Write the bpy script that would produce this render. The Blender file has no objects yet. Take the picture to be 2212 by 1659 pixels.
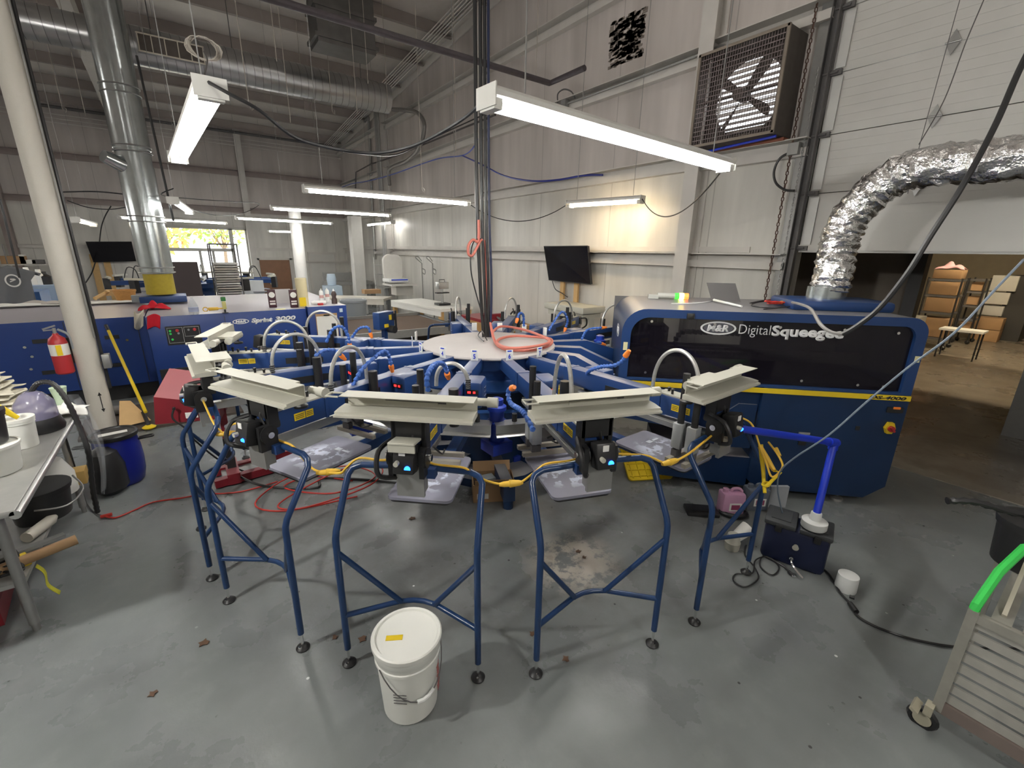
import bpy, bmesh, math, random
from mathutils import Vector, Matrix, Euler
random.seed(7)
scene = bpy.context.scene
COL = scene.collection
R = math.radians

# ---------------------------------------------------------------- camera
W_PX, H_PX, F_PX, EYE = 2212.0, 1659.0, 961.7, 2.10
YAW, PITCH, ROLL = R(35.984), R(16.563), R(-0.953)
def _cam_rows():
    Xd = Vector((math.cos(YAW), 0, -math.sin(YAW))); Yd = Vector((-math.sin(YAW), 0, -math.cos(YAW))); Zd = Vector((0, 1, 0))
    M = Matrix.Rotation(ROLL, 3, 'Z') @ Matrix.Rotation(PITCH, 3, 'X')
    return Matrix((M @ Xd, M @ Yd, M @ Zd))
RW = _cam_rows()
EYEV = Vector((0, 0, EYE))
cam_data = bpy.data.cameras.new('camera'); cam = bpy.data.objects.new('camera', cam_data); COL.objects.link(cam)
cam_data.sensor_width = 36.0; cam_data.lens = F_PX / W_PX * 36.0; cam_data.clip_end = 200; cam_data.clip_start = 0.05
cam.matrix_world = Matrix.Translation(EYEV) @ RW.to_4x4()
scene.camera = cam

# ---------------------------------------------------------------- view, world
scene.view_settings.view_transform = 'Standard'; scene.view_settings.look = 'None'
scene.view_settings.exposure = 1.0; scene.view_settings.gamma = 1.0
scene.cycles.max_bounces = 7; scene.cycles.diffuse_bounces = 4; scene.cycles.glossy_bounces = 3
scene.cycles.transmission_bounces = 4; scene.cycles.transparent_max_bounces = 8
scene.cycles.caustics_reflective = False; scene.cycles.caustics_refractive = False
scene.cycles.sample_clamp_indirect = 4.0
scene.cycles.use_denoising = True
world = bpy.data.worlds.new('sky'); scene.world = world; world.use_nodes = True
wn = world.node_tree; bg = wn.nodes['Background']
sky = wn.nodes.new('ShaderNodeTexSky'); sky.sky_type = 'HOSEK_WILKIE'; sky.turbidity = 5; sky.sun_direction = Vector((-0.5, 0.5, 0.7)).normalized()
sm = wn.nodes.new('ShaderNodeMix'); sm.data_type = 'RGBA'; sm.inputs[0].default_value = .75; sm.inputs[7].default_value = (.62, .64, .66, 1)
wn.links.new(sky.outputs[0], sm.inputs[6]); wn.links.new(sm.outputs[2], bg.inputs[0]); bg.inputs[1].default_value = 5.0

# positions of things measured against planes of the room (height, side wall, end wall)
def ray(px, py): return RW @ Vector((px - W_PX / 2, -(py - H_PX / 2), -F_PX))
def atz(px, py, z): d = ray(px, py); return EYEV + d * ((z - EYE) / d.z)
def atx(px, py, x): d = ray(px, py); return EYEV + d * (x / d.x)
def aty(px, py, y): d = ray(px, py); return EYEV + d * (y / d.y)

# ---------------------------------------------------------------- materials
MATS = {}
def pm(name, col, rough=0.5, metal=0.0, var=0.08, scale=6.0, bump=0.0, bscale=60.0, alpha=1.0, trans=0.0, spec=0.5, dust=None, dust_col=(0.32, 0.31, 0.3), coat=0.0):
    m = bpy.data.materials.new(name); m.use_nodes = True; nt = m.node_tree; N = nt.nodes; L = nt.links
    b = N['Principled BSDF']; tc = N.new('ShaderNodeTexCoord')
    nz = N.new('ShaderNodeTexNoise'); nz.inputs['Scale'].default_value = scale; nz.inputs['Detail'].default_value = 6
    L.new(tc.outputs['Object'], nz.inputs['Vector'])
    mx = N.new('ShaderNodeMix'); mx.data_type = 'RGBA'
    c1 = [max(0, c * (1 - var)) for c in col]; c2 = [min(1, c * (1 + var)) for c in col]
    mx.inputs[6].default_value = (*c1, 1); mx.inputs[7].default_value = (*c2, 1); L.new(nz.outputs['Fac'], mx.inputs[0])
    out = mx.outputs[2]
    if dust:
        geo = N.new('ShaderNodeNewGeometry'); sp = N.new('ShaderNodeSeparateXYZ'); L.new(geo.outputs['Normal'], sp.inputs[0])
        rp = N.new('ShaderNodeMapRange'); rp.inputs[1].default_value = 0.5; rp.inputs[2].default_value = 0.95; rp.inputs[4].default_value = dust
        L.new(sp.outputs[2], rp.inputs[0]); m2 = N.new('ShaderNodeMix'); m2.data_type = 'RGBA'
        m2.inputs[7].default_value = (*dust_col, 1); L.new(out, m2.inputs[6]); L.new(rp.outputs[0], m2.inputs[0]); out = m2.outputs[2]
    L.new(out, b.inputs['Base Color'])
    b.inputs['Roughness'].default_value = rough; b.inputs['Metallic'].default_value = metal
    b.inputs['Specular IOR Level'].default_value = spec; b.inputs['Coat Weight'].default_value = coat
    if trans: b.inputs['Transmission Weight'].default_value = trans
    if alpha < 1: b.inputs['Alpha'].default_value = alpha
    if bump:
        n2 = N.new('ShaderNodeTexNoise'); n2.inputs['Scale'].default_value = bscale; n2.inputs['Detail'].default_value = 4
        L.new(tc.outputs['Object'], n2.inputs['Vector']); bp = N.new('ShaderNodeBump'); bp.inputs['Strength'].default_value = bump
        bp.inputs['Distance'].default_value = 0.02; L.new(n2.outputs['Fac'], bp.inputs['Height']); L.new(bp.outputs[0], b.inputs['Normal'])
    MATS[name] = m; return m
def em(name, col, s):
    m = bpy.data.materials.new(name); m.use_nodes = True; b = m.node_tree.nodes['Principled BSDF']
    b.inputs['Base Color'].default_value = (*[min(1, c) for c in col], 1); b.inputs['Emission Color'].default_value = (*col, 1)
    b.inputs['Emission Strength'].default_value = s; MATS[name] = m; return m

def floor_mat():
    m = bpy.data.materials.new('painted_concrete'); m.use_nodes = True; nt = m.node_tree; N = nt.nodes; L = nt.links; b = N['Principled BSDF']
    geo = N.new('ShaderNodeNewGeometry'); P = geo.outputs['Position']
    def noise(s, d=6, r=0.6):
        n = N.new('ShaderNodeTexNoise'); n.inputs['Scale'].default_value = s; n.inputs['Detail'].default_value = d; n.inputs['Roughness'].default_value = r
        L.new(P, n.inputs['Vector']); return n.outputs['Fac']
    def ramp(x, a, bb, lo=0, hi=1):
        r = N.new('ShaderNodeMapRange'); r.interpolation_type = 'SMOOTHSTEP'; r.inputs[1].default_value = a; r.inputs[2].default_value = bb
        r.inputs[3].default_value = lo; r.inputs[4].default_value = hi; L.new(x, r.inputs[0]); return r.outputs[0]
    def mix(f, a, c):
        x = N.new('ShaderNodeMix'); x.data_type = 'RGBA'; L.new(f, x.inputs[0])
        if isinstance(a, tuple): x.inputs[6].default_value = (*a, 1)
        else: L.new(a, x.inputs[6])
        if isinstance(c, tuple): x.inputs[7].default_value = (*c, 1)
        else: L.new(c, x.inputs[7])
        return x.outputs[2]
    def mul(a, c):
        x = N.new('ShaderNodeMath'); x.operation = 'MULTIPLY'; L.new(a, x.inputs[0])
        if isinstance(c, float): x.inputs[1].default_value = c
        else: L.new(c, x.inputs[1])
        return x.outputs[0]
    def dist(c):
        v = N.new('ShaderNodeVectorMath'); v.operation = 'DISTANCE'; L.new(P, v.inputs[0]); v.inputs[1].default_value = c; return v.outputs['Value']
    c = mix(ramp(noise(0.9, 4), 0.3, 0.7), (0.170, 0.184, 0.184), (0.225, 0.240, 0.240))
    # rubbed ring of ink and dirt round the press
    ringd = dist((2.33, 3.6, 0)); ring = mul(ramp(ringd, 2.9, 1.7), ramp(noise(1.6, 12, .7), 0.34, 0.70, 0.0, 0.8))
    c = mix(ring, c, (0.12, 0.112, 0.11))
    c = mix(mul(ramp(noise(2.2, 5, .5), 0.45, 0.75), 0.35), c, (0.12, 0.12, 0.12))
    c = mix(mul(ramp(noise(5.5, 6, .6), 0.5, 0.75), 0.22), c, (0.30, 0.32, 0.31))
    # worn patch down to the bare concrete, with a warm lamp reflection painted in
    w = mul(ramp(dist((1.93, 1.90, 0)), 0.42, 0.12), ramp(noise(7, 8, .7), 0.42, 0.52)); c = mix(w, c, (0.42, 0.38, 0.33))
    vs = N.new('ShaderNodeTexVoronoi'); vs.inputs['Scale'].default_value = 5.5; L.new(P, vs.inputs['Vector'])
    spk = mul(ramp(vs.outputs['Distance'], 0.055, 0.035), ramp(noise(1.3), 0.5, 0.56)); c = mix(spk, c, (0.75, 0.77, 0.76))
    vd = N.new('ShaderNodeTexVoronoi'); vd.inputs['Scale'].default_value = 7.3; vd.inputs['Randomness'].default_value = 1; L.new(P, vd.inputs['Vector'])
    dk = mul(ramp(vd.outputs['Distance'], 0.07, 0.045), ramp(noise(2.1), 0.5, 0.56)); c = mix(dk, c, (0.04, 0.04, 0.04))
    sx = N.new('ShaderNodeSeparateXYZ'); L.new(P, sx.inputs[0])
    c = mix(ramp(sx.outputs[0], 5.78, 5.84), c, mix(ramp(noise(3), .35, .65), (0.20, 0.17, 0.13), (0.27, 0.235, 0.19)))
    L.new(c, b.inputs['Base Color'])
    L.new(ramp(noise(1.7, 8), 0.3, 0.7, 0.22, 0.42), b.inputs['Roughness'])
    b.inputs['Specular IOR Level'].default_value = 0.45
    bp = N.new('ShaderNodeBump'); bp.inputs['Strength'].default_value = 0.12; bp.inputs['Distance'].default_value = 0.02
    L.new(noise(9, 6), bp.inputs['Height']); L.new(bp.outputs[0], b.inputs['Normal'])
    return m

def wall_mat(name, lo, hi, along):
    # painted sheet wall: cleaner below, dusty film-faced insulation above, thin vertical seams
    m = bpy.data.materials.new(name); m.use_nodes = True; nt = m.node_tree; N = nt.nodes; L = nt.links; b = N['Principled BSDF']
    geo = N.new('ShaderNodeNewGeometry'); s = N.new('ShaderNodeSeparateXYZ'); L.new(geo.outputs['Position'], s.inputs[0])
    mp = N.new('ShaderNodeMapping'); mp.inputs['Scale'].default_value = (1, 1, 0.15); L.new(geo.outputs['Position'], mp.inputs[0])
    n = N.new('ShaderNodeTexNoise'); n.inputs['Scale'].default_value = 3.0; n.inputs['Detail'].default_value = 8; L.new(mp.outputs[0], n.inputs['Vector'])
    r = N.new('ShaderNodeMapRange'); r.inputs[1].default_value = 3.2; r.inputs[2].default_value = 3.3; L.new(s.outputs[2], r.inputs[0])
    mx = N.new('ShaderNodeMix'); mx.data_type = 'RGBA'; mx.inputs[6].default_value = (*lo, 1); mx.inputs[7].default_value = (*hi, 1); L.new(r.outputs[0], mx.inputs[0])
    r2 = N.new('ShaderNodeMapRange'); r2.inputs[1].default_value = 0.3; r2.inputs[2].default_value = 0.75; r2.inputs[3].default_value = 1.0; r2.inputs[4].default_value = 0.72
    L.new(n.outputs['Fac'], r2.inputs[0])
    # streaks of dirt hanging below each girt
    fr = N.new('ShaderNodeMath'); fr.operation = 'PINGPONG'; fr.inputs[1].default_value = 0.9; L.new(s.outputs[along], fr.inputs[0])
    ln = N.new('ShaderNodeMapRange'); ln.inputs[1].default_value = 0.0; ln.inputs[2].default_value = 0.012; ln.inputs[3].default_value = 0.62; ln.inputs[4].default_value = 1.0
    L.new(fr.outputs[0], ln.inputs[0])
    m1 = N.new('ShaderNodeMath'); m1.operation = 'MULTIPLY'; L.new(r2.outputs[0], m1.inputs[0]); L.new(ln.outputs[0], m1.inputs[1])
    vm = N.new('ShaderNodeVectorMath'); vm.operation = 'SCALE'; L.new(mx.outputs[2], vm.inputs[0]); L.new(m1.outputs[0], vm.inputs['Scale'])
    L.new(vm.outputs[0], b.inputs['Base Color']); b.inputs['Roughness'].default_value = 0.42
    bp = N.new('ShaderNodeBump'); bp.inputs['Strength'].default_value = 0.25; bp.inputs['Distance'].default_value = 0.03; L.new(n.outputs['Fac'], bp.inputs['Height']); L.new(bp.outputs[0], b.inputs['Normal'])
    return m

FLOOR = floor_mat()
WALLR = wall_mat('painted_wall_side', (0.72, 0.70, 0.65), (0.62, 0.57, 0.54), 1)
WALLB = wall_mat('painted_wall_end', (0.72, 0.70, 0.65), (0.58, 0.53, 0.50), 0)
GIRT = pm('girt_paint', (0.60, 0.575, 0.54), 0.5, var=0.12, scale=4)
DARKGIRT = pm('girt_dusty', (0.30, 0.25, 0.235), 0.6, var=0.2, scale=4)
ROOF = pm('roof_film', (0.66, 0.62, 0.58), 0.4, var=0.2, scale=1.2, bump=0.5, bscale=6)
PURLIN = pm('purlin_paint', (0.33, 0.29, 0.27), 0.6, var=0.15, scale=3)
BLUE = pm('blue_enamel', (0.016, 0.050, 0.175), 0.34, var=0.12, scale=3, dust=0.60, dust_col=(0.20, 0.21, 0.265))  # upward faces paler: light dust, with reflected light mixed into the same colour
BLUEP = pm('blue_enamel_plain', (0.014, 0.046, 0.155), 0.33, var=0.12, scale=3)
BLUED = pm('dark_blue_enamel', (0.007, 0.026, 0.080), 0.35, var=0.15, scale=3, dust=0.7, dust_col=(0.3, 0.285, 0.28))
TUBEB = pm('blue_tube_paint', (0.012, 0.040, 0.12), 0.28, var=0.12, scale=20)
BEIGE = pm('beige_powder_coat', (0.50, 0.49, 0.42), 0.42, var=0.06, scale=10)
ALU = pm('aluminium', (0.62, 0.62, 0.60), 0.32, 0.85, var=0.1, scale=20)
ALUG = pm('brushed_grey_metal', (0.34, 0.34, 0.33), 0.38, 0.6, var=0.1, scale=20)
STEEL = pm('galvanised_steel', (0.48, 0.52, 0.53), 0.22, 0.92, var=0.22, scale=5, bump=0.05, bscale=30)
SPIRAL = pm('spiral_duct_steel', (0.42, 0.42, 0.42), 0.30, 0.85, var=0.2, scale=3)
BLACK = pm('black_plastic', (0.018, 0.018, 0.019), 0.4, var=0.2, scale=12)
RUBBER = pm('black_rubber', (0.012, 0.012, 0.012), 0.6, var=0.2)
CHROME = pm('chrome', (0.8, 0.8, 0.8), 0.12, 1.0, var=0.03)
WHITE = pm('white_plastic', (0.78, 0.79, 0.77), 0.4, var=0.05)
PAPER = pm('white_paper', (0.82, 0.81, 0.76), 0.8, var=0.04)
CREAM = pm('cream_board', (0.66, 0.58, 0.36), 0.7, var=0.08)
YELLOW = pm('yellow_paint', (0.78, 0.56, 0.02), 0.42, var=0.06)
YCORD = pm('yellow_rubber', (0.80, 0.50, 0.06), 0.45, var=0.06)
ORANGE = pm('orange_plastic', (0.90, 0.24, 0.03), 0.4, var=0.06)
RED = pm('red_paint', (0.42, 0.025, 0.03), 0.38, var=0.12)
DRED = pm('dark_red_paint', (0.22, 0.015, 0.025), 0.45, var=0.2, dust=0.5, dust_col=(0.38, 0.17, 0.18))
REDC = pm('red_cable_jacket', (0.5, 0.03, 0.02), 0.45, var=0.1)
SALMON = pm('faded_red_hose', (0.55, 0.16, 0.12), 0.5, var=0.12)
LOC = pm('blue_segment_plastic', (0.04, 0.12, 0.42), 0.4, var=0.08)
BRBLUE = pm('bright_blue_plastic', (0.01, 0.04, 0.55), 0.4, var=0.1)
BARREL = pm('royal_blue_plastic', (0.006, 0.015, 0.24), 0.35, var=0.12)
DUSTY = pm('dusty_grey_top', (0.50, 0.47, 0.46), 0.7, var=0.1, scale=3)
CARD = pm('cardboard', (0.40, 0.25, 0.13), 0.8, var=0.1)
WOOD = pm('bare_timber', (0.62, 0.40, 0.17), 0.6, var=0.15, scale=9)
PLY = pm('brown_plywood', (0.22, 0.11, 0.06), 0.6, var=0.15, scale=6)
GREY = pm('grey_plastic', (0.25, 0.27, 0.28), 0.5, var=0.08)
DGREY = pm('dark_grey_metal', (0.11, 0.105, 0.105), 0.5, var=0.15)
HOSE = pm('braided_hose', (0.50, 0.50, 0.48), 0.35, 0.5, var=0.25, scale=60)
PALLET = pm('pallet_rubber', (0.24, 0.24, 0.28), 0.55, var=0.25, scale=9)
FOIL = pm('crinkled_foil', (0.80, 0.80, 0.80), 0.16, 1.0, var=0.12, scale=8, bump=1.0, bscale=22)
TOWEL = pm('cream_towelling', (0.62, 0.58, 0.47), 0.95, var=0.12, bump=0.4)
REDCL = pm('red_cotton', (0.50, 0.006, 0.02), 0.9, var=0.15)
CLEAR = pm('clear_film', (0.75, 0.8, 0.85), 0.15, alpha=0.22, var=0.05)
SCREEN = pm('tv_screen', (0.010, 0.009, 0.012), 0.14, var=0.1)
TBLTOP = pm('worn_steel_top', (0.42, 0.42, 0.40), 0.38, 0.55, var=0.18, scale=8)
BROWNB = pm('brown_belt', (0.10, 0.065, 0.045), 0.85, var=0.2, scale=40)
SMOKE = pm('smoked_acrylic', (0.012, 0.010, 0.016), 0.05, alpha=0.62, var=0.02)
PINK = pm('pink_jug', (0.62, 0.34, 0.50), 0.35, var=0.06)
NAVY = pm('navy_plastic', (0.007, 0.012, 0.045), 0.42, var=0.1)
GREEN = pm('green_tape', (0.05, 0.62, 0.10), 0.5, var=0.08)
CARTM = pm('weathered_grey_cart', (0.30, 0.29, 0.255), 0.5, 0.2, var=0.25, scale=14)
GLASS = pm('window_glass', (0.9, 0.95, 0.95), 0.02, alpha=0.06)
DOORW = pm('off_white_door_panel', (0.60, 0.59, 0.56), 0.5, var=0.08, scale=3)
BASKET = pm('basket_wood', (0.45, 0.22, 0.06), 0.6, var=0.25, scale=30)
LTUBE = em('lamp_tube_cool', (1.0, 0.985, 0.94), 26.0)
LTUBEW = em('lamp_tube_warm', (1.0, 0.80, 0.52), 20.0)
LEDB = em('blue_led', (0.01, 0.10, 1.0), 5.0)
LEDR = em('red_led', (1.0, 0.02, 0.02), 1.6)

# ---------------------------------------------------------------- mesh helpers
class MB:
    def __init__(s): s.bm = bmesh.new(); s.mi = 0
    def _f(s, fs):
        for f in fs: f.material_index = s.mi
    def add(s, vs, fs, smooth=False):
        bv = [s.bm.verts.new(v) for v in vs]; out = []
        for f in fs:
            try: x = s.bm.faces.new([bv[i] for i in f]); x.material_index = s.mi; x.smooth = smooth; out.append(x)
            except ValueError: pass
        return bv
    def box(s, c, d, rz=0, M=None, bev=0):
        x, y, z = d[0] / 2, d[1] / 2, d[2] / 2
        T = Matrix.Translation(Vector(c)) @ (M if M is not None else Matrix.Rotation(rz, 4, 'Z'))
        vs = [T @ Vector((a * x, b * y, e * z)) for a in (-1, 1) for b in (-1, 1) for e in (-1, 1)]
        bv = s.add(vs, [(0, 1, 3, 2), (4, 6, 7, 5), (0, 4, 5, 1), (2, 3, 7, 6), (0, 2, 6, 4), (1, 5, 7, 3)])
        if bev: s.bevel(bv, bev)
        return s
    def bevel(s, bv, w, seg=2):
        es = list({e for v in bv for e in v.link_edges}); mi = s.mi
        r = bmesh.ops.bevel(s.bm, geom=es, offset=w, segments=seg, affect='EDGES', profile=0.5)
        for f in r['faces']: f.material_index = mi; f.smooth = True
    def tube(s, pts, r, seg=8, cap=True, closed=False):
        pts = [Vector(p) for p in pts]; n = len(pts)
        rs = r if isinstance(r, (list, tuple)) else [r] * n
        ref = None; rings = []
        for i, p in enumerate(pts):
            if closed: t = pts[(i + 1) % n] - pts[i - 1]
            else: t = pts[min(i + 1, n - 1)] - pts[max(i - 1, 0)]
            if t.length < 1e-9: t = Vector((0, 0, 1))
            t.normalize()
            if ref is None: ref = t.orthogonal().normalized()
            ref = (ref - t * ref.dot(t))
            if ref.length < 1e-6: ref = t.orthogonal()
            ref.normalize(); bi = t.cross(ref)
            rings.append([p + (ref * math.cos(2 * math.pi * k / seg) + bi * math.sin(2 * math.pi * k / seg)) * rs[i] for k in range(seg)])
        vs = [v for rg in rings for v in rg]; fs = []
        for i in range(n if closed else n - 1):
            j = (i + 1) % n
            for k in range(seg): fs.append((i * seg + k, i * seg + (k + 1) % seg, j * seg + (k + 1) % seg, j * seg + k))
        if cap and not closed: fs += [tuple(range(seg))[::-1], tuple((n - 1) * seg + k for k in range(seg))]
        s.add(vs, fs, True); return s
    def cyl(s, a, b, r, seg=16, r2=None): return s.tube([a, b], [r, r if r2 is None else r2], seg)
    def lathe(s, c, prof, seg=24, M=None, sx=1, sy=1):
        T = Matrix.Translation(Vector(c)) @ (M or Matrix.Identity(4)); vs = []; fs = []; n = len(prof)
        for r, z in prof:
            for k in range(seg): a = 2 * math.pi * k / seg; vs.append(T @ Vector((r * math.cos(a) * sx, r * math.sin(a) * sy, z)))
        for i in range(n - 1):
            for k in range(seg): fs.append((i * seg + k, i * seg + (k + 1) % seg, (i + 1) * seg + (k + 1) % seg, (i + 1) * seg + k))
        fs += [tuple(range(seg))[::-1], tuple((n - 1) * seg + k for k in range(seg))]
        s.add(vs, fs, True); return s
    def prism(s, poly, h, T=None):
        # poly in local xy, extruded along local z by h
        T = T or Matrix.Identity(4); n = len(poly)
        vs = [T @ Vector((x, y, 0)) for x, y in poly] + [T @ Vector((x, y, h)) for x, y in poly]
        fs = [tuple(range(n))[::-1], tuple(range(n, 2 * n))] + [(i, (i + 1) % n, (i + 1) % n + n, i + n) for i in range(n)]
        s.add(vs, fs); return s
    def quad(s, a, b, c, d): s.add([Vector(a), Vector(b), Vector(c), Vector(d)], [(0, 1, 2, 3)]); return s
    def sheet(s, f, nu, nv):
        vs = [f(i / nu, j / nv) for i in range(nu + 1) for j in range(nv + 1)]
        fs = [(i * (nv + 1) + j, i * (nv + 1) + j + 1, (i + 1) * (nv + 1) + j + 1, (i + 1) * (nv + 1) + j) for i in range(nu) for j in range(nv)]
        s.add(vs, fs, True); return s
    def build(s, name, mats, parent=None, label=None):
        me = bpy.data.meshes.new(name); bmesh.ops.recalc_face_normals(s.bm, faces=s.bm.faces); s.bm.to_mesh(me); s.bm.free()
        for m in (mats if isinstance(mats, (list, tuple)) else [mats]): me.materials.append(m)
        try: me.set_sharp_from_angle(angle=R(38))
        except Exception: pass
        o = bpy.data.objects.new(name, me); COL.objects.link(o)
        if parent: o.parent = parent
        if label: o['label'] = label
        return o
def empty(name, loc=(0, 0, 0), rz=0):
    o = bpy.data.objects.new(name, None); o.empty_display_size = 0.1; o.location = loc; o.rotation_euler = (0, 0, rz); COL.objects.link(o); return o
def tag(o, label=None, cat=None, group=None, kind=None):
    if label: o['label'] = label
    if cat: o['category'] = cat
    if group: o['group'] = group
    if kind: o['kind'] = kind
    return o
def struct(o): o['kind'] = 'structure'; return o
def base(o, loc):
    # move the origin of a single-mesh thing to its base without moving the mesh
    loc = Vector(loc); o.data.transform(Matrix.Translation(-loc)); o.location = loc; return o
def smooth(pts, n=6, closed=False):
    pts = [Vector(p) for p in pts]; out = []; m = len(pts)
    rng = range(m if closed else m - 1)
    for i in rng:
        if closed: p0, p1, p2, p3 = pts[i - 1], pts[i], pts[(i + 1) % m], pts[(i + 2) % m]
        else: p0, p1, p2, p3 = pts[max(i - 1, 0)], pts[i], pts[i + 1], pts[min(i + 2, m - 1)]
        for k in range(n):
            t = k / n; out.append(0.5 * ((2 * p1) + (p2 - p0) * t + (2 * p0 - 5 * p1 + 4 * p2 - p3) * t * t + (3 * p1 - p0 - 3 * p2 + p3) * t ** 3))
    if not closed: out.append(pts[-1])
    return out
def sag(a, b, d, n=10):
    a = Vector(a); b = Vector(b); return [a.lerp(b, i / n) - Vector((0, 0, d * 4 * (i / n) * (1 - i / n))) for i in range(n + 1)]
def cable(name, pts, r, m, label=None, cat='cable', group=None, sm=6, parent=None, seg=6):
    b = MB(); P = smooth(pts, sm) if sm else pts
    b.tube(P, r, seg); o = b.build(name, m, parent)
    if parent is None: tag(o, label, cat, group)
    return o
def text(name, s, w, h, M, m, parent, ext=0.0015, shear=0, bold=0.0, label=None):
    # raised lettering as a mesh, w wide and with capitals h high, its lower left corner at the origin of M
    cu = bpy.data.curves.new(name, 'FONT'); cu.body = s; cu.size = 1; cu.extrude = 0; cu.shear = shear; cu.offset = bold; cu.resolution_u = 3
    t = bpy.data.objects.new(name, cu); COL.objects.link(t); bpy.context.view_layer.update()
    me = bpy.data.meshes.new_from_object(t.evaluated_get(bpy.context.evaluated_depsgraph_get()))
    bpy.data.objects.remove(t); bpy.data.curves.remove(cu)
    xs = [v.co.x for v in me.vertices]; x0, x1 = min(xs), max(xs); sx = w / (x1 - x0); sy = h / .70
    bm = bmesh.new(); bm.from_mesh(me)
    g = bmesh.ops.extrude_face_region(bm, geom=list(bm.faces)); 
    for v in g['geom']:
        if isinstance(v, bmesh.types.BMVert): v.co.z = 1
    for v in bm.verts: v.co.x = (v.co.x - x0) * sx; v.co.y *= sy; v.co.z = ext if v.co.z > .5 else 0
    bmesh.ops.transform(bm, matrix=M, verts=bm.verts); bm.to_mesh(me); bm.free(); me.materials.clear(); me.materials.append(m)
    o = bpy.data.objects.new(name, me); COL.objects.link(o)
    if parent: o.parent = parent
    if label: o['label'] = label
    return o
def frame3(o, ex, ey):
    # matrix whose local x is ex, local y is ey, z outward
    ex = Vector(ex).normalized(); ey = Vector(ey).normalized(); ez = ex.cross(ey)
    return Matrix(((ex.x, ey.x, ez.x, o[0]), (ex.y, ey.y, ez.y, o[1]), (ex.z, ey.z, ez.z, o[2]), (0, 0, 0, 1)))
def copy_tree(o, parent=None):
    c = o.copy(); COL.objects.link(c)
    if parent is not None: c.parent = parent; c.matrix_parent_inverse = Matrix.Identity(4)
    for ch in list(o.children): copy_tree(ch, c)
    return c
def ellipse(n, a, b): return [(a * math.cos(2 * math.pi * k / n), b * math.sin(2 * math.pi * k / n)) for k in range(n)]
def rrect(w, h, r, n=5):
    P = []
    for cx, cy, a0 in ((w / 2 - r, h / 2 - r, 0), (-w / 2 + r, h / 2 - r, 90), (-w / 2 + r, -h / 2 + r, 180), (w / 2 - r, -h / 2 + r, 270)):
        for k in range(n + 1): a = R(a0 + 90 * k / n); P.append((cx + r * math.cos(a), cy + r * math.sin(a)))
    return P

# ================================================================ SETTING
def roofz(y): return 6.2 + 0.08 * (20.2 - y)
XW, YB, XL, YR = 5.85, 20.2, -7.0, -5.0
b = MB(); b.box((8, 7.6, -0.05), (30, 25.4, 0.1)); struct(b.build('floor', FLOOR))
TYZ = frame3((XW, 0, 0), (0, 1, 0), (0, 0, 1))          # local x = world Y, local y = world Z, extrude +X
b = MB()
def wpoly(p): b.prism(p, 0.12, TYZ)
wpoly([(2.45, 0), (YB + .1, 0), (YB + .1, 3.38), (2.45, 3.38)])
wpoly([(3.74, 3.38), (YB + .1, 3.38), (YB + .1, 4.38), (3.74, 4.38)]); wpoly([(2.45, 3.38), (2.76, 3.38), (2.76, 4.38), (2.45, 4.38)])
wpoly([(2.45, 4.38), (YB + .1, 4.38), (YB + .1, roofz(YB)), (2.45, roofz(2.45))])
wpoly([(-2.2, 5.3), (2.45, 5.3), (2.45, roofz(2.45)), (-2.2, roofz(-2.2))]); wpoly([(YR, 0), (-2.2, 0), (-2.2, roofz(-2.2)), (YR, roofz(YR))])
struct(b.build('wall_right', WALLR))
TXZ = frame3((0, YB + .12, 0), (1, 0, 0), (0, 0, 1))     # extrude -Y
b = MB()
for p in ([(XL, 0), (-.35, 0), (-.35, 2.74), (XL, 2.74)], [(2.2, 0), (XW, 0), (XW, 2.74), (2.2, 2.74)], [(XL, 2.74), (XW, 2.74), (XW, 6.25), (XL, 6.25)], [(-.35, 0), (2.2, 0), (2.2, .15), (-.35, .15)]): b.prism(p, 0.12, TXZ)
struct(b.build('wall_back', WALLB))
b = MB(); b.box((XL - .06, 7.6, 4.2), (.12, 25.4, 8.6)); struct(b.build('wall_left', WALLB))
b = MB(); b.box((-.5, YR - .06, 4.2), (13, .12, 8.6)); struct(b.build('wall_front', WALLB))
b = MB()
z0, z1 = roofz(YB + .2), roofz(YR - .2)
b.add([(XL, YB + .2, z0), (XW + .1, YB + .2, z0), (XW + .1, YR - .2, z1), (XL, YR - .2, z1), (XL, YB + .2, z0 + .1), (XW + .1, YB + .2, z0 + .1), (XW + .1, YR - .2, z1 + .1), (XL, YR - .2, z1 + .1)],
      [(0, 1, 2, 3), (4, 7, 6, 5), (0, 4, 5, 1), (1, 5, 6, 2), (2, 6, 7, 3), (3, 7, 4, 0)])
struct(b.build('ceiling', ROOF))
tn = [0]
def trim(b, m):
    tn[0] += 1; return struct(b.build('trim_%d' % tn[0], m))
def zbeam(b, a, c, h, w, axis):
    # a Z-shaped cold-formed member: web and two flanges
    a = Vector(a); c = Vector(c); L = (c - a).length; mid = (a + c) / 2; t = .012
    ang = (c - a).to_track_quat('X', 'Z').to_matrix().to_4x4()
    b.box(mid, (L, t, h), M=ang)
    off = ang @ Vector((0, w / 2, 0)); up = ang @ Vector((0, 0, h / 2))
    b.box(mid + off + up, (L, w, t), M=ang); b.box(mid - off - up, (L, w, t), M=ang)
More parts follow.
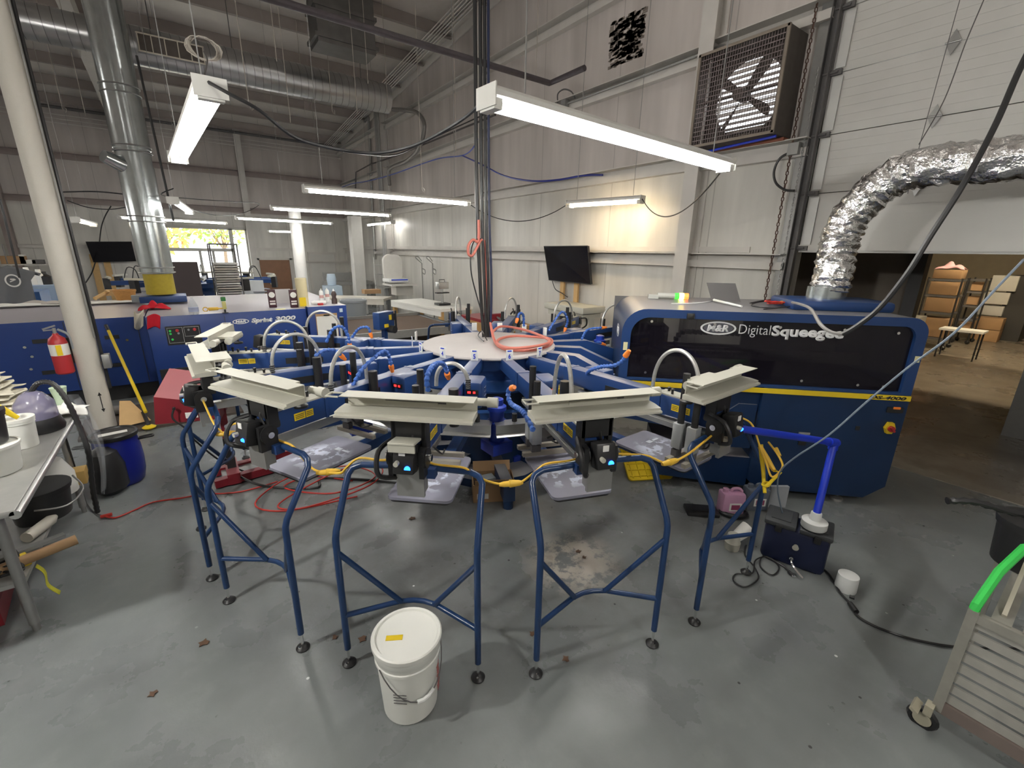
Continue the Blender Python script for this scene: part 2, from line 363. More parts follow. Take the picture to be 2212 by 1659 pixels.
# purlins run across, rafters run along
y = 19.6
while y > -4.5:
    b = MB(); z = roofz(y) - .13; zbeam(b, (XL, y, z), (XW, y, z), .24, .09, 'X'); trim(b, PURLIN); y -= 1.5
for xr in (-0.95,):
    b = MB(); A = Vector((xr, YB, roofz(YB) - .5)); B_ = Vector((xr, YR, roofz(YR) - .5)); M_ = (B_ - A).to_track_quat('X', 'Z').to_matrix().to_4x4(); mid = (A + B_) / 2; L_ = (B_ - A).length
    b.box(mid, (L_, .02, .42), M=M_); b.box(mid + Vector((0, 0, .21)), (L_, .2, .02), M=M_); b.box(mid - Vector((0, 0, .21)), (L_, .2, .02), M=M_); trim(b, GIRT)
b = MB(); A = Vector((5.72, YB, roofz(YB) - .16)); B_ = Vector((5.72, YR, roofz(YR) - .16)); M_ = (B_ - A).to_track_quat('X', 'Z').to_matrix().to_4x4()
b.box((A + B_) / 2, ((B_ - A).length, .22, .03), M=M_); b.box((A + B_) / 2 - Vector((-.1, 0, .1)), ((B_ - A).length, .03, .2), M=M_); trim(b, GIRT)
# girts on the side wall
def girt_r(y0, y1, z, h=.17, m=GIRT):
    b = MB(); b.box((XW - .01, (y0 + y1) / 2, z), (.02, y1 - y0, h)); b.box((XW - .09, (y0 + y1) / 2, z + h / 2), (.18, y1 - y0, .012)); b.box((XW - .10, (y0 + y1) / 2, z - h / 2 + .04), (.012, y1 - y0, .09))
    b.box((XW - .05, (y0 + y1) / 2, z - h / 2), (.1, y1 - y0, .012)); return trim(b, m)
for z, y0 in ((2.03, 2.55), (3.27, 3.9), (4.50, 3.9), (5.74, 2.5)): girt_r(y0, 20.1, z)
girt_r(2.5, 3.85, 3.25); girt_r(2.5, 3.85, 4.52)
b = MB(); b.box((XW - .012, 11, 2.17), (.02, 16, .07)); trim(b, GIRT)
for yc in (3.80, 9.15, 14.9):                               # tapered wall columns
    b = MB(); zt = roofz(yc) - .2
    b.box((XW - .02, yc, zt / 2), (.02, .2, zt)); b.box((XW - .14, yc, zt / 2), (.24, .012, zt)); b.box((XW - .26, yc, zt / 2), (.015, .2, zt)); trim(b, GIRT)
def girt_b(x0, x1, z, h=.17, m=DARKGIRT):
    b = MB(); b.box(((x0 + x1) / 2, YB - .01, z), (x1 - x0, .02, h)); b.box(((x0 + x1) / 2, YB - .09, z + h / 2), (x1 - x0, .18, .012)); b.box(((x0 + x1) / 2, YB - .1, z - h / 2 + .04), (x1 - x0, .012, .09)); return trim(b, m)
girt_b(XL, XW, 4.66); girt_b(XL, XW, 3.40); girt_b(XL, -.45, 2.03, .1, GIRT); girt_b(2.35, 3.7, 2.03, .1, GIRT); girt_b(3.9, XW, 1.55, .05, GIRT)
for xc in (2.3, -4.0):
    b = MB(); b.box((xc, YB - .13, 3.05), (.2, .24, 6.1)); trim(b, GIRT if xc > 2 else DARKGIRT)
b = MB(); b.cyl((-3.2, YB - .3, 5.95), (XW - .3, YB - .3, 5.95), .045, 10); trim(b, DGREY)
for dz in (5.78, 5.66, 5.55): b = MB(); b.cyl((-7, YB - .2, dz), (XW, YB - .2, dz), .015, 6); trim(b, GIRT)
# rub of dirt patch on the side wall is part of its film: a square scuffed sticker ghost
# window in the end wall
w = empty('window_1', (.9, YB, 0)); w['kind'] = 'structure'
b = MB()
def wf(x0, x1, z0, z1): b.box(((x0 + x1) / 2 - .9, 0, (z0 + z1) / 2), (x1 - x0, .09, z1 - z0))
wf(-.42, 2.3, 2.70, 2.80); wf(-.42, -.33, .1, 2.75); wf(2.14, 2.28, .1, 2.75); wf(1.62, 1.74, .1, 2.75); wf(-.35, 1.7, 1.93, 2.04); wf(.60, .68, .1, 1.95); wf(1.0, 1.08, .1, 1.95); wf(-.35, 2.2, .1, .18); wf(1.7, 2.2, 1.0, 1.04)
b.build('window_frame', pm('pale_window_frame', (.55, .54, .5), .4), w)
b = MB(); b.box((.03, .03, 1.42), (2.5, .008, 2.6)); b.build('pane', GLASS, w)
# doors in the end wall
d = empty('door_1', (3.02, YB - .02, 0)); struct(d); b = MB(); b.box((0, 0, .82), (1.06, .05, 1.64)); b.build('panel', PLY, d)
b = MB(); b.box((-.58, 0, .85), (.09, .09, 1.7)); b.box((.58, 0, .85), (.09, .09, 1.7)); b.box((0, 0, 1.68), (1.25, .09, .09)); b.build('frame', GIRT, d)
d = empty('door_2', (4.83, YB - .02, 0)); struct(d); b = MB(); b.box((0, 0, .93), (.95, .05, 1.86)); b.build('panel', DOORW, d)
b = MB(); b.box((-.52, 0, .95), (.09, .09, 1.9)); b.box((.52, 0, .95), (.09, .09, 1.9)); b.box((0, 0, 1.91), (1.13, .09, .09)); b.build('frame', GIRT, d)

# ---------------------------------------------------------------- sectional overhead door with its tracks
dr = empty('door_3', (XW, 0.2, 0)); struct(dr); T0 = Vector((-XW, -.2, 0))
SEC = .578
for k in range(6):
    b = MB(); zb = 2.19 + SEC * k
    b.box(Vector((XW + .01, .12, zb + SEC / 2)) + T0, (.05, 4.62, SEC - .012))
    for j in range(1, 8):
        zz = zb + SEC * (j - .5) / 7; b.box(Vector((XW - .016, .12, zz)) + T0, (.004, 4.6, SEC / 7 - .008))
    b.build('panel', DOORW, dr)
b = MB(); b.box(Vector((XW - .01, .12, 2.195)) + T0, (.07, 4.62, .06)); b.box(Vector((XW, .12, 2.16)) + T0, (.05, 4.62, .03)); b.build('bottom_rail', DOORW, dr)
for k in range(1, 5):
    for yy in (1.49, -1.2):
        b = MB(); zz = 2.19 + SEC * k; X_ = XW - .04
        b.prism([(0, .1), (.045, .01), (.045, -.01), (0, -.1), (-.045, -.01), (-.045, .01)], .006, frame3(Vector((X_, yy, zz)) + T0, (0, -1, 0), (0, 0, 1))); b.cyl(Vector((X_ - .01, yy - .055, zz)) + T0, Vector((X_ - .01, yy + .055, zz)) + T0, .008, 6)
        b.build('hinge', ALUG, dr)
for k in range(6):
    b = MB(); zb = 2.19 + SEC * k; b.box(Vector((XW - .035, 2.36, zb + SEC / 2)) + T0, (.01, .09, SEC - .08)); b.build('end_plate', pm('end_stile_%d' % k, (.62, .62, .6), .45, .2), dr)
    b = MB(); b.cyl(Vector((XW - .07, 2.36, zb)) + T0, Vector((XW - .07, 2.5, zb)) + T0, .012, 8); b.box(Vector((XW - .05, 2.38, zb)) + T0, (.03, .1, .05)); b.build('roller', DGREY, dr)
b = MB(); b.box(Vector((XW - .06, 2.47, 2.8)) + T0, (.01, .07, 5.6)); b.box(Vector((XW - .09, 2.435, 2.8)) + T0, (.06, .008, 5.6)); b.box(Vector((XW - .09, 2.505, 2.8)) + T0, (.06, .008, 5.6)); b.build('track', DGREY, dr)
b = MB(); b.box(Vector((XW - .01, 2.58, 2.8)) + T0, (.10, .10, 5.6)); b.build('jamb', ALUG, dr)
b = MB(); b.box((XW + .19, 2.40, 3.85), (.06, .5, 3.4)); trim(b, DGREY)
# hoist chain of the door
def chain(name, pts, r, m, label, cat='chain', link=.045):
    b = MB(); P = [Vector(p) for p in pts]; d = 0; k = 0
    for a, c in zip(P[:-1], P[1:]):
        L = (c - a).length; n = max(1, int(L / link)); t = (c - a).normalized(); o = t.orthogonal().normalized(); q = t.cross(o)
        for i in range(n):
            p = a + t * (i + .5) * L / n; s = o if (k % 2) else q; k += 1
            b.tube([p + t * link * .62 * math.cos(u) + s * link * .3 * math.sin(u) for u in [2 * math.pi * j / 6 for j in range(6)]], r, 4, closed=True)
    o_ = b.build(name, m); tag(o_, label, cat); return o_
rust = pm('rusty_chain', (.12, .07, .055), .7, .4, var=.3)
chain('door_chain', [(XW - .12, 2.66, 5.2), (XW - .13, 2.66, .75)], .006, rust, 'rusty hoist chain hanging beside the track of the overhead door')
chain('bead_chain', [(XW - .12, 2.54, 4.0), (XW - .12, 2.54, .9)], .004, ALUG, 'fine grey chain hanging right against the overhead door track', link=.03)

# ---------------------------------------------------------------- dock room beyond the overhead door
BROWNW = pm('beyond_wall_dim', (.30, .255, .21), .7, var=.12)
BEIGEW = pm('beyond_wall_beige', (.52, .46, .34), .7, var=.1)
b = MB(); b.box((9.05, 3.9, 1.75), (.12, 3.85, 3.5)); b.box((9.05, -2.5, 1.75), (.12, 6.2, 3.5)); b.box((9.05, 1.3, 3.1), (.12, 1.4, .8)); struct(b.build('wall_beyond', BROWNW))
for xh in (10.35, 13.9): b = MB(); b.box((xh, 1.5, 2.87), (.12, 11.6, 1.2)); trim(b, BROWNW)  # unseen header beams added to cut the store lamps' light on the floor
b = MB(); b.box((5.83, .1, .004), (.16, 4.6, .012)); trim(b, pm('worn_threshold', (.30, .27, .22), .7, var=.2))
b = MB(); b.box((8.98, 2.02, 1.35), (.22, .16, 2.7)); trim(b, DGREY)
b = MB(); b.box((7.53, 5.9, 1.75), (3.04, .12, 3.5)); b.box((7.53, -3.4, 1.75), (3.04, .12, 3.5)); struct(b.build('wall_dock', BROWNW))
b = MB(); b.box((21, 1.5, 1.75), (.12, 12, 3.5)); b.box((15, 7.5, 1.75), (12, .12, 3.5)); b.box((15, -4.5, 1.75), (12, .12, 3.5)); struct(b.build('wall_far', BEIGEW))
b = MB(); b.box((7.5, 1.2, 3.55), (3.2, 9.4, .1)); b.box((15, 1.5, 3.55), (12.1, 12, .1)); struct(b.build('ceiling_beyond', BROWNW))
b = MB(); b.box((8.45, .35, .5), (.9, .5, 1.0)); tag(b.build('dock_leveller_box', ALUG), 'grey steel box standing by the opening to the store room', 'box')

# ---------------------------------------------------------------- exterior past the window
b = MB(); b.box((0, 45, -.3), (90, 49, .1)); struct(b.build('ground_outside', pm('outside_ground', (.55, .5, .38), .9, var=.3, scale=.5)))
def tree(x, y, h, r, cols, label):
    t = empty('tree', (x, y, -.25)); tag(t, label, 'tree', 'trees outside the end window')
    b = MB(); b.tube([(0, 0, 0), (.1, 0, h * .3), (0, .1, h * .55)], [.16, .12, .07], 7)
    for a in range(5): b.tube([(0.05, 0, h * .3), (math.cos(a * 1.3) * r * .6, math.sin(a * 1.3) * r * .4, h * .62)], [.06, .02], 5)
    b.build('trunk', pm('bark_%d' % random.randrange(999), (.25, .18, .12), .9), t)
    b = MB()
    for k in range(900):
        u = Vector((random.gauss(0, 1), random.gauss(0, 1), random.gauss(0, 1))).normalized() * (random.random() ** .4)
        c = Vector((u.x * r, u.y * r * .8, h * .68 + u.z * h * .36)); b.mi = random.randrange(len(cols)); s = .13 + random.random() * .14
        e1 = Vector((random.gauss(0, 1), random.gauss(0, 1), random.gauss(0, 1))).normalized(); e2 = e1.orthogonal().normalized()
        b.quad(c - e1 * s, c - e2 * s * .6, c + e1 * s, c + e2 * s * .6)
    b.build('foliage', cols, t)
YL = pm('leaf_yellow', (.75, .6, .12), .6); GL = pm('leaf_green', (.30, .45, .10), .6); OL = pm('leaf_orange', (.75, .38, .08), .6)
tree(-1.0, 33, 6.0, 2.6, [YL, OL, GL], 'yellow autumn tree outside the window behind the galvanised pipe')
tree(3.0, 44, 7.0, 2.4, [GL, YL], 'green and yellow tree outside the middle of the window')
tree(8.0, 56, 8.0, 2.8, [YL, GL], 'pale green tree outside the narrow end pane of the window')

# ---------------------------------------------------------------- hanging fluorescent lamps
STORE = em('store_lamp_tube', (1.0, .84, .58), 60.0)
LAMPH = pm('lamp_housing_white', (.72, .71, .67), .4, var=.06)
def lamp(p0, p1, label, warm=False, tubes=2, chains=True, w=.15, mat=None):
    p0 = Vector(p0); p1 = Vector(p1); c = (p0 + p1) / 2; L = (p1 - p0).length; a = math.atan2(p1.y - p0.y, p1.x - p0.x)
    t = empty('fluorescent_lamp', c, a); tag(t, label, 'lamp', 'hanging fluorescent lamps')
    b = MB(); h = L / 2 + .06
    prof = [(-w / 2, -.004), (-w / 2, .022), (-.035, .05), (.035, .05), (w / 2, .022), (w / 2, -.004), (.03, .0), (-.03, .0)]
    b.prism(prof, 2 * h, frame3((-h, 0, .03), (0, 1, 0), (0, 0, 1)))
    b.build('housing', LAMPH, t)
    for s in (-1, 1):
        b = MB(); b.box((s * h, 0, .03), (.008, w + .01, .1)); b.box((s * (h - .03), 0, -.005), (.05, w * .8, .05)); b.build('end_plate', LAMPH, t)
    for k in range(tubes):
        yy = (k - (tubes - 1) / 2) * .075
        b = MB(); b.cyl((-L / 2, yy, 0), (L / 2, yy, 0), .019, 8); b.build('tube', mat or (LTUBEW if warm else LTUBE), t)
        for s in (-1, 1): b = MB(); b.cyl((s * (L / 2 - .0), yy, 0), (s * (L / 2 + .03), yy, 0), .021, 8); b.build('socket', WHITE, t)
    if chains:
        for s in (-1, 1):
            top = roofz(c.y) - .01 - c.z
            b = MB(); b.tube([(s * L * .42, 0, .08), (s * L * .42 + .02, .01, top)], .004, 4); b.build('hanging_wire', ALUG, t)
    return t
lamp((.27, 3.2, 2.88), (.14, 5.6, 2.88), 'hanging twin tube lamp beside the galvanised pipe, running away from the camera')
lamp((1.41, 2.12, 2.80), (3.82, 2.30, 2.80), 'largest hanging twin tube lamp, in front of the side wall')
lamp((1.57, 6.98, 2.85), (4.01, 6.93, 2.85), 'long lamp behind the hanging black cables, highest of the lamps over the press')
lamp((1.78, 11.1, 2.88), (4.22, 11.0, 2.88), 'long lamp second highest behind the galvanised pipe')
lamp((1.42, 14.4, 2.82), (3.83, 14.7, 2.82), 'long lamp hanging in front of the white end column')
lamp((-1.0, 15.0, 2.74), (1.2, 15.8, 2.74), 'long lamp hanging behind the galvanised pipe above the window', tubes=1)
lamp((5.45, 16.0, 2.90), (5.5, 14.0, 2.88), 'short looking lamp end-on beside the tall pale cabinet', tubes=1)
lamp((5.18, 5.60, 2.82), (5.42, 4.48, 2.80), 'warm four foot lamp hanging close to the side wall', warm=True)
lamp((.06, 8.9, 2.73), (.29, 11.3, 2.73), 'small lamp seen end-on just beside the galvanised pipe', tubes=1)
lamp((2.6, 17.6, 2.62), (3.3, 17.5, 2.62), 'small lamp hanging in front of the end wall above the brown door')
lamp((-1.52, 12.4, 2.53), (-1.49, 14.4, 2.53), 'orange tinted lamp glowing between the round column and the pipe', warm=True, tubes=1)
# lamps of the same room standing outside the picture
lamp((-4.8, 7.6, 2.85), (-4.8, 10.0, 2.85), 'lamp hanging over the dryer outside the picture')
lamp((-4.5, 12.6, 2.85), (-4.5, 15.0, 2.85), 'lamp hanging near the far left of the room outside the picture')
lamp((10.75, -.1, 3.3), (10.75, 2.3, 3.3), 'warm lamp on the ceiling of the store room', mat=STORE, chains=False)
lamp((14.3, .2, 3.3), (14.3, 2.6, 3.3), 'second warm lamp deeper in the store room', mat=STORE, chains=False)

GLOBE = em('added_fill_glow', (1.0, .95, .88), 11.0)  # unseen globes added as fill to brighten the upper walls and roof
def globe(x, y, z, label):
    t = empty('added_fill_lamp', (x, y, z)); tag(t, label, 'lamp', 'round fill lamps added under the roof outside the picture')
    b = MB(); b.lathe((0, 0, 0), [(.05, -.22), (.16, -.17), (.22, 0), (.16, .15), (.06, .2)], 20); b.build('globe', GLOBE, t)
    b = MB(); b.cyl((0, 0, .19), (0, 0, .34), .07, 12); b.tube([(0, 0, .34), (0, 0, roofz(y) - z - .03)], .012, 6); b.build('lamp_cap', LAMPH, t)
BULB = em('bulb_glow', (1.0, .98, .93), 480.0)
BULB2 = em('bulb_glow_dim', (1.0, .98, .93), 220.0)
def bulb(x, y, z, label, m=None):
    t = empty('pendant_lamp', (x, y, z)); tag(t, label, 'lamp', 'compact pendant lamps outside the picture')
    b = MB(); b.lathe((0, 0, 0), [(.03, -.085), (.065, -.06), (.082, 0), (.065, .05), (.04, .08)], 20); b.build('bulb', m or BULB, t)
    b = MB(); b.cyl((0, 0, .07), (0, 0, .20), .045, 14); b.tube([(0, 0, .2), (0, 0, roofz(y) - z - .02)], .008, 6); b.build('lamp_holder', LAMPH, t)
bulb(-1.95, 2.25, 2.85, 'compact bright lamp hanging left of the picture over the steel table'); bulb(1.10, -1.35, 2.85, 'compact bright lamp hanging behind the camera', BULB2)
globe(-3.6, 1.0, 5.6, 'added round fill lamp under the roof left of the camera'); globe(2.2, -2.4, 5.8, 'added round fill lamp under the roof behind the camera'); globe(3.6, 3.2, 6.6, 'added round fill lamp high over the press')
globe(-5.0, 9.5, 5.2, 'added round fill lamp under the roof over the far left of the dryer')
# ---------------------------------------------------------------- exhaust fan
f = empty('exhaust_fan', (XW - .22, 3.25, 3.38)); tag(f, 'large square exhaust fan with a dusty grille high on the side wall', 'fan')
FD = pm('fan_dusty_frame', (.10, .085, .075), .8, var=.3, scale=12); FG = pm('fan_grille_wire', (.22, .18, .18), .6, .3, var=.3)
b = MB()
for yy in (-.49, .49): b.box((.0, yy, .5), (.42, .03, 1.0))
for zz in (.01, .99): b.box((.0, 0, zz), (.42, 1.0, .03))
b.build('housing', FD, f)
b = MB()
for i in range(33): b.box((-.2, -.48 + i * .03, .5), (.004, .006, .98))
for i in range(20): b.box((-.203, 0, .02 + i * .0505), (.004, .98, .009))
b.build('grille', FG, f)
b = MB(); b.box((-.205, 0, .01), (.02, 1.02, .03)); b.box((-.205, 0, .99), (.02, 1.02, .03)); b.box((-.205, -.5, .5), (.02, .03, 1.0)); b.box((-.205, .5, .5), (.02, .03, 1.0)); b.build('grille_rim', pm('rusty_rim', (.25, .21, .17), .7, var=.3), f)
b = MB()
n = 28; outer = [(.1, .48 * max(-1, min(1, 1.5 * math.cos(2 * math.pi * k / n))), .5 + .48 * max(-1, min(1, 1.5 * math.sin(2 * math.pi * k / n)))) for k in range(n)]
inner = [(.1, .42 * math.cos(2 * math.pi * k / n), .5 + .42 * math.sin(2 * math.pi * k / n)) for k in range(n)]
b.add([Vector(p) for p in outer + inner], [(k, (k + 1) % n, n + (k + 1) % n, n + k) for k in range(n)])
b.tube([Vector(p) for p in inner], .02, 6, closed=True); b.build('shroud', FD, f)
for k in range(4):
    a = R(35 + 90 * k); b = MB(); P = []
    for (rr, ww) in ((.05, .05), (.18, .10), (.34, .14), (.40, .10)):
        for s in (-1, 1):
            da = s * ww / rr * .75; P.append(Vector((.0 + s * .035, rr * math.cos(a + da * .5), .5 + rr * math.sin(a + da * .5))))
    b.add(P, [(0, 1, 3, 2), (2, 3, 5, 4), (4, 5, 7, 6)]); b.build('blade', FD, f)
b = MB(); b.cyl((-.14, 0, .5), (.03, 0, .5), .07, 16); b.box((-.1, 0, .5), (.03, .95, .03)); b.build('motor', FD, f)
b = MB()
for i in range(16): b.box((.2, 0, .04 + i * .0615), (.072, .96, .006), M=Matrix.Rotation(R(6), 4, 'Y'))
b.build('louvre', pm('louvre_slat', (.35, .33, .31), .5, .4), f)
b = MB(); b.box((XW - .11, 3.25, 3.35), (.2, 1.05, .03)); tag(b.build('fan_sill', pm('red_brown_timber', (.28, .1, .06), .8, var=.2)), 'red brown timber sill under the exhaust fan', 'sill')
cable('blue_air_line', [(XW - .33, 3.72, 3.32), (XW - .34, 3.2, 3.34), (XW - .33, 2.75, 3.36)], .014, BRBLUE, 'bright blue air line running along under the exhaust fan', 'air line')

# ---------------------------------------------------------------- ducts and pipes
d = empty('spiral_duct', (1.2, 11.0, 5.35)); tag(d, 'large round spiral duct running under the roof with a side grille', 'duct')
b = MB(); b.tube([(-1.5, 0, 0), (3.18, 0, 0)], .29, 32); b.build('duct_body', SPIRAL, d)
b = MB(); b.tube([(-6.5, .05, .03), (-1.55, 0, .03)], .25, 28); b.build('narrow_section', SPIRAL, d)
b = MB()
for k in range(72):
    x = -6.4 + k * .135; rr = .254 if x < -1.5 else .294
    if x < 3.15: b.tube([(x + (u - 8) * .006, rr * math.cos(2 * math.pi * u / 16), rr * math.sin(2 * math.pi * u / 16) + (.03 if x < -1.5 else 0)) for u in range(16)], .005, 3, closed=True)
b.build('spiral_seam', pm('seam_dark', (.2, .2, .2), .4, .8), d)
b = MB(); b.box((-.75, -.27, -.02), (.95, .1, .28)); b.build('grille_box', SPIRAL, d)
b = MB()
for i in range(6): b.box((-1.2 + i * .18, -.33, -.02), (.014, .02, .26))
for zz in (-.15, .11): b.box((-.75, -.33, zz), (.93, .02, .02))
b.build('grille', pm('cream_grille', (.6, .56, .47), .5), d); b = MB(); b.box((-.75, -.322, -.02), (.9, .01, .24)); b.build('grille_back', FD, d)
b = MB()
for x in (-1.0, .2, 2.6):
    b.tube([(x, 0, .29), (x, 0, 1.3)], .008, 5)
b.build('strap', DGREY, d)
p = atz(740, 60, 6.2)
b = MB(); b.box((0, 0, .35), (1.0, .55, 1.0)); b.box((0, 0, -.05), (1.1, .6, .06)); b.box((0, 0, .4), (1.08, .6, .06))
o = b.build('air_handler', pm('handler_dark', (.13, .125, .12), .45, .6, var=.3)); o.location = (3.0, 9.5, 5.65); tag(o, 'dark box-shaped air handler hanging over the spiral duct', 'air handler')
# vertical galvanised exhaust pipe on the dryer
t = empty('exhaust_pipe', (-.33, 9.55, 1.26)); tag(t, 'tall galvanised exhaust pipe rising from the long dryer to the roof', 'pipe')
zs = [.48, 1.45, 2.15, 2.35, 3.05, 5.8]
segs = [(.40, 1.22, .225), (1.22, 2.0, .23), (2.0, 2.24, .222), (2.24, 3.05, .235), (3.05, 5.75, .23)]
for a_, c_, r_ in segs: b = MB(); b.tube([(0, 0, a_), (0, 0, c_)], r_, 28); b.build('pipe_section', STEEL, t)
for zz in (.42, .5, 1.2, 1.28, 2.2, 2.28, 2.98, 3.08):
    b = MB(); b.tube([(.24 * math.cos(2 * math.pi * k / 24), .24 * math.sin(2 * math.pi * k / 24), zz) for k in range(24)], .009, 5, closed=True); b.build('joint_band', ALUG, t)
b = MB(); b.tube([(-.15, -.12, 2.0), (-.34, -.26, 2.08)], [.11, .085], 18); b.build('side_stub', STEEL, t)
b = MB(); b.lathe((0, 0, .07), [(.20, 0), (.20, .35)], 28); b.build('yellow_sleeve', pm('ochre_sleeve', (.46, .36, .03), .6, var=.15, scale=20), t, 'mustard yellow sleeve at the foot of the pipe')
b = MB(); b.box((.02, 0, .0), (.62, .56, .10), bev=.01); b.build('base_flange', BLUEP, t, 'blue square base flange')
# left round column with conduit
t = empty('round_column', (-1.02, 6.80, 0)); tag(t, 'cream painted round column with a black conduit down its side', 'column')
b = MB(); b.tube([(0, 0, 0), (0, 0, roofz(6.8) - .5)], .108, 28); b.build('column_shaft', pm('column_cream', (.56, .53, .47), .55, var=.1, scale=3, bump=.1), t)
b = MB(); b.tube(smooth([(.13, -.02, 7), (.13, -.02, .95), (.13, -.02, .92)], 3), .016, 8); b.build('conduit', BLACK, t)
b = MB(); b.tube([(.112, -.07, 7), (.112, -.07, 1.1)], .010, 6); b.build('thin_conduit', ALUG, t)
b = MB(); b.box((.16, -.03, .82), (.07, .10, .16), bev=.006); b.build('junction_box', ALUG, t)
b = MB(); AR = frame3((.0, -.1085, .42), (1, 0, 0), (0, 0, 1))
AR = frame3((.035, -.104, .36), (.94, .3, 0), (0, 0, 1))
b.prism([(-.004, -.08), (.004, -.08), (.004, .08), (-.004, .08)], .003, AR)
for s in (-1, 1): b.prism([(-.018, s * .08), (.018, s * .08), (0, s * .12)][::s], .003, AR)
b.build('drawn_arrow', BLACK, t)
# white painted column by the end wall
t = empty('white_column', (3.05, 15.6, 0)); tag(t, 'white round column with a timber coloured foot near the end wall', 'column')
b = MB(); b.tube([(0, 0, 0), (0, 0, 3.3)], .17, 20); b.build('column_shaft', pm('column_white', (.78, .77, .74), .5), t)
b = MB(); b.box((4.75, 15.3, 1.55), (.34, .36, 3.1)); tag(b.build('tall_cabinet', pm('pale_cabinet', (.56, .55, .52), .5)), 'tall pale boxed cabinet beside the conduits on the side wall', 'cabinet')
for k, yy in enumerate((14.98, 15.06, 15.13, 15.2)):
    b = MB(); b.tube([(5.5, yy - .3, .3), (5.5, yy - .3, 6.3)], .025, 6); tag(b.build('wall_conduit', ALUG), 'vertical grey conduit rising beside the tall cabinet on the side wall', 'conduit', 'conduits beside the tall cabinet')
for k in range(6):
    b = MB(); dx = k * .07; b.tube([(5.52 - dx, 20, roofz(20) - .34), (5.52 - dx, 3, roofz(3) - .34)], .014, 6); tag(b.build('roof_conduit', GIRT), 'pale conduit running under the roof edge along the side wall', 'conduit', 'conduits under the roof edge')
b = MB(); b.tube([(-6.5, 5.4, 4.35), (4.35, 5.25, 4.25), (4.35, 4.6, 4.25)], .035, 10); tag(b.build('sprinkler_pipe', pm('dusty_black_pipe', (.05, .04, .045), .6, var=.4, scale=14)), 'dark dusty pipe crossing under the roof with an elbow at its end', 'pipe')

# ================================================================ CAROUSEL PRESS
CX, CY = 2.33, 3.60
def PHI(n): return R(-132.3 + 22.5 * (n - 5))
def onrad(n, px, py, t=0.0):
    # point on the upright plane through print head n, t metres to its side
    u = Vector((math.cos(PHI(n)), math.sin(PHI(n)), 0)); v = Vector((-u.y, u.x, 0)); d = ray(px, py); c = Vector((CX, CY, 0))
    return EYEV + d * ((t - v.dot(EYEV - c)) / v.dot(d))
press = empty('screen_printing_press', (CX, CY, 0)); tag(press, 'large blue carousel screen printing press filling the middle of the room', 'printing press')
P0 = Vector((CX, CY, 0))
b = MB(); b.lathe((0, 0, 0), [(.62, 0), (.62, .08), (.40, .12), (.36, .5), (.46, .60), (.46, .86)], 16); b.build('pedestal', BLUED, press)
b = MB(); b.lathe((0, 0, 0), [(.50, .96), (.84, .985), (.84, 1.0), (.60, 1.01), (.58, 1.02), (.58, 1.13)], 16); b.build('hub_drum', BLUEP, press)
b = MB(); b.lathe((0, 0, 0), [(.64, 1.215), (.645, 1.225), (.64, 1.238), (.0, 1.24)], 48); b.build('top_disc', DUSTY, press)
b = MB(); b.lathe((0, 0, 0), [(.60, 1.11), (.60, 1.213)], 16); b.build('drum_band', BLUEP, press)
b = MB()
ring = [(1.06, .82), (1.06, .90), (.98, .90), (.98, .82)]
vs = []; fs = []; n_ = 48
for k in range(n_):
    a = 2 * math.pi * k / n_
    for r_, z_ in ring: vs.append(Vector((r_ * math.cos(a), r_ * math.sin(a), z_)))
for k in range(n_):
    for j in range(4): fs.append((k * 4 + j, k * 4 + (j + 1) % 4, ((k + 1) % n_) * 4 + (j + 1) % 4, ((k + 1) % n_) * 4 + j))
b.add(vs, fs); b.build('carousel_ring', BLUEP, press)
b = MB(); b.tube([(1.04 * math.cos(2 * math.pi * k / 40), 1.04 * math.sin(2 * math.pi * k / 40), .80) for k in range(40)], .022, 8, closed=True); b.build('cream_air_ring', pm('cream_tube', (.62, .6, .42), .5), press)
for k in range(8):
    a = R(22 + 45 * k); b = MB(); M_ = Matrix.Rotation(a, 4, 'Z')
    b.box(M_ @ Vector((.62, 0, .15)), (.75, .1, .14), rz=a); b.cyl(M_ @ Vector((.95, 0, 0)), M_ @ Vector((.95, 0, .1)), .045, 10); b.build('foot_beam', BLUED, press)
INK = bpy.data.materials.new('pallet_ghost_print'); INK.use_nodes = True
_n = INK.node_tree; _b = _n.nodes['Principled BSDF']; _tc = _n.nodes.new('ShaderNodeTexCoord')
_nz = _n.nodes.new('ShaderNodeTexNoise'); _nz.inputs['Scale'].default_value = 16; _nz.inputs['Detail'].default_value = 9; _n.links.new(_tc.outputs['Object'], _nz.inputs['Vector'])
_r = _n.nodes.new('ShaderNodeMapRange'); _r.inputs[1].default_value = .50; _r.inputs[2].default_value = .56; _n.links.new(_nz.outputs['Fac'], _r.inputs[0])
_d = _n.nodes.new('ShaderNodeVectorMath'); _d.operation = 'DISTANCE'; _n.links.new(_tc.outputs['Object'], _d.inputs[0]); _d.inputs[1].default_value = (1.99, 0, .858)
_r2 = _n.nodes.new('ShaderNodeMapRange'); _r2.inputs[1].default_value = .20; _r2.inputs[2].default_value = .10; _n.links.new(_d.outputs['Value'], _r2.inputs[0])
_m = _n.nodes.new('ShaderNodeMath'); _m.operation = 'MULTIPLY'; _n.links.new(_r.outputs[0], _m.inputs[0]); _n.links.new(_r2.outputs[0], _m.inputs[1])
_mx = _n.nodes.new('ShaderNodeMix'); _mx.data_type = 'RGBA'; _mx.inputs[6].default_value = (.24, .24, .30, 1); _mx.inputs[7].default_value = (.62, .66, .78, 1); _n.links.new(_m.outputs[0], _mx.inputs[0]); _n.links.new(_mx.outputs[2], _b.inputs['Base Color']); _b.inputs['Roughness'].default_value = .5
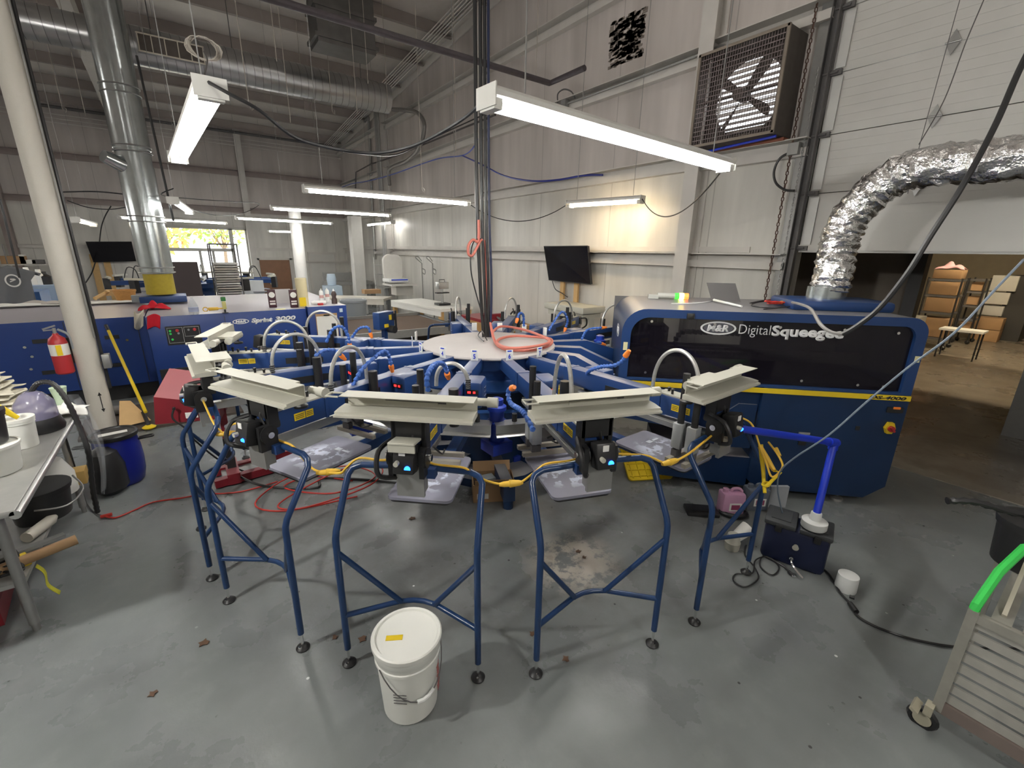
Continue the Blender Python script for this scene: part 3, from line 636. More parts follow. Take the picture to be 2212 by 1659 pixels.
# pallets
pal = None
b = MB(); b.prism([(x + 1.985, y) for x, y in rrect(.53, .35, .035)], .016, Matrix.Translation((0, 0, .842))); pal = b.build('pallet', INK, press)
b = MB(); b.prism([(x + 1.985, y) for x, y in rrect(.52, .325, .03)], .012, Matrix.Translation((0, 0, .829))); b.build('pallet_underside', BLACK, pal)
b = MB(); b.box((1.52, 0, .785), (1.12, .07, .07)); b.box((2.14, 0, .815), (.1, .09, .025)); b.build('pallet_arm', BLUEP, pal)
b = MB(); b.box((1.87, .02, .8585), (.035, .045, .002)); b.box((1.87, .085, .8585), (.018, .06, .002)); b.build('printed_mark', pm('ghost_ink', (.72, .75, .82), .5), pal)
pal.rotation_euler.z = PHI(5)
for k in range(16):
    if k in (5,): continue
    o = copy_tree(pal, press); o.rotation_euler.z = PHI(k)
# one print head, built along its own axis
def make_head():
    b = MB(); b.box((.80, 0, 1.182), (.72, .088, .105), bev=.004); b.box((1.70, 0, 1.178), (1.24, .104, .128), bev=.004)
    for x in (1.14, 1.95): b.box((x, 0, 1.178), (.02, .112, .134))
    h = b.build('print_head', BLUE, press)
    b = MB(); b.box((1.79, -.02, 1.062), (1.10, .045, .05)); b.box((1.79, -.045, 1.062), (1.10, .008, .022)); b.build('ruler_rail', ALU, h)
    b = MB(); b.box((2.10, 0, 1.247), (.34, .096, .008)); b.build('control_plate', BEIGE, h)
    b = MB()
    for k, x in enumerate((1.97, 2.02, 2.07, 2.12, 2.17, 2.22)):
        b.cyl((x, .02 * (-1) ** k, 1.25), (x, .02 * (-1) ** k, 1.268 + .008 * (k % 2)), .008, 8)
        b.lathe((x, .02 * (-1) ** k, 1.268 + .008 * (k % 2)), [(.012, 0), (.012, .008), (.004, .012)], 8)
    b.build('control_knob', BLACK, h)
    for y in (-.053, .053):
        for x, w_ in ((2.07, .05), (2.135, .07)):
            b = MB(); b.box((x, y, 1.178), (w_, .002, .042)); wl = b.build('warning_label', YELLOW, h, 'small yellow warning label')
            b = MB()
            for q in range(3): b.box((x, y * 1.024, 1.168 + q * .010), (w_ * .8, .001, .0035))
            b.build('label_print', BLACK, wl)
    b = MB(); b.box((1.66, .054, 1.165), (.30, .004, .05)); b.box((1.66, -.054, 1.165), (.30, .004, .05)); b.build('energy_chain_slot', BLACK, h)
    # front yoke
    b = MB()
    for y in (-.075, .075):
        b.box((2.31, y, 1.255), (.06, .022, .17)); b.box((2.35, y, 1.13), (.10, .024, .14)); b.cyl((2.35, y - .02, 1.15), (2.35, y + .02, 1.15), .05, 14)
    b.box((2.30, 0, 1.19), (.05, .17, .03)); b.box((2.33, 0, 1.285), (.02, .16, .11)); b.build('front_yoke', BLACK, h)
    b = MB()
    for y in (-.105, .105): b.cyl((2.35, y - .008, 1.15), (2.35, y + .008, 1.15), .017, 12)
    b.build('yoke_bolt', CHROME, h)
    b = MB(); b.box((2.375, .012, 1.04), (.02, .135, .17)); b.box((2.35, .074, 1.05), (.05, .012, .15)); b.box((2.35, -.05, 1.05), (.05, .012, .15)); b.build('lift_plate', ALUG, h)
    b = MB(); b.box((2.41, .005, 1.165), (.075, .10, .13), M=Matrix.Rotation(R(-12), 4, 'Y'), bev=.008); b.build('switch_box', BLACK, h)
    b = MB(); b.cyl((2.442, .027, 1.138), (2.456, .027, 1.135), .015, 16); b.build('blue_button', LEDB, h, 'glowing blue button')
    b = MB(); b.cyl((2.440, -.022, 1.163), (2.47, -.022, 1.163), .012, 10); b.build('switch_knob', BEIGE, h)
    b = MB(); b.box((2.442, .0, 1.212), (.004, .03, .03)); b.build('white_sticker', PAPER, h)
    b = MB(); b.tube(smooth([(2.31, -.09, 1.22), (2.42, -.12, 1.20), (2.46, -.11, 1.10), (2.38, -.06, 1.05)], 5), .012, 7); b.tube(smooth([(2.30, .03, 1.30), (2.34, .02, 1.24), (2.33, .05, 1.16)], 5), .008, 6); b.build('air_hose', BLACK, h)
    # front screen clamp
    b = MB(); T_ = frame3((2.30, .32, 0), (1, 0, 0), (0, 0, 1))      # local x radial, local y up, extruded along -y
    b.prism([(.060, 1.437), (.064, 1.442), (-.03, 1.442), (-.03, 1.372), (-.025, 1.372), (-.025, 1.437)], .64, T_)
    b.prism([(-.03, 1.346), (.095, 1.346), (.095, 1.356), (.080, 1.359), (.080, 1.369), (.03, 1.374), (-.03, 1.374)], .66, T_)
    o = b.build('screen_clamp', BEIGE, h)
    b = MB(); b.box((2.2757, .02, 1.402), (.002, .30, .009)); b.build('clamp_slot', DGREY, h)
    b = MB(); b.tube([(2.31, -.32, 1.44), (2.31, -.38, 1.44), (2.37, -.38, 1.44), (2.37, -.32, 1.44)], .005, 5); b.build('wire_bail', BEIGE, h)
    b = MB(); b.cyl((2.22, .30, 1.40), (2.22, .38, 1.40), .02, 14); b.cyl((2.22, .36, 1.40), (2.22, .41, 1.40), .026, 14); b.build('clamp_knob', BEIGE, h)
    b = MB(); b.box((2.22, 0, 1.395), (.12, .26, .016)); b.cyl((2.19, -.16, 1.37), (2.19, .16, 1.37), .028, 14); b.build('clamp_slide', BEIGE, h)
    for y in (-.2, .2):
        b = MB(); b.cyl((2.22, y, 1.30), (2.22, y, 1.36), .008, 8); b.lathe((2.22, y, 1.285), [(.036, 0), (.036, .012), (.012, .02)], 14); b.build('levelling_pad', BLACK, h)
    # rear clamp
    b = MB(); T2 = frame3((1.46, .26, 0), (1, 0, 0), (0, 0, 1))
    b.prism([(.03, .915), (.06, .905), (.062, .91), (.036, .925), (.036, .985), (.05, .99), (-.05, .99), (-.05, .982), (.026, .98)], .56, T2)
    b.box((1.46, 0, 1.05), (.05, .07, .12)); b.build('rear_clamp', ALU, h)
    b = MB()
    for y in (-.16, .16): b.cyl((1.45, y, .99), (1.45, y, 1.045), .018, 10)
    b.build('rear_clamp_knob', BLACK, h)
    # controller box
    b = MB(); b.box((1.30, .115, 1.155), (.20, .13, .19), bev=.02)
    for k in range(3): b.box((1.27, .182, 1.12 + k * .03), (.06, .006, .008))
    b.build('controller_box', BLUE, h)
    b = MB(); b.box((1.402, .115, 1.18), (.004, .085, .035)); b.build('display_panel', BLACK, h)
    b = MB(); b.box((1.405, .095, 1.18), (.003, .022, .014)); b.box((1.405, .130, 1.18), (.003, .016, .014)); b.build('red_digits', LEDR, h)
    # number tag on the hub end
    b = MB(); b.box((.735, 0, 1.283), (.006, .058, .09), bev=.002); b.build('number_tag', WHITE, h)
    return h
CYLG = pm('cyl_grey', (.42, .43, .43), .4, .3); SQT = pm('sq_tube', (.40, .37, .31), .5, .4)
def carriage(h, x):
    for dx in (-.045, .045):
        b = MB(); b.cyl((x + dx, -.115, 1.12), (x + dx, -.115, 1.36 + (.07 if dx < 0 else 0)), .021, 12); b.build('air_cylinder_rod', BLACK, h)
        b = MB(); b.box((x + dx, -.115, 1.04), (.062, .062, .16), bev=.003); b.cyl((x + dx, -.115, .96), (x + dx, -.115, .90), .012, 8); b.build('cylinder_block', CYLG, h)
    b = MB(); b.cyl((x - .02, .09, 1.10), (x - .02, .09, 1.33), .03, 12); b.build('air_cylinder', BLACK, h)
    b = MB(); b.box((x, -.06, .99), (.15, .10, .03)); b.box((x - .05, -.115, .925), (.035, .06, .05)); b.box((x + .05, -.115, .925), (.035, .06, .05)); b.build('carriage_plate', DGREY, h)
    for dx in (-.055, .055):
        b = MB(); b.box((x + dx, -.03, .895), (.030, .34, .026)); b.build('squeegee_bar', SQT, h)
    b = MB(); b.tube(smooth([(x + .05, -.06, .98), (x + .10, -.02, 1.02), (x + .06, .03, .95), (x - .04, .02, .93)], 5), .006, 5); b.build('thin_tube', BLACK, h)
def arch(h, x0, x1, ztop, rot=0.0, r=.0125, y=0.0):
    P = []
    for i in range(15):
        a = math.pi * i / 14; cx = (x0 + x1) / 2; rr = (x1 - x0) / 2
        d = -rr * math.cos(a); P.append(Vector((cx + d * math.cos(rot), y + d * math.sin(rot), 1.24 + (ztop - 1.24) * math.sin(a) ** .75)))
    b = MB(); b.tube(smooth(P, 2), r, 8); b.build('hose_arch', HOSE, h)
    b = MB()
    for q in range(5): b.lathe((P[-1].x, P[-1].y, 1.235 + q * .014), [(.018, 0), (.018, .006), (.014, .007)], 10)
    b.build('strain_relief', BLACK, h)
HEADS = {}
proto = make_head()
for n in (5, 6, 7, 4, 3, 2, 1, 14, 13, 12, 11):
    h = proto if n == 5 else copy_tree(proto, press)
    if n in (1, 11, 12, 13, 14):
        for ch in list(h.children):
            if ch.name.split('.')[0] in ('screen_clamp', 'wire_bail', 'clamp_knob', 'clamp_slide', 'levelling_pad', 'clamp_slot', 'front_yoke', 'yoke_bolt'): bpy.data.objects.remove(ch)
    h.rotation_euler.z = PHI(n); HEADS[n] = h
for n, h in HEADS.items():
    cxn = {5: 1.83, 6: 1.72, 7: 2.20, 4: 1.62, 3: 1.65, 2: 1.7, 1: 1.6, 14: 1.75, 13: 1.7, 12: 1.75, 11: 1.8}[n]
    carriage(h, cxn)
    if n == 5: arch(h, 1.38, 1.60, 1.40, R(85), .014)
    elif n == 6: arch(h, 1.80, 2.06, 1.55, R(0), .0125, -.02)
    elif n == 7: arch(h, 1.86, 2.18, 1.53)
    else: arch(h, cxn - .08, cxn + .27, 1.50, R(10 if n < 5 else -20))
    s = str(n); wd = .017 * len(s) + .003; tm = frame3((.7395, -wd / 2, 1.256), (0, 1, 0), (0, 0, 1))
    text('tag_number', s, wd, .038, tm, BRBLUE, h, .0006, bold=.02)
    b = MB(); b.box((.739, 0, 1.318), (.002, .035, .010)); b.build('tag_mark', BRBLUE, h)
bb = MB(); bb.box((2.41, .005, 1.255), (.11, .125, .012), M=Matrix.Rotation(R(-8), 4, 'Y'), bev=.004); bb.box((2.455, .005, 1.237), (.01, .125, .035)); bb.build('box_cover', BEIGE, HEADS[5], 'cream sheet metal cover over the switch box')
# short support arms towards the big unit
for n, L in ((8, .75), (9, .7), (10, .95)):
    a = PHI(n); b = MB(); M_ = Matrix.Rotation(a, 4, 'Z')
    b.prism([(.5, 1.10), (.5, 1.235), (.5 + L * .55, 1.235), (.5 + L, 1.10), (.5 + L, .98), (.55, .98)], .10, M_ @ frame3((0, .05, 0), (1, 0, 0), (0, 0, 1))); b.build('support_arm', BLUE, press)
# yellow lift column and blue motors between the heads
b = MB(); a = PHI(6) + R(11); M_ = Matrix.Rotation(a, 4, 'Z'); b.box(M_ @ Vector((1.0, .05, 1.02)), (.12, .30, .07), rz=a, bev=.01); b.box(M_ @ Vector((1.0, .05, .95)), (.08, .26, .08), rz=a); b.build('yellow_bracket', YELLOW, press, 'yellow painted bracket')
MOTB = pm('motor_blue', (.01, .035, .32), .35)
def motor(n, off, r, z=0.0):
    a = PHI(n) + R(off); M_ = Matrix.Rotation(a, 4, 'Z'); c = M_ @ Vector((r, 0, 0)); b = MB()
    b.lathe((c.x, c.y, .84 + z), [(.055, 0), (.055, .12), (.07, .125), (.07, .145), (.052, .15), (.052, .22), (.066, .225), (.066, .25), (.045, .26), (.045, .30), (.02, .31)], 20)
    b.box((c.x, c.y, .80 + z), (.16, .16, .08)); b.build('coolant_motor', MOTB, press)
motor(5, 11.5, 1.42); motor(10, 11, 1.35, .08); motor(3, 11, 1.45)
# segmented coolant hoses with orange nozzles: each belongs to its head
def loc(n, P, r=.015):
    Q = smooth(P, 8); b = MB(); L = 0; last = Q[0]; S = [Q[0]]
    for p in Q[1:]:
        L += (p - last).length; last = p
        if L > .026: S.append(p); L = 0
    for a_, c_ in zip(S[:-1], S[1:]):
        m_ = (a_ + c_) / 2; b.tube([a_, a_.lerp(m_, .5), m_, c_], [r * .62, r * 1.05, r, r * .62], 8)
    o = b.build('segmented_hose', LOC, press); o.location = -P0
    t = (S[-1] - S[-3]).normalized(); b = MB(); b.tube([S[-1], S[-1] + t * .02, S[-1] + t * .055], [r * 1.3, r * 1.3, r * .8], 10); o2 = b.build('orange_nozzle', ORANGE, o); return o
loc(7, [onrad(7, 1268, 808, -.06), onrad(7, 1275, 800, -.1), onrad(7, 1300, 792, -.1), onrad(7, 1325, 790, -.1), onrad(7, 1345, 780, -.1), onrad(7, 1352, 765, -.1)])
loc(4, [onrad(4, 762, 835), onrad(4, 780, 800), onrad(4, 812, 770), onrad(4, 832, 758), onrad(4, 842, 775), onrad(4, 845, 792)])
loc(5, [onrad(5, 925, 845, .0), onrad(5, 922, 815, .0), onrad(5, 935, 790), onrad(5, 955, 785), onrad(5, 965, 800), onrad(5, 965, 815)])
loc(6, [onrad(6, 1152, 930, -.3), onrad(6, 1130, 890, -.3), onrad(6, 1102, 870, -.3), onrad(6, 1098, 845, -.3), onrad(6, 1108, 838, -.3)])
loc(3, [onrad(3, 680, 770), onrad(3, 700, 757), onrad(3, 725, 757), onrad(3, 738, 770)])
loc(2, [onrad(2, 705, 740), onrad(2, 718, 712), onrad(2, 738, 705), onrad(2, 752, 725), onrad(2, 755, 742)])
loc(1, [onrad(1, 760, 730), onrad(1, 775, 710), onrad(1, 795, 707), onrad(1, 800, 722)])
loc(12, [onrad(12, 1132, 705), onrad(12, 1130, 680), onrad(12, 1122, 677), onrad(12, 1118, 688)])
loc(11, [onrad(11, 1185, 715, .1), onrad(11, 1200, 690, .1), onrad(11, 1215, 673, .1), onrad(11, 1226, 690, .1), onrad(11, 1222, 708, .1)])
loc(10, [onrad(10, 1250, 755), onrad(10, 1258, 730), onrad(10, 1270, 712), onrad(10, 1300, 708)], .013)
loc(10, [onrad(10, 1285, 780), onrad(10, 1282, 750), onrad(10, 1292, 738), onrad(10, 1302, 745)], .013)
# operator control box standing on the press between stations
b = MB(); b.box((0, 0, 0), (.26, .10, .20), bev=.008); o = b.build('operator_console', BLUEP, press)
cpos = Vector((1.85, 5.15, 1.30)); o.location = cpos - P0; o.rotation_euler.z = R(28)
b = MB(); b.box((.06, -.055, .03), (.06, .004, .06)); b.box((-.02, -.055, -.06), (.07, .004, .04)); b.build('yellow_label', YELLOW, o)
b = MB(); b.box((.10, -.056, .03), (.05, .006, .08)); b.cyl((.05, -.12, -.11), (.05, 0, -.11), .045, 12); b.box((.14, -.06, 0), (.012, .02, .2)); b.build('dark_fitting', BLACK, o)
b = MB(); b.box((.0, 0, -.20), (.05, .05, .25)); b.build('console_post', BLUEP, o)

# ---------------------------------------------------------------- tube barriers in front of the heads
def guard_proto():
    g = empty('safety_barrier', (CX, CY, 0), 0)
    hw = .345; rr = .0165; legs = []
    def leg(s):
        b = MB(); P = [(2.5, s * hw, .10), (2.5, s * hw, .74), (2.497, s * hw, .765)]
        P += [(2.485, s * hw, .80), (2.33, s * (hw - .005), 1.02), (2.315, s * (hw - .025), 1.05), (2.305, s * (hw - .07), 1.066)]
        b.tube(smooth(P, 3) if 0 else P, rr, 10); return b
    gl = []
    for s in (-1, 1):
        l = leg(s).build('leg', TUBEB, g); gl.append(l)
        b = MB(); b.cyl((2.5, s * hw, .02), (2.5, s * hw, .12), .008, 8); b.build('threaded_rod', CHROME, l)
        b = MB(); b.lathe((2.5, s * hw, 0), [(.034, 0), (.036, .008), (.024, .02), (.010, .026)], 20); b.build('foot_pad', BLACK, l)
        b = MB(); b.cyl((2.52, s * hw, .018), (2.52, s * hw, .024), .006, 8); b.build('pad_bolt', CHROME, l)
    b = MB(); b.tube([(2.305, -(hw - .07), 1.066), (2.30, -.07, 1.072), (2.30, .07, 1.072), (2.305, hw - .07, 1.066)], rr, 10); b.build('top_rail', TUBEB, g)
    b = MB(); b.tube([(2.5, -hw, .31), (2.37, -.10, .31), (2.352, -.03, .31), (2.352, .03, .31), (2.37, .10, .31), (2.5, hw, .31)], .014, 10); b.build('cross_tube', TUBEB, g)
    for s in (-1, 1):
        b = MB(); b.tube([(2.5, s * hw, .69), (2.375, s * .09, .315)], .014, 10); b.build('brace', TUBEB, g)
    for s in (-1, 1): b = MB(); b.box((2.32, s * .085, 1.06), (.05, .05, .05)); b.build('clamp', BLUEP, g)
    return g
GL = {5: 'blue tube barrier standing behind the white lidded bucket', 6: 'blue tube barrier right of the bucket, over the worn bright floor patch', 7: 'blue tube barrier beside the cooler box with yellow cord wrapped on it',
      4: 'blue tube barrier in front of the grey pallet, second from the red flash unit', 3: 'blue tube barrier mostly edge-on nearest the blue barrel', 2: 'blue tube barrier behind the edge-on one, near the red flash post',
      1: 'blue tube barrier half hidden behind the press in front of the dryer', 14: 'blue tube barrier on the far side of the press near the conveyor belt'}
gp = guard_proto(); first = True
for n in (5, 6, 7, 4, 3, 2, 1, 14):
    g = gp if first else copy_tree(gp); first = False
    g.rotation_euler.z = PHI(n) + (R(.3) if n != 7 else R(1.2)); tag(g, GL[n], 'barrier', 'tube barriers round the press')

# ================================================================ LARGE ENCLOSED DIGITAL UNIT
def ring_text(parent, M, w, h, band, m, name='logo_oval'):
    b = MB(); n = 40; A = ellipse(n, w / 2, h / 2); B_ = ellipse(n, w / 2 - band, h / 2 - band * .8); vs = []
    for z in (0, .0015):
        vs += [M @ Vector((x, y, z)) for x, y in A] + [M @ Vector((x, y, z)) for x, y in B_]
    fs = []
    for k in range(n):
        j = (k + 1) % n; fs += [(2 * n + k, 2 * n + j, 3 * n + j, 3 * n + k), (k, n + k, n + j, j), (k, j, 2 * n + j, 2 * n + k), (n + k, 3 * n + k, 3 * n + j, n + j)]
    b.add(vs, fs); return b.build(name, m, parent)
D = empty('digital_printing_unit', (3.00, 2.53, 0), R(-44.7)); tag(D, 'large dark blue enclosed digital printing unit with smoked window and yellow stripe', 'printing machine')
DX, DY, ZT = 2.33, 1.22, 1.655
def outline(r1, r2, x0, x1, z0, z1, n=8):
    P = [(x0, z0), (x1, z0)]
    for k in range(n + 1): a = R(90 * k / n); P.append((x1 - r2 + r2 * math.cos(a), z1 - r2 + r2 * math.sin(a)))
    for k in range(n + 1): a = R(90 + 90 * k / n); P.append((x0 + r1 + r1 * math.cos(a), z1 - r1 + r1 * math.sin(a)))
    return P
O = outline(.20, .13, 0, DX, 1.03, ZT); I = outline(.15, .09, .075, DX - .08, 1.05, ZT - .07)
TF = frame3((0, 0, 0), (1, 0, 0), (0, 0, 1))
def TY(y): return frame3((0, y, 0), (1, 0, 0), (0, 0, 1))
b = MB(); n = len(O)                                     # front frame with window hole
vs = [Vector((x, 0, z)) for x, z in O] + [Vector((x, 0, z)) for x, z in I] + [Vector((x, .05, z)) for x, z in O] + [Vector((x, .05, z)) for x, z in I]
fs = [(k, (k + 1) % n, n + (k + 1) % n, n + k) for k in range(n)] + [(2 * n + k, 3 * n + k, 3 * n + (k + 1) % n, 2 * n + (k + 1) % n) for k in range(n)] + [(n + k, n + (k + 1) % n, 3 * n + (k + 1) % n, 3 * n + k) for k in range(n)]
b.add(vs, fs); b.build('window_surround', BLUEP, D)
b = MB(); vs = []; m_ = len(O)                            # hood: skin over the top and both ends
for y in (.0, DY): vs += [Vector((x, y, z)) for x, z in O[1:] + O[:1]]
fs = [(k, k + 1, m_ + k + 1, m_ + k) for k in range(m_ - 1)]
b.add(vs, fs, True); b.build('hood', BLUED, D)
b = MB()
b.box((.25, DY, 1.35), (.5, .03, .6)); b.box((1.85, DY, 1.35), (.95, .03, .6)); b.box((.95, DY, 1.60), (.9, .03, .08)); b.box((.95, DY, 1.10), (.9, .03, .12)); b.build('rear_panel', DGREY, D)
b = MB(); b.prism(I, .006, TY(.036)); b.build('smoked_window', SMOKE, D)
b = MB(); b.prism([(1.215, .16), (1.30, .08), (2.18, .08), (2.33, .20), (2.33, 1.03), (1.215, 1.03)], DY, TY(DY)); b.build('lower_cabinet', BLUED, D)
b = MB(); b.prism([(0.0, .86), (.55, .80), (1.215, .80), (1.215, 1.03), (0, 1.03)], DY * .96, TY(DY)); b.build('head_deck', BLUED, D)
b = MB(); b.prism([(.42, .12), (1.215, .08), (1.215, .36), (.42, .36)], DY * .6, TY(DY * .62)); b.box((.46, .1, .34), (.1, .1, .02)); b.build('base_plinth', BLUED, D)
b = MB(); b.box((.9, DY - .02, .58), (1.2, .03, .46)); b.build('inner_back', BLACK, D)
b = MB(); b.prism([(.98, .45), (1.20, .45), (1.20, .86), (1.05, .86), (.98, .80)], .02, TY(.05)); b.build('side_door', BLUED, D)
b = MB(); b.box((1.165, -.006, 1.003), (2.33, .012, .042)); b.build('yellow_stripe', YELLOW, D)
b = MB(); b.box((1.17, .6, 1.06), (2.2, 1.1, .03)); b.build('print_bed', BLACK, D)
b = MB()
for k in range(26): b.box((.62 + k * .045, .30, 1.43), (.034, .07, .035), M=Matrix.Rotation(R(10), 4, 'Y'))
for k in range(8): a = R(90 + 180 * k / 7); b.box((.60 + .09 * math.cos(a), .30, 1.34 + .09 * math.sin(a)), (.03, .07, .03))
for k in range(14): b.box((.62 + k * .045, .30, 1.25), (.034, .07, .03))
b.build('energy_chain', BLACK, D)
b = MB(); b.box((1.1, .45, 1.22), (2.1, .06, .10)); b.box((.35, .4, 1.3), (.16, .3, .34)); b.box((.22, .5, 1.30), (.04, .04, .5)); b.box((.40, .55, 1.35), (.05, .05, .5)); b.build('gantry', DGREY, D)
b = MB(); b.box((1.55, .012, 1.596), (1.95 - .6, .02, .018)); b.box((.66, .012, 1.596), (.2, .02, .018)); b.build('sash_rail', ALU, D)
b = MB(); b.box((.545, -.004, 1.606), (.06, .03, .05), bev=.006); b.build('latch', BLACK, D)
for x, z in ((.24, 1.55), (.75, 1.545), (1.26, 1.54), (1.74, 1.54), (2.13, 1.53), (.23, 1.10), (1.5, 1.10), (1.93, 1.09), (2.12, 1.09)):
    b = MB(); b.cyl((x, .03, z), (x, .012, z), .011, 12); b.build('window_screw', CHROME, D)
WL = pm('white_lettering', (.82, .82, .82), .5)
YF = .0295
ring_text(D, frame3((.785, YF, 1.512), (1, 0, 0), (0, 0, 1)), .285, .112, .016, WL)
b = MB(); b.prism(ellipse(30, .118, .04), .0008, frame3((.785, YF + .001, 1.512), (1, 0, 0), (0, 0, 1))); b.build('logo_ground', pm('logo_grey', (.10, .10, .12), .4), D)
text('logo_letters', 'M&R', .175, .052, frame3((.695, YF - .001, 1.487), (1, 0, 0), (0, 0, 1)), WL, D, .002, shear=.15, bold=.045)
text('lettering_digital', 'Digital', .245, .082, frame3((.95, YF, 1.472), (1, 0, 0), (0, 0, 1)), WL, D, .002, bold=-.008)
text('lettering_squeegee', 'Squeegee', .545, .080, frame3((1.205, YF, 1.470), (1, 0, 0), (0, 0, 1)), WL, D, .002, bold=.04)
text('stripe_lettering', 'DS-4000', .275, .026, frame3((2.02, -.013, .990), (1, 0, 0), (0, 0, 1)), BLACK, D, .001, shear=.25, bold=.04)
b = MB(); b.box((.038, -.002, 1.33), (.036, .004, .07)); b.build('warning_label', pm('pale_yellow_label', (.75, .7, .4), .5), D); b = MB(); b.box((2.30, -.002, 1.33), (.036, .004, .05)); b.build('warning_label', MATS['pale_yellow_label'], D)
b = MB(); b.prism([(.03 * math.cos(k * math.pi / 3) * 1.3, .055 * math.sin(k * math.pi / 3)) for k in range(6)], .03, frame3((2.23, 0, .745), (1, 0, 0), (0, 0, 1))); b.build('isolator_plate', YELLOW, D)
b = MB(); b.cyl((2.23, -.028, .745), (2.23, -.05, .745), .024, 16); b.box((2.23, -.058, .745), (.045, .02, .014), M=Matrix.Rotation(R(50), 4, 'Y')); b.build('isolator_knob', RED, D)
b = MB(); b.box((2.24, -.005, .90), (.12, .012, .045)); b.build('handle_recess', BLACK, D); b = MB(); b.box((2.245, -.015, .92), (.05, .008, .018)); b.build('orange_tape', ORANGE, D)
for x, z in ((2.0, .72), (1.87, .35)): b = MB(); b.box((x, -.003, z), (.032, .008, .036)); b.build('latch_recess', BLACK, D)
b = MB(); b.box((1.60, -.004, .64), (.09, .008, .02)); b.build('serial_plate', ALU, D); b = MB(); b.box((1.60, -.004, .57), (.06, .01, .08)); b.build('key_switch', BLACK, D)
for x, y in ((2.02, .08), (.72, .55), (1.95, 1.05), (.9, 1.05)):
    b = MB(); b.cyl((x, y, .02), (x, y, .12), .012, 8); b.lathe((x, y, 0), [(.055, 0), (.05, .02), (.02, .035)], 18); b.build('levelling_foot', ALUG, D)
# oval badge on the near end face
ring_text(D, frame3((-.0015, .42, 1.40), (0, -1, 0), (0, 0, 1)), .26, .12, .014, WL)
text('end_badge_letters', 'M&R', .17, .06, frame3((-.0015, .50, 1.372), (0, -1, 0), (0, 0, 1)), WL, D, .0015, shear=.15, bold=.04)
b = MB(); b.box((1.84, .55, 1.695), (.80, .52, .09), bev=.03); b.build('exhaust_plenum', BLUEP, D)
b = MB(); b.tube([(1.84, .62, 1.74), (1.84, .62, 1.84)], .155, 28); b.build('duct_collar', STEEL, D)
# crinkled foil hose
fp = [(4.75, 1.66, 1.80), (4.76, 1.66, 1.95), (4.80, 1.68, 2.14), (4.83, 1.68, 2.32), (4.85, 1.62, 2.50), (4.87, 1.48, 2.68), (4.88, 1.30, 2.78), (4.9, 1.02, 2.79), (4.9, .7, 2.78), (4.9, .1, 2.80), (4.9, -.9, 2.82), (4.9, -2.4, 2.9)]
Q = smooth(fp, 9); b = MB(); seg = 36; rings = []; ref = Vector((1, 0, 0)); vs = []
random.seed(3)
for i, p in enumerate(Q):
    t = (Q[min(i + 1, len(Q) - 1)] - Q[max(i - 1, 0)]).normalized(); ref = (ref - t * ref.dot(t)).normalized(); bi = t.cross(ref)
    for k in range(seg): a = 2 * math.pi * k / seg; rr = .148 + random.uniform(-.010, .010) + .006 * math.sin(i * 1.9) + .006 * math.sin(5 * a + i * .7); vs.append(p + (ref * math.cos(a) + bi * math.sin(a)) * rr)
fs = [(i * seg + k, i * seg + (k + 1) % seg, (i + 1) * seg + (k + 1) % seg, (i + 1) * seg + k) for i in range(len(Q) - 1) for k in range(seg)]
b.add(vs, fs); o = b.build('foil_duct_hose', FOIL); tag(o, 'crinkled silver foil duct hose rising from the digital unit and bending right', 'duct hose')
b = MB(); b.tube([(4.88, 1.30 + .0, 2.60), (4.88, 1.30, 2.98)], .003, 4); b.tube([(4.88, 1.30, 2.98), (5.3, 1.35, 5.6)], .003, 4); tag(b.build('support_wire', DGREY), 'thin wire holding up the bend of the foil duct hose', 'wire')
def onD(px, py, z=1.66): return atz(px, py, z)
# signal tower lying lit on the hood
t = empty('signal_lamp', onD(1468, 640, 1.69), R(-44.7)); tag(t, 'signal tower lamp lying on its side glowing yellow on the digital unit', 'signal lamp')
for k, (c_, nm) in enumerate(((em('sig_green', (.05, .5, .05), .8), 'green_lens'), (em('sig_yellow', (1.0, .8, .1), 14), 'yellow_lens'), (em('sig_orange', (1.0, .2, .04), 1.2), 'orange_lens'))):
    b = MB(); b.cyl((-.05 + k * .045, 0, 0), (-.006 + k * .045, 0, 0), .032, 18); b.build(nm, c_, t)
b = MB(); b.cyl((-.22, 0, 0), (-.05, 0, 0), .03, 16); b.box((-.26, 0, -.01), (.10, .06, .04)); b.build('lamp_body', pm('dull_white', (.5, .5, .46), .6), t)
# dark flap standing open on the hood, stainless tray
b = MB(); p0, p1, p2, p3 = onD(1500, 607, 1.66), onD(1590, 606, 1.66), onD(1598, 650, 1.66), onD(1537, 650, 1.66)
q2 = onD(1600, 652, 1.665); q3 = onD(1530, 650, 1.665); up = Vector((0, 0, .17)); bk = Vector((.703, .711, 0)) * .08
lw = (q2 - q3).normalized(); q3 = q2 - lw * .27
b.add([q3, q2, q2 + up + bk - lw * .05, q3 + up + bk - lw * .05, q3 + Vector((.703, .711, 0)) * .01, q2 + Vector((.703, .711, 0)) * .01, q2 + up + bk * 1.12 - lw * .05, q3 + up + bk * 1.12 - lw * .05], [(0, 1, 2, 3), (4, 7, 6, 5), (0, 4, 5, 1), (1, 5, 6, 2), (2, 6, 7, 3), (3, 7, 4, 0)])
tag(b.build('hatch_flap', DGREY), 'dark grey metal plate tilted up on top of the digital unit', 'metal plate')
b = MB(); P = [onD(1450, 656), onD(1505, 655), onD(1540, 650), onD(1552, 646)]; b.tube(smooth(P, 5), .006, 6); b.tube([onD(1542, 648, 1.68), onD(1602, 662, 1.67)], [.012, .010], 10); b.lathe(onD(1545, 648, 1.66), [(.02, 0), (.022, .03), (.01, .04)], 14)
tag(b.build('white_nozzle', WHITE), 'white hand nozzle with its tube lying on the digital unit', 'nozzle')
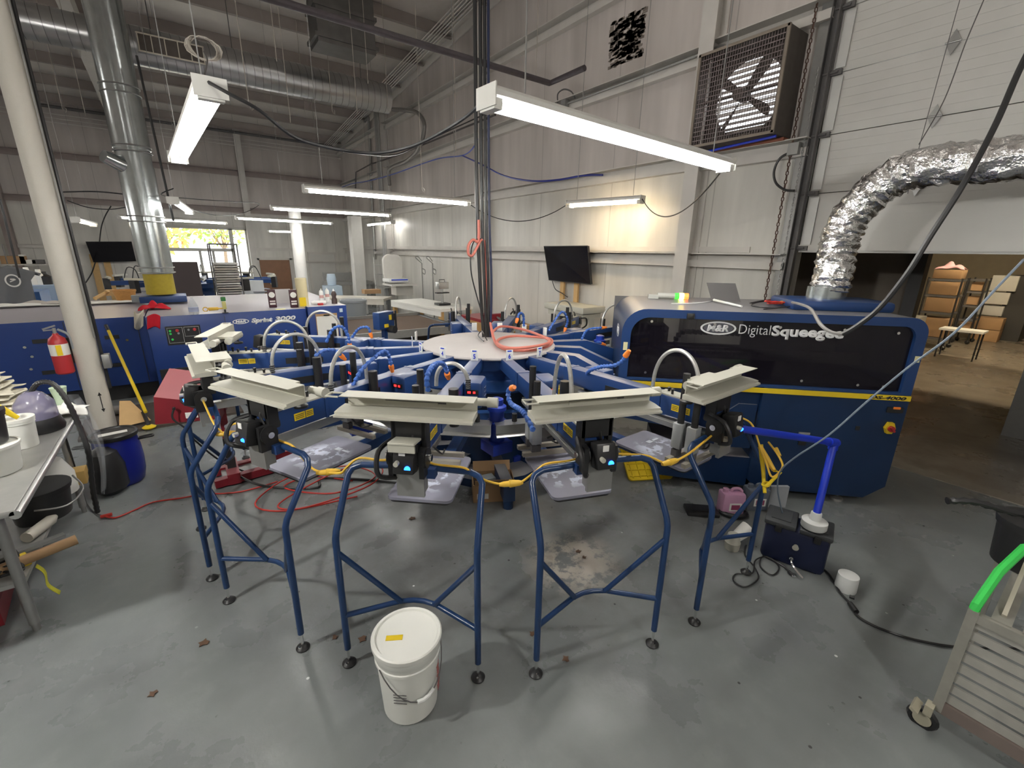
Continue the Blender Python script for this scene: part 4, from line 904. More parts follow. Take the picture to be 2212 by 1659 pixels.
cable('coiled_black_cable', [onD(1620, 655, 1.667), onD(1660, 648, 1.667), onD(1700, 655, 1.67), onD(1680, 665, 1.67), onD(1625, 661, 1.67), onD(1640, 652, 1.68), onD(1690, 650, 1.68), onD(1715, 660, 1.68), onD(1650, 668, 1.67)], .006, BLACK, 'thin black cable coiled on top of the digital unit', 'cable')
b = MB(); random.seed(5)
P = [onD(1650 + random.uniform(0, 55), 648 + random.uniform(-2, 8), 1.675 + random.random() * .03) for k in range(16)]; b.tube(smooth(P, 5), .006, 6)
tag(b.build('red_cord_bundle', REDC), 'small red cord bundle lying in front of the exhaust plenum', 'cord')
b = MB(); P = [onD(1680 + random.uniform(0, 30), 649 + random.uniform(-2, 6), 1.69 + random.random() * .02) for k in range(8)]; b.tube(smooth(P, 5), .008, 6); tag(b.build('yellow_plug_tangle', YCORD), 'yellow plug and cord end by the red cord bundle', 'cord')
# the heavy black cable that droops from the roof and rises again to the hood
pts = [tuple(atx(2420, -260, 3.4)), tuple(atx(2310, -50, 3.3))] + [tuple(atx(*p)) for p in ((2212, 130, 3.2), (2150, 270, 3.1), (2080, 400, 3.0), (2010, 510, 2.95), (1960, 590, 2.92), (1900, 665, 2.9), (1850, 705, 2.88), (1820, 722, 2.87))]
cable('drooping_black_cable', pts, .013, BLACK, 'heavy black cable drooping from the roof across the picture to the white lettering', 'cable', sm=8, seg=8)
cable('grey_plug_cable', [atx(1822, 722, 2.87), atx(1795, 717, 2.88), atx(1772, 700, 2.95), atx(1752, 668, 3.3), atx(1728, 657, 3.8), onD(1705, 652, 1.70)], .010, pm('grey_cable', (.22, .21, .2), .5), 'grey cable looping from the black one up onto the digital unit', 'cable')
cable('blue_grey_wire', [atx(2212, 560, 2.6), atx(2150, 625, 2.55), atx(2060, 720, 2.5), atx(1960, 795, 2.48), atx(1870, 870, 2.47), atx(1790, 940, 2.46), atx(1715, 990, 2.5), atx(1685, 1020, 2.6), atx(1680, 1060, 2.7), atx(1690, 1108, 2.85)], .0045, pm('wire_blue_grey', (.16, .2, .25), .5), 'thin blue grey wire crossing in front of the digital unit down to the cooler box', 'wire')

# ================================================================ CONVEYOR DRYER
t = empty('conveyor_dryer', (0, 0, 0)); tag(t, 'long low blue conveyor dryer with a pale dusty top along the far left', 'dryer')
def bx(x0, x1, y0, y1, z0, z1, name, m, bev=0, parent=None, label=None):
    b = MB(); b.box(((x0 + x1) / 2, (y0 + y1) / 2, (z0 + z1) / 2), (x1 - x0, y1 - y0, z1 - z0), bev=bev); return b.build(name, m, parent or t, label)
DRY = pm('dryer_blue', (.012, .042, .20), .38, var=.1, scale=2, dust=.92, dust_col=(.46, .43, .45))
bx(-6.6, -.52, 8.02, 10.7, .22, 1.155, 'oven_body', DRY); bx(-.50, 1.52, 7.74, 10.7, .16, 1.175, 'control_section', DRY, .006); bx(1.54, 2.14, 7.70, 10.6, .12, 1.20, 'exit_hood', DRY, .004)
bx(-6.6, -.5, 8.1, 10.6, .0, .22, 'plinth', BLACK); bx(-.45, 1.5, 7.95, 10.6, 0, .16, 'plinth', BLACK)
bx(-.46, .0, 7.70, 7.80, .20, .44, 'vent_recess', BLACK); bx(-.36, -.02, 7.685, 7.70, .23, .40, 'filter', DGREY)
bx(-.31, .09, 7.725, 7.745, .77, 1.03, 'control_panel', BLACK)
for x0, x1, z0, z1 in ((-.29, -.12, .80, 1.01), (-.10, .07, .88, 1.01)):
    b = MB(); b.tube([(x0, 7.722, z0), (x1, 7.722, z0), (x1, 7.722, z1), (x0, 7.722, z1)], .0022, 4, closed=True); b.build('panel_outline', WL, t)
for x, z, m in ((-.26, .97, em('green_btn', (.02, .5, .08), .12)), (-.26, .93, MATS['green_btn']), (-.25, .85, MATS['green_btn']), (-.18, .97, RED), (-.17, .93, GREY), (.02, .97, RED), (-.05, .97, GREY)):
    b = MB(); b.cyl((x, 7.726, z), (x, 7.712, z), .014 if m is not RED else .02, 12); b.build('panel_button', m, t)
for p in ((88, 737), (109, 804), (242, 728), (254, 788)):
    q = aty(*p, 8.02); b = MB(); b.box((q.x, 8.02, q.z), (.15, .02, .05)); b.build('handle_recess', BLACK, t)
for p in ((54, 750), (68, 797), (275, 734), (222, 783), (70, 770)):
    q = aty(*p, 8.02); b = MB(); b.cyl((q.x, 8.025, q.z), (q.x, 8.0, q.z), .016, 12); b.build('panel_lock', CHROME, t)
for x in (-3.3, -2.35, -1.35, -.62): bx(x, x + .008, 8.012, 8.03, .24, 1.14, 'panel_seam', BLACK)
bx(.40, .406, 7.733, 7.745, .18, 1.13, 'panel_seam', BLACK)
q = aty(503, 725, 7.74); b = MB(); b.cyl((q.x, 7.75, q.z), (q.x, 7.725, q.z), .016, 12); b.build('panel_lock', CHROME, t)
ring_text(t, frame3((.60, 7.7385, 1.035), (1, 0, 0), (0, 0, 1)), .215, .075, .013, WL)
text('logo_letters', 'M&R', .14, .036, frame3((.53, 7.7385, 1.017), (1, 0, 0), (0, 0, 1)), WL, t, .002, shear=.15, bold=.045)
text('lettering_sprint', 'Sprint', .29, .060, frame3((.735, 7.7385, 1.008), (1, 0, 0), (0, 0, 1)), WL, t, .002, shear=.2, bold=.07)
text('lettering_number', '3000', .30, .060, frame3((1.055, 7.7385, 1.012), (1, 0, 0), (0, 0, 1)), WL, t, .002, shear=.2, bold=.05)
bx(2.14, 4.45, 7.86, 7.92, .52, .66, 'belt_rail', ALUG); bx(2.14, 4.45, 9.9, 9.96, .52, .68, 'belt_rail', ALUG); bx(2.14, 4.40, 7.92, 9.9, .58, .62, 'conveyor_belt', BROWNB); bx(2.9, 4.3, 8.6, 9.2, 0, .52, 'belt_support', DGREY)
b = MB(); b.cyl((4.42, 7.9, .6), (4.42, 9.92, .6), .05, 14); b.build('end_roller', BLACK, t)
# clipboard hanging on the exit hood
q0 = aty(682, 682, 7.69); q1 = aty(733, 738, 7.69)
c = empty('clipboard', ((q0.x + q1.x) / 2, 7.685, q1.z)); tag(c, 'clipboard with white paper hanging on the blue exit hood of the dryer', 'clipboard')
w_, h_ = q1.x - q0.x, q0.z - q1.z
b = MB(); b.box((0, .004, h_ / 2 + .01), (w_ + .01, .006, h_ + .03)); b.build('board', CARD, c); b = MB(); b.box((0, -.001, h_ / 2 - .01), (w_ - .01, .003, h_ - .01)); b.build('paper', PAPER, c); b = MB(); b.box((0, -.006, h_), (.09, .012, .02)); b.build('clip', BLACK, c)
b = MB(); b.box((2.05, 7.695, 1.12), (.05, .004, .06)); tag(b.build('round_sticker', pm('pale_sticker', (.6, .7, .8), .5)), 'small pale sticker at the corner of the exit hood', 'sticker')
# ---------------------------------------------------------------- fire extinguisher
q = atz(128, 792, .62)
e = empty('fire_extinguisher', (-1.215, 6.74, .73), R(20)); e.scale = (.9, .9, .95); tag(e, 'red fire extinguisher with a white label hanging on the round column', 'fire extinguisher')
b = MB(); b.lathe((0, 0, 0), [(.075, 0), (.088, .015), (.088, .36), (.075, .41), (.03, .45), (.025, .47)], 24); b.build('cylinder', RED, e)
b = MB(); b.lathe((0, 0, .22), [(.0895, 0), (.0895, .13)], 24); b.build('paper_label', PAPER, e); b = MB(); b.box((-.02, -.0885, .285), (.05, .006, .12)); b.build('yellow_band', YELLOW, e)
b = MB(); b.tube([(0, 0, .46), (0, 0, .53)], .018, 10); b.box((-.04, 0, .54), (.12, .025, .015), M=Matrix.Rotation(R(-15), 4, 'Y')); b.box((-.04, 0, .51), (.11, .02, .012)); b.build('valve', ALUG, e)
b = MB(); b.tube(smooth([(.03, 0, .51), (.10, -.04, .45), (.115, -.05, .35), (.11, -.05, .28)], 5), .014, 8); b.build('hose', GREY, e)
b = MB(); b.box((.10, .03, .25), (.06, .04, .3)); b.build('bracket', BLACK, e)

# ================================================================ LOOSE THINGS ON THE FLOOR
def one(b, name, m, label, cat, group=None):
    o = b.build(name, m); tag(o, label, cat, group); return o
# white lidded bucket in the foreground
t = empty('bucket', (.585, 1.60, 0)); tag(t, 'white lidded plastic bucket standing in the foreground with a yellow label', 'bucket')
WB = pm('bucket_white', (.80, .80, .75), .38, var=.04)
b = MB(); b.lathe((0, 0, 0), [(.120, 0), (.126, .006), (.142, .30), (.150, .305), (.150, .318), (.146, .322), (.150, .345), (.153, .35), (.153, .385), (.148, .39), (.14, .39)], 40); b.build('body', WB, t)
b = MB(); b.lathe((0, 0, .378), [(.157, 0), (.160, .006), (.160, .026), (.154, .031), (.143, .031), (.138, .022), (.0, .022)], 40); b.build('lid', WB, t)
b = MB(); b.box((-.055, .012, .4015), (.075, .028, .002), rz=R(-30)); b.build('yellow_label', YELLOW, t, 'yellow label stuck on the lid')
b = MB(); P = [(.150 * math.cos(a), .150 * math.sin(a), .325 - .16 * math.sin((a - R(195)) / R(150) * math.pi) ** 1.0) for a in [R(195 + 150 * k / 14) for k in range(15)]]
P = [Vector((x * 1.03, y * 1.06, z)) for x, y, z in P]; b.tube(P, .0028, 6); b.build('wire_handle', DGREY, t)
b = MB(); b.tube(P[6:10], .009, 8); b.build('handle_grip', WHITE, t)
b = MB()
for k in range(9):
    a = R(-52 + 0 * k); M_ = Matrix.Rotation(R(-38), 4, 'Z'); b.box(M_ @ Vector((.1385, 0, .09 + k * .018)), (.002, .030 + .008 * (k % 3), .006), rz=R(-38))
b.build('red_print', pm('dull_red_print', (.35, .10, .09), .6), t); b = MB()
for k in range(4): M_ = Matrix.Rotation(R(-130), 4, 'Z'); b.box(M_ @ Vector((.1365, 0, .15 + k * .016)), (.002, .06, .003), rz=R(-130))
b.build('small_print', DGREY, t)
# blue barrel
t = empty('barrel', (-.725, 5.08, 0)); tag(t, 'royal blue plastic barrel with a black clamped lid at the foot of the round column', 'barrel')
b = MB(); b.lathe((0, 0, 0), [(.13, 0), (.15, .02), (.170, .11), (.176, .22), (.172, .34), (.16, .42), (.155, .46)], 32); b.build('body', BARREL, t)
b = MB(); b.lathe((0, 0, .45), [(.168, 0), (.174, .01), (.174, .035), (.166, .045), (.155, .04), (.15, .03), (0, .032)], 32); b.build('lid', BLACK, t)
b = MB(); b.box((0, -.01, .484), (.20, .07, .003), rz=R(8)); b.build('paper_strip', PAPER, t)
for s in (-1, 1):
    b = MB(); b.tube(smooth([(s * .165, -.03, .40), (s * .22, -.05, .41), (s * .27, -.04, .41), (s * .26, .0, .41), (s * .17, .01, .40)], 5), .010, 7); b.build('handle', BLACK, t)
# left steel worktable, seen end-on
TX0, TY0, TY1, TZ = -1.95, 2.86, 4.78, .90
t = empty('steel_worktable', (-1.4, 3.8, 0)); tag(t, 'worn steel worktable with a lower shelf at the left edge', 'table')
def tb(c, d, name, m, bev=0): b = MB(); b.box((c[0] + 1.4, c[1] - 3.8, c[2]), d, bev=bev); return b.build(name, m, t)
tb((-1.38, 3.72, TZ - .02), (1.14, 1.74, .035), 'table_top', TBLTOP, .008); tb((-1.42, 3.93, .30), (.90, 1.42, .025), 'lower_shelf', TBLTOP)
b = MB(); b.cyl((.585, -.95, TZ - .03), (.585, .80, TZ - .03), .022, 12); b.build('rolled_edge', ALU, t)
for x, y in ((-.98, 3.20), (-.95, 4.62), (-1.85, 3.2), (-1.85, 4.62)):
    b = MB(); b.cyl((x + 1.4, y - 3.8, .05), (x + 1.4, y - 3.8, TZ - .03), .024, 12); b.cyl((x + 1.4, y - 3.8, 0), (x + 1.4, y - 3.8, .05), .017, 10); b.build('leg', ALUG, t)
# things on the table
def tub(x, y, z, r, h, m, label, lid=None, lidm=None, cat='bucket', group=None, tilt=None):
    o = empty('bucket', (x, y, z)); tag(o, label, cat, group)
    b = MB(); b.lathe((0, 0, 0), [(r * .86, 0), (r * .88, .006), (r, h * .9), (r * 1.05, h * .91), (r * 1.05, h), (r * .97, h), (r * .95, h * .96), (r * .0, h * .95)], 28); b.build('body', m, o)
    if lid: b = MB(); b.lathe((0, 0, h * .99), [(r * 1.08, 0), (r * 1.09, .02), (r * .98, .022), (0, .016)], 28); b.build('lid', lidm or m, o)
    return o
o = tub(-1.0, 3.42, .90, .125, .16, WB, 'wide white tub with a black bucket standing in it, on the table')
b = MB(); b.box((.0, -.122, .08), (.10, .004, .08)); b.build('printed_label', pm('tub_label', (.62, .6, .5), .6), o); b = MB(); b.box((-.06, -.110, .07), (.03, .004, .08)); b.build('purple_label', pm('purple_ink', (.14, .03, .16), .6), o)
tub(-1.0, 3.45, 1.062, .095, .16, BLACK, 'black lidded bucket stacked in the wide white tub', True)
tub(-.955, 3.80, .90, .075, .17, WB, 'smaller white lidded pail behind the wide white tub', True)
b = MB(); b.box((-1.08, 2.98, .915), (.16, .22, .02), rz=R(15), bev=.005); one(b, 'white_block', PAPER, 'flat white slab lying on the near end of the steel table', 'slab')
j = empty('vacuum_cleaner', (-.93, 4.10, .90)); tag(j, 'shop vacuum with a clear purple dome and a ribbed black hose on the table', 'vacuum cleaner')
b = MB(); b.lathe((0, 0, 0), [(.12, 0), (.125, .02), (.105, .09)], 24); b.build('base', BLACK, j)
b = MB(); b.lathe((0, 0, .09), [(.104, 0), (.10, .10), (.06, .16), (.03, .18)], 24); b.build('clear_dome', pm('purple_clear', (.30, .28, .42), .15, alpha=.6), j)
P = smooth([(0, 0, .26), (.05, .0, .32), (.12, -.03, .31), (.17, -.07, .20), (.20, -.10, .02), (.22, -.16, -.18), (.20, -.20, -.42), (.19, -.2, -.6)], 10)
b = MB(); b.tube(P, [.017 if k % 2 else .014 for k in range(len(P))], 8); b.build('ribbed_hose', BLACK, j)
b = MB(); b.tube([(-.08, -.25, .32), (.0, -.22, .31)], .025, 10); b.tube([(.0, -.22, .31), (.05, -.21, .24)], [.02, .012], 10); b.box((-.04, -.23, .27), (.03, .03, .09)); one_ = b.build('spray_gun', YELLOW); one_.location = (-.98, 3.95, .86); tag(one_, 'yellow spray gun lying on top of the jars on the table', 'spray gun')
random.seed(11)
def cloth(name, c, w, l, h, m, label, cat='cloth', group=None, seed=1, drop=0):
    rnd = random.Random(seed); ph = [rnd.uniform(0, 6) for _ in range(6)]
    def f(u, v):
        x = (u - .5) * w; y = (v - .5) * l; e = max(0, 1 - 1.6 * math.hypot(u - .5, v - .5))
        return Vector((c[0] + x * (1 + .15 * math.sin(5 * v + ph[0])), c[1] + y * (1 + .12 * math.sin(6 * u + ph[1])), c[2] + h * (e ** .7) * (.55 + .45 * math.sin(9 * u + ph[2]) * math.cos(8 * v + ph[3])) + .004))
    b = MB(); b.sheet(f, 22, 22); o = b.build(name, m); sd = o.modifiers.new('thick', 'SOLIDIFY'); sd.thickness = .006; sd.offset = 1; tag(o, label, cat, group); return o
cloth('white_cloth', (-.86, 4.42, .90), .24, .26, .10, PAPER, 'crumpled white cloth at the far end of the steel table', seed=4)
for k in range(9):
    cloth('cream_towel', (-1.22 + .012 * (k % 3) - .008 * k, 4.50, .93 + k * .034), .42 - .022 * k, .40 - .012 * k, .035, TOWEL, 'cream towel folded in the tall heap on the steel table', group='cream towels heaped on the steel table', seed=20 + k)
b = MB(); b.box((-1.22, 4.5, .915), (.44, .4, .03), bev=.01); one(b, 'black_tray', BLACK, 'black tray under the heap of cream towels', 'tray')
b = MB(); b.lathe((-.90, 4.62, .90), [(.03, 0), (.05, .02), (.035, .08), (.045, .13), (.05, .16)], 16); one(b, 'green_cup', pm('pale_green_cup', (.5, .62, .45), .5), 'pale green cup behind the vacuum cleaner', 'cup')
# liner bag hanging from the end of the table
def f(u, v):
    x = -1.45 + .62 * u; y = 4.80 + .10 * math.sin(v * 2.2) + .02 * math.sin(14 * u + 3 * v); return Vector((x, y, .93 - .82 * v + .02 * math.sin(9 * u)))
b = MB(); b.sheet(f, 30, 18); f0 = f
def f2(u, v): return Vector((-.83 + .06 * math.sin(v * 3) + .015 * math.sin(11 * u + 4 * v), 4.80 - .30 * u + 0.12 * u * v, .93 - .82 * v))
b.sheet(f2, 16, 18); one(b, 'clear_bag', CLEAR, 'clear plastic liner bag hanging at the end of the steel table', 'plastic bag')
b = MB(); b.lathe((-.80, 4.93, .0), [(.10, 0), (.16, .05), (.165, .25), (.12, .38), (.05, .42)], 20, sx=.8); one(b, 'black_bag', BLACK, 'black rubbish bag inside the clear liner by the barrel', 'rubbish bag')
# on the lower shelf
o = tub(-1.02, 4.02, .315, .16, .20, BLACK, 'large black lidded bucket on the lower shelf of the table', True)
b = MB(); b.tube(smooth([(.0, -.16, .12), (.15, -.14, .10), (.22, .0, .14), (.16, .13, .2)], 6), .006, 6); b.build('wire_handle', ALUG, o)
b = MB(); b.lathe((-1.02, 4.38, .315), [(.13, 0), (.13, .14), (.08, .26), (.03, .28)], 20); one(b, 'white_container', WB, 'white rounded container behind the black bucket on the lower shelf', 'container')
b = MB(); b.box((-.91, 4.5, .37), (.12, .13, .11), bev=.006); one(b, 'brown_pot', pm('ochre_plastic', (.42, .27, .08), .5), 'ochre square pot on the lower shelf near the table leg', 'pot')
b = MB(); b.tube([(-1.04, 3.68, .345), (-.96, 3.86, .345), (-.945, 3.90, .345)], [.034, .034, .015], 14); one(b, 'caulk_tube', pm('used_white', (.52, .49, .42), .6), 'dirty white caulk tube lying on the lower shelf', 'tube')
random.seed(9)
cable('cord_tangle', [(-1.15 + random.uniform(-.15, .2), 3.42 + random.uniform(-.15, .2), .325 + random.random() * .05) for k in range(14)], .007, RUBBER, 'tangle of black cords on the lower shelf', 'cord')
b = MB(); b.box((-1.02, 3.42, .335), (.07, .10, .04), rz=.4); one(b, 'yellow_block', YELLOW, 'small yellow block among the cords on the lower shelf', 'block')
b = MB(); b.tube([(-1.15, 3.33, .345), (-.78, 3.46, .36)], .030, 14); one(b, 'cardboard_tube', CARD, 'brown cardboard tube sticking out over the lower shelf edge', 'tube')
b = MB(); b.box((-1.0, 3.56, .335), (.30, .045, .02), rz=R(22)); one(b, 'metal_channel', ALUG, 'grey metal channel lying on the lower shelf beside the cardboard tube', 'channel')
b = MB(); b.box((-1.30, 3.55, .08), (.3, .5, .12), rz=.1); one(b, 'dark_red_case', DRED, 'dark red case on the floor under the steel table', 'case')
def f(u, v): return Vector((-.955 + .05 * v + .012 * math.sin(7 * v), 3.36 + .035 * u, .30 - .22 * v))
b = MB(); b.sheet(f, 3, 12); o = b.build('yellow_tape', pm('yellow_strip', (.72, .68, .05), .5)); o.modifiers.new('s', 'SOLIDIFY').thickness = .003; tag(o, 'yellow strip hanging from the lower shelf of the table', 'tape')
# yellow broom
o = empty('mop', (-.60, 6.50, 0)); tag(o, 'yellow handled mop leaning against the dryer beside the round column', 'mop')
top = aty(229, 703, 7.95) - Vector((-.60, 6.50, 0)); b = MB(); b.tube([(0, 0, .22), Vector((0, 0, .22)).lerp(top, .93)], .018, 10); b.build('handle', YELLOW, o)
b = MB(); d_ = (top - Vector((0, 0, .06))).normalized(); b.tube([(0, 0, .05), Vector((0, 0, .05)) + d_ * .22], .021, 10); b.tube([Vector((0, 0, .22)).lerp(top, .93), top], .021, 10); b.build('grip', BLACK, o)
b = MB(); b.lathe((0, 0, .02), [(.06, 0), (.07, .015), (.03, .04)], 14); b.build('clamp', YELLOW, o)
b = MB(); P = [(-.05, 0, .012), (.12, .05, .012), (.30, .09, .012), (.42, .16, .012), (.38, .21, .012), (.22, .13, .012), (.05, .06, .012)]; b.tube(smooth(P, 4), .014, 6); b.build('flat_frame', DGREY, o)
# boards and tray under the dryer edge
b = MB(); b.box((-.45, 7.05, .015), (1.6, 1.1, .03), rz=.05); one(b, 'brown_mat', pm('dark_mat', (.07, .055, .045), .8, var=.3), 'dark brown floor mat in front of the dryer', 'mat')
b = MB(); b.prism([(0, 0), (.30, .02), (.14, .30), (.04, .32)], .02, frame3((-.88, 6.62, .04), (1, .15, 0), (0, .5, .9))); one(b, 'timber_board', WOOD, 'pale cut board leaning behind the round column', 'board')
b = MB(); b.tube([(-1.9, 7.35, .10), (-.9, 7.2, .10)], .06, 12); b.box((-1.4, 7.3, .02), (1.1, .12, .04)); one(b, 'grey_roller', ALUG, 'grey roller lying on the floor before the dryer', 'roller')
# red flash dryer
t = empty('flash_dryer', (.02, 4.62, 0)); tag(t, 'red flash curing unit with a hood on a post over a red floor base', 'flash dryer')
b = MB(); hm = frame3((-.37, -.02, .70), (.94, -.34, 0), (0, 0, 1))
zc = Vector((.34, .94, 0))
A_ = [Vector((-.40, -.05, .66)), Vector((.06, -.20, .66)), Vector((.06, -.20, .80)), Vector((-.37, -.06, .90))]
B_ = [p + Vector((.12, .5, 0)) for p in A_]; B_[2] += Vector((0, 0, .12)); B_[3] += Vector((0, 0, .12))
b.add(A_ + B_, [(0, 1, 2, 3), (4, 7, 6, 5), (0, 4, 5, 1), (1, 5, 6, 2), (2, 6, 7, 3), (3, 7, 4, 0)]); b.build('hood', DRED, t)
b = MB(); b.box((-.14, -.145, .72), (.09, .006, .05), rz=R(-18)); b.build('rating_plate', PAPER, t)
b = MB(); b.cyl((-.25, -.13, .80), (-.25, -.16, .80), .012, 10); b.tube(smooth([(-.25, -.15, .80), (-.27, -.16, .72), (-.2, -.17, .62), (-.16, -.14, .5), (0, -.02, .2), (.2, -.1, .05)], 6), .008, 6); b.build('power_lead', BLACK, t)
b = MB(); b.box((.08, -.02, .70), (.06, .06, .60)); b.build('post', DRED, t); b = MB(); b.box((.08, -.02, .27), (.07, .07, .30)); b.build('lower_post', BLACK, t)
b = MB(); b.box((.30, -.12, .05), (.75, .07, .07), rz=R(6)); b.box((.30, .14, .05), (.75, .07, .07), rz=R(6)); b.box((.08, 0, .07), (.10, .40, .10)); b.build('floor_base', DRED, t)
b = MB(); b.box((.20, .02, .06), (.42, .22, .01)); b.build('grey_plate', ALUG, t)
cable('red_cord_pile', [(1.0, 3.9, .012), (.7, 4.2, .012), (.45, 4.1, .02), (.8, 3.75, .02), (1.2, 3.85, .02), (1.05, 4.15, .03), (.6, 3.98, .03), (.35, 3.8, .02), (.55, 3.65, .02), (1.1, 3.7, .03), (1.3, 4.0, .03), (.9, 4.25, .03), (.5, 4.25, .03), (.2, 3.95, .02), (.4, 3.7, .012), (.95, 3.6, .012)], .007, REDC, 'red extension cord piled on the floor beside the flash unit', 'cord')
cable('red_floor_cord', [atz(600, 1040, .01), atz(520, 1062, .01), atz(440, 1068, .01), atz(390, 1076, .01), atz(330, 1085, .01), atz(290, 1102, .01), atz(250, 1118, .01), atz(225, 1115, .02)], .0065, REDC, 'red cord running across the floor to the plug by the steel table', 'cord')
cable('black_floor_lead', [atz(222, 1114, .02), atz(205, 1108, .012), atz(190, 1092, .012), atz(182, 1075, .05), (-.93, 4.62, .35), (-.93, 4.60, .85)], .005, BLACK, 'thin black lead rising from the floor plug up the table leg', 'cord')
b = MB(); p = atz(228, 1114, .02); b.tube([p - Vector((.03, .0, 0)), p + Vector((.04, 0, 0))], .014, 8); one(b, 'red_plug', REDC, 'red cord connector lying on the floor by the steel table', 'plug')
cable('black_air_line', [(.10, 4.5, .1), (.25, 4.3, .03), (.45, 4.1, .02), (.70, 3.95, .015), atz(690, 1035, .01), atz(730, 1033, .01), atz(800, 1037, .01), atz(870, 1045, .01), atz(960, 1060, .01)], .011, BLACK, 'black air line lying on the floor under the press', 'air line')
# cardboard box and clutter under the press
t = empty('cardboard_box', (1.97, 2.98, 0), R(-28)); tag(t, 'open cardboard box of parts on the floor under the press', 'box')
b = MB(); w_, d_, h_ = .36, .26, .17
for c, s_ in (((0, -d_ / 2, h_ / 2), (w_, .006, h_)), ((0, d_ / 2, h_ / 2), (w_, .006, h_)), ((-w_ / 2, 0, h_ / 2), (.006, d_, h_)), ((w_ / 2, 0, h_ / 2), (.006, d_, h_)), ((0, 0, .004), (w_, d_, .006))): b.box(c, s_)
b.build('body', CARD, t)
b = MB(); b.box((0, -.155, .20), (.34, .006, .09), M=Matrix.Rotation(R(35), 4, 'X')); b.build('flap', CARD, t); b = MB(); b.box((0, .15, .21), (.34, .006, .09), M=Matrix.Rotation(R(-20), 4, 'X')); b.build('flap', CARD, t)
b = MB(); b.box((-.10, -.134, .06), (.10, .003, .05)); b.build('paper_label', PAPER, t)
b = MB(); b.box((-.05, .03, .12), (.13, .1, .08), rz=.3); b.box((.08, -.02, .11), (.09, .12, .07), rz=-.3); b.build('parts_inside', GREY, t)
b = MB(); p = atz(1030, 1005, .03); b.tube([p, p + Vector((.12, .08, .02))], .022, 10); b.tube([p + Vector((.12, .08, .02)), p + Vector((.2, .1, .02))], .012, 8); one(b, 'yellow_connector', YCORD, 'yellow plug connector on the floor behind the cardboard box', 'connector')
b = MB(); p = atz(1072, 1003, .03); b.tube([p, p + Vector((.07, .02, .0))], .020, 10); one(b, 'yellow_connector', YCORD, 'small yellow cord end right of the connector on the floor', 'connector')
b = MB(); p = atz(1120, 1015, .0); b.lathe(p, [(.10, 0), (.11, .02), (.09, .03)], 18); one(b, 'red_dish', RED, 'red round base on the floor under the blue motor', 'dish')
b = MB(); b.box(p + Vector((-.02, .03, .10)), (.12, .12, .14), bev=.01); one(b, 'blue_pump_box', MOTB, 'small blue pump box standing under the press', 'pump')
b = MB(); b.prism([(0, 0), (.12, 0), (.16, .12), (.10, .22), (.0, .2)], .015, frame3(p + Vector((.04, .0, .05)), (.9, -.4, 0), (0, .2, 1))); one(b, 'clear_plate', pm('pale_blue_plate', (.5, .6, .66), .2), 'pale translucent plate leaning beside the blue pump box', 'plate')
# yellow grid lid under head seven
F0, F1 = atz(1358, 1040, .012), atz(1455, 1034, .012); ax = (F1 - F0).normalized(); bk = Vector((-ax.y, ax.x, 0)); ay = (bk * .80 + Vector((0, 0, .60))).normalized()
t = empty('yellow_crate_lid', (F0 + F1) / 2); tag(t, 'yellow ribbed plastic crate lid propped up under the press beside the grey pallet', 'crate lid'); LWd = (F1 - F0).length; LL = .40
TL_ = frame3((0, 0, 0), ax, ay)
b = MB(); b.prism([(x, y + LL / 2) for x, y in rrect(LWd, LL, .04)], .022, TL_); b.build('panel', YELLOW, t)
b = MB()
for k in range(6): x = -LWd / 2 + LWd * (k + .6) / 6.2; b.prism([(x - .004, .02), (x + .004, .02), (x + .004, LL - .02), (x - .004, LL - .02)], .032, TL_)
for k in range(6): y = LL * (k + .6) / 6.2; b.prism([(-LWd / 2 + .02, y - .004), (LWd / 2 - .02, y - .004), (LWd / 2 - .02, y + .004), (-LWd / 2 + .02, y + .004)], .032, TL_)
b.build('rib', YELLOW, t)
# jugs
def jug(p, m, label, rz, s=1.0, lab=True):
    t = empty('plastic_jug', p, rz); tag(t, label, 'jug')
    b = MB(); b.box((0, 0, .10 * s), (.19 * s, .12 * s, .20 * s), bev=.02 * s); b.build('body', m, t)
    b = MB(); b.tube(smooth([(-.01, 0, .20 * s), (-.0, 0, .225 * s), (.05 * s, 0, .228 * s), (.08 * s, 0, .20 * s)], 4), .012 * s, 8); b.build('handle', m, t)
    b = MB(); b.cyl((-.06 * s, 0, .19 * s), (-.06 * s, 0, .23 * s), .022 * s, 16); b.build('cap', m, t)
    if lab: b = MB(); b.box((.01 * s, -.0615 * s, .085 * s), (.10 * s, .003, .07 * s)); b.build('paper_label', PAPER, t); b = MB(); b.box((.01 * s, -.0635 * s, .085 * s), (.07 * s, .002, .045 * s)); b.build('label_print', pm('label_maroon', (.3, .05, .12), .6), t)
jug((3.47, 1.60, 0), PINK, 'pink translucent jug on the floor in front of the digital unit', R(-35), 1.0)
jug((3.72, 1.52, 0), pm('smoky_jug', (.16, .18, .22), .3, alpha=.85), 'smoky grey jug standing behind the pink one', R(-35), 1.0)
b = MB(); b.box((3.90, 1.42, .10), (.16, .03, .20), rz=R(-35)); one(b, 'grey_tray', pm('pale_tray', (.4, .42, .45), .4), 'pale tray standing on edge behind the smoky jug', 'tray')
# black tool case lid with handle
t = empty('tool_tray', (3.28, 1.72, 0), R(-42)); tag(t, 'black moulded lid with a round handle hole lying flat on the floor', 'lid')
b = MB(); b.box((-.02, 0, .02), (.26, .15, .035), bev=.008); b.box((-.02, 0, .042), (.18, .10, .01)); b.build('tray_body', BLACK, t)
b = MB(); b.tube([(.24 + .10 * math.cos(2 * math.pi * k / 20), .06 * math.sin(2 * math.pi * k / 20), .025) for k in range(20)], .02, 8, closed=True); b.build('handle_ring', BLACK, t)
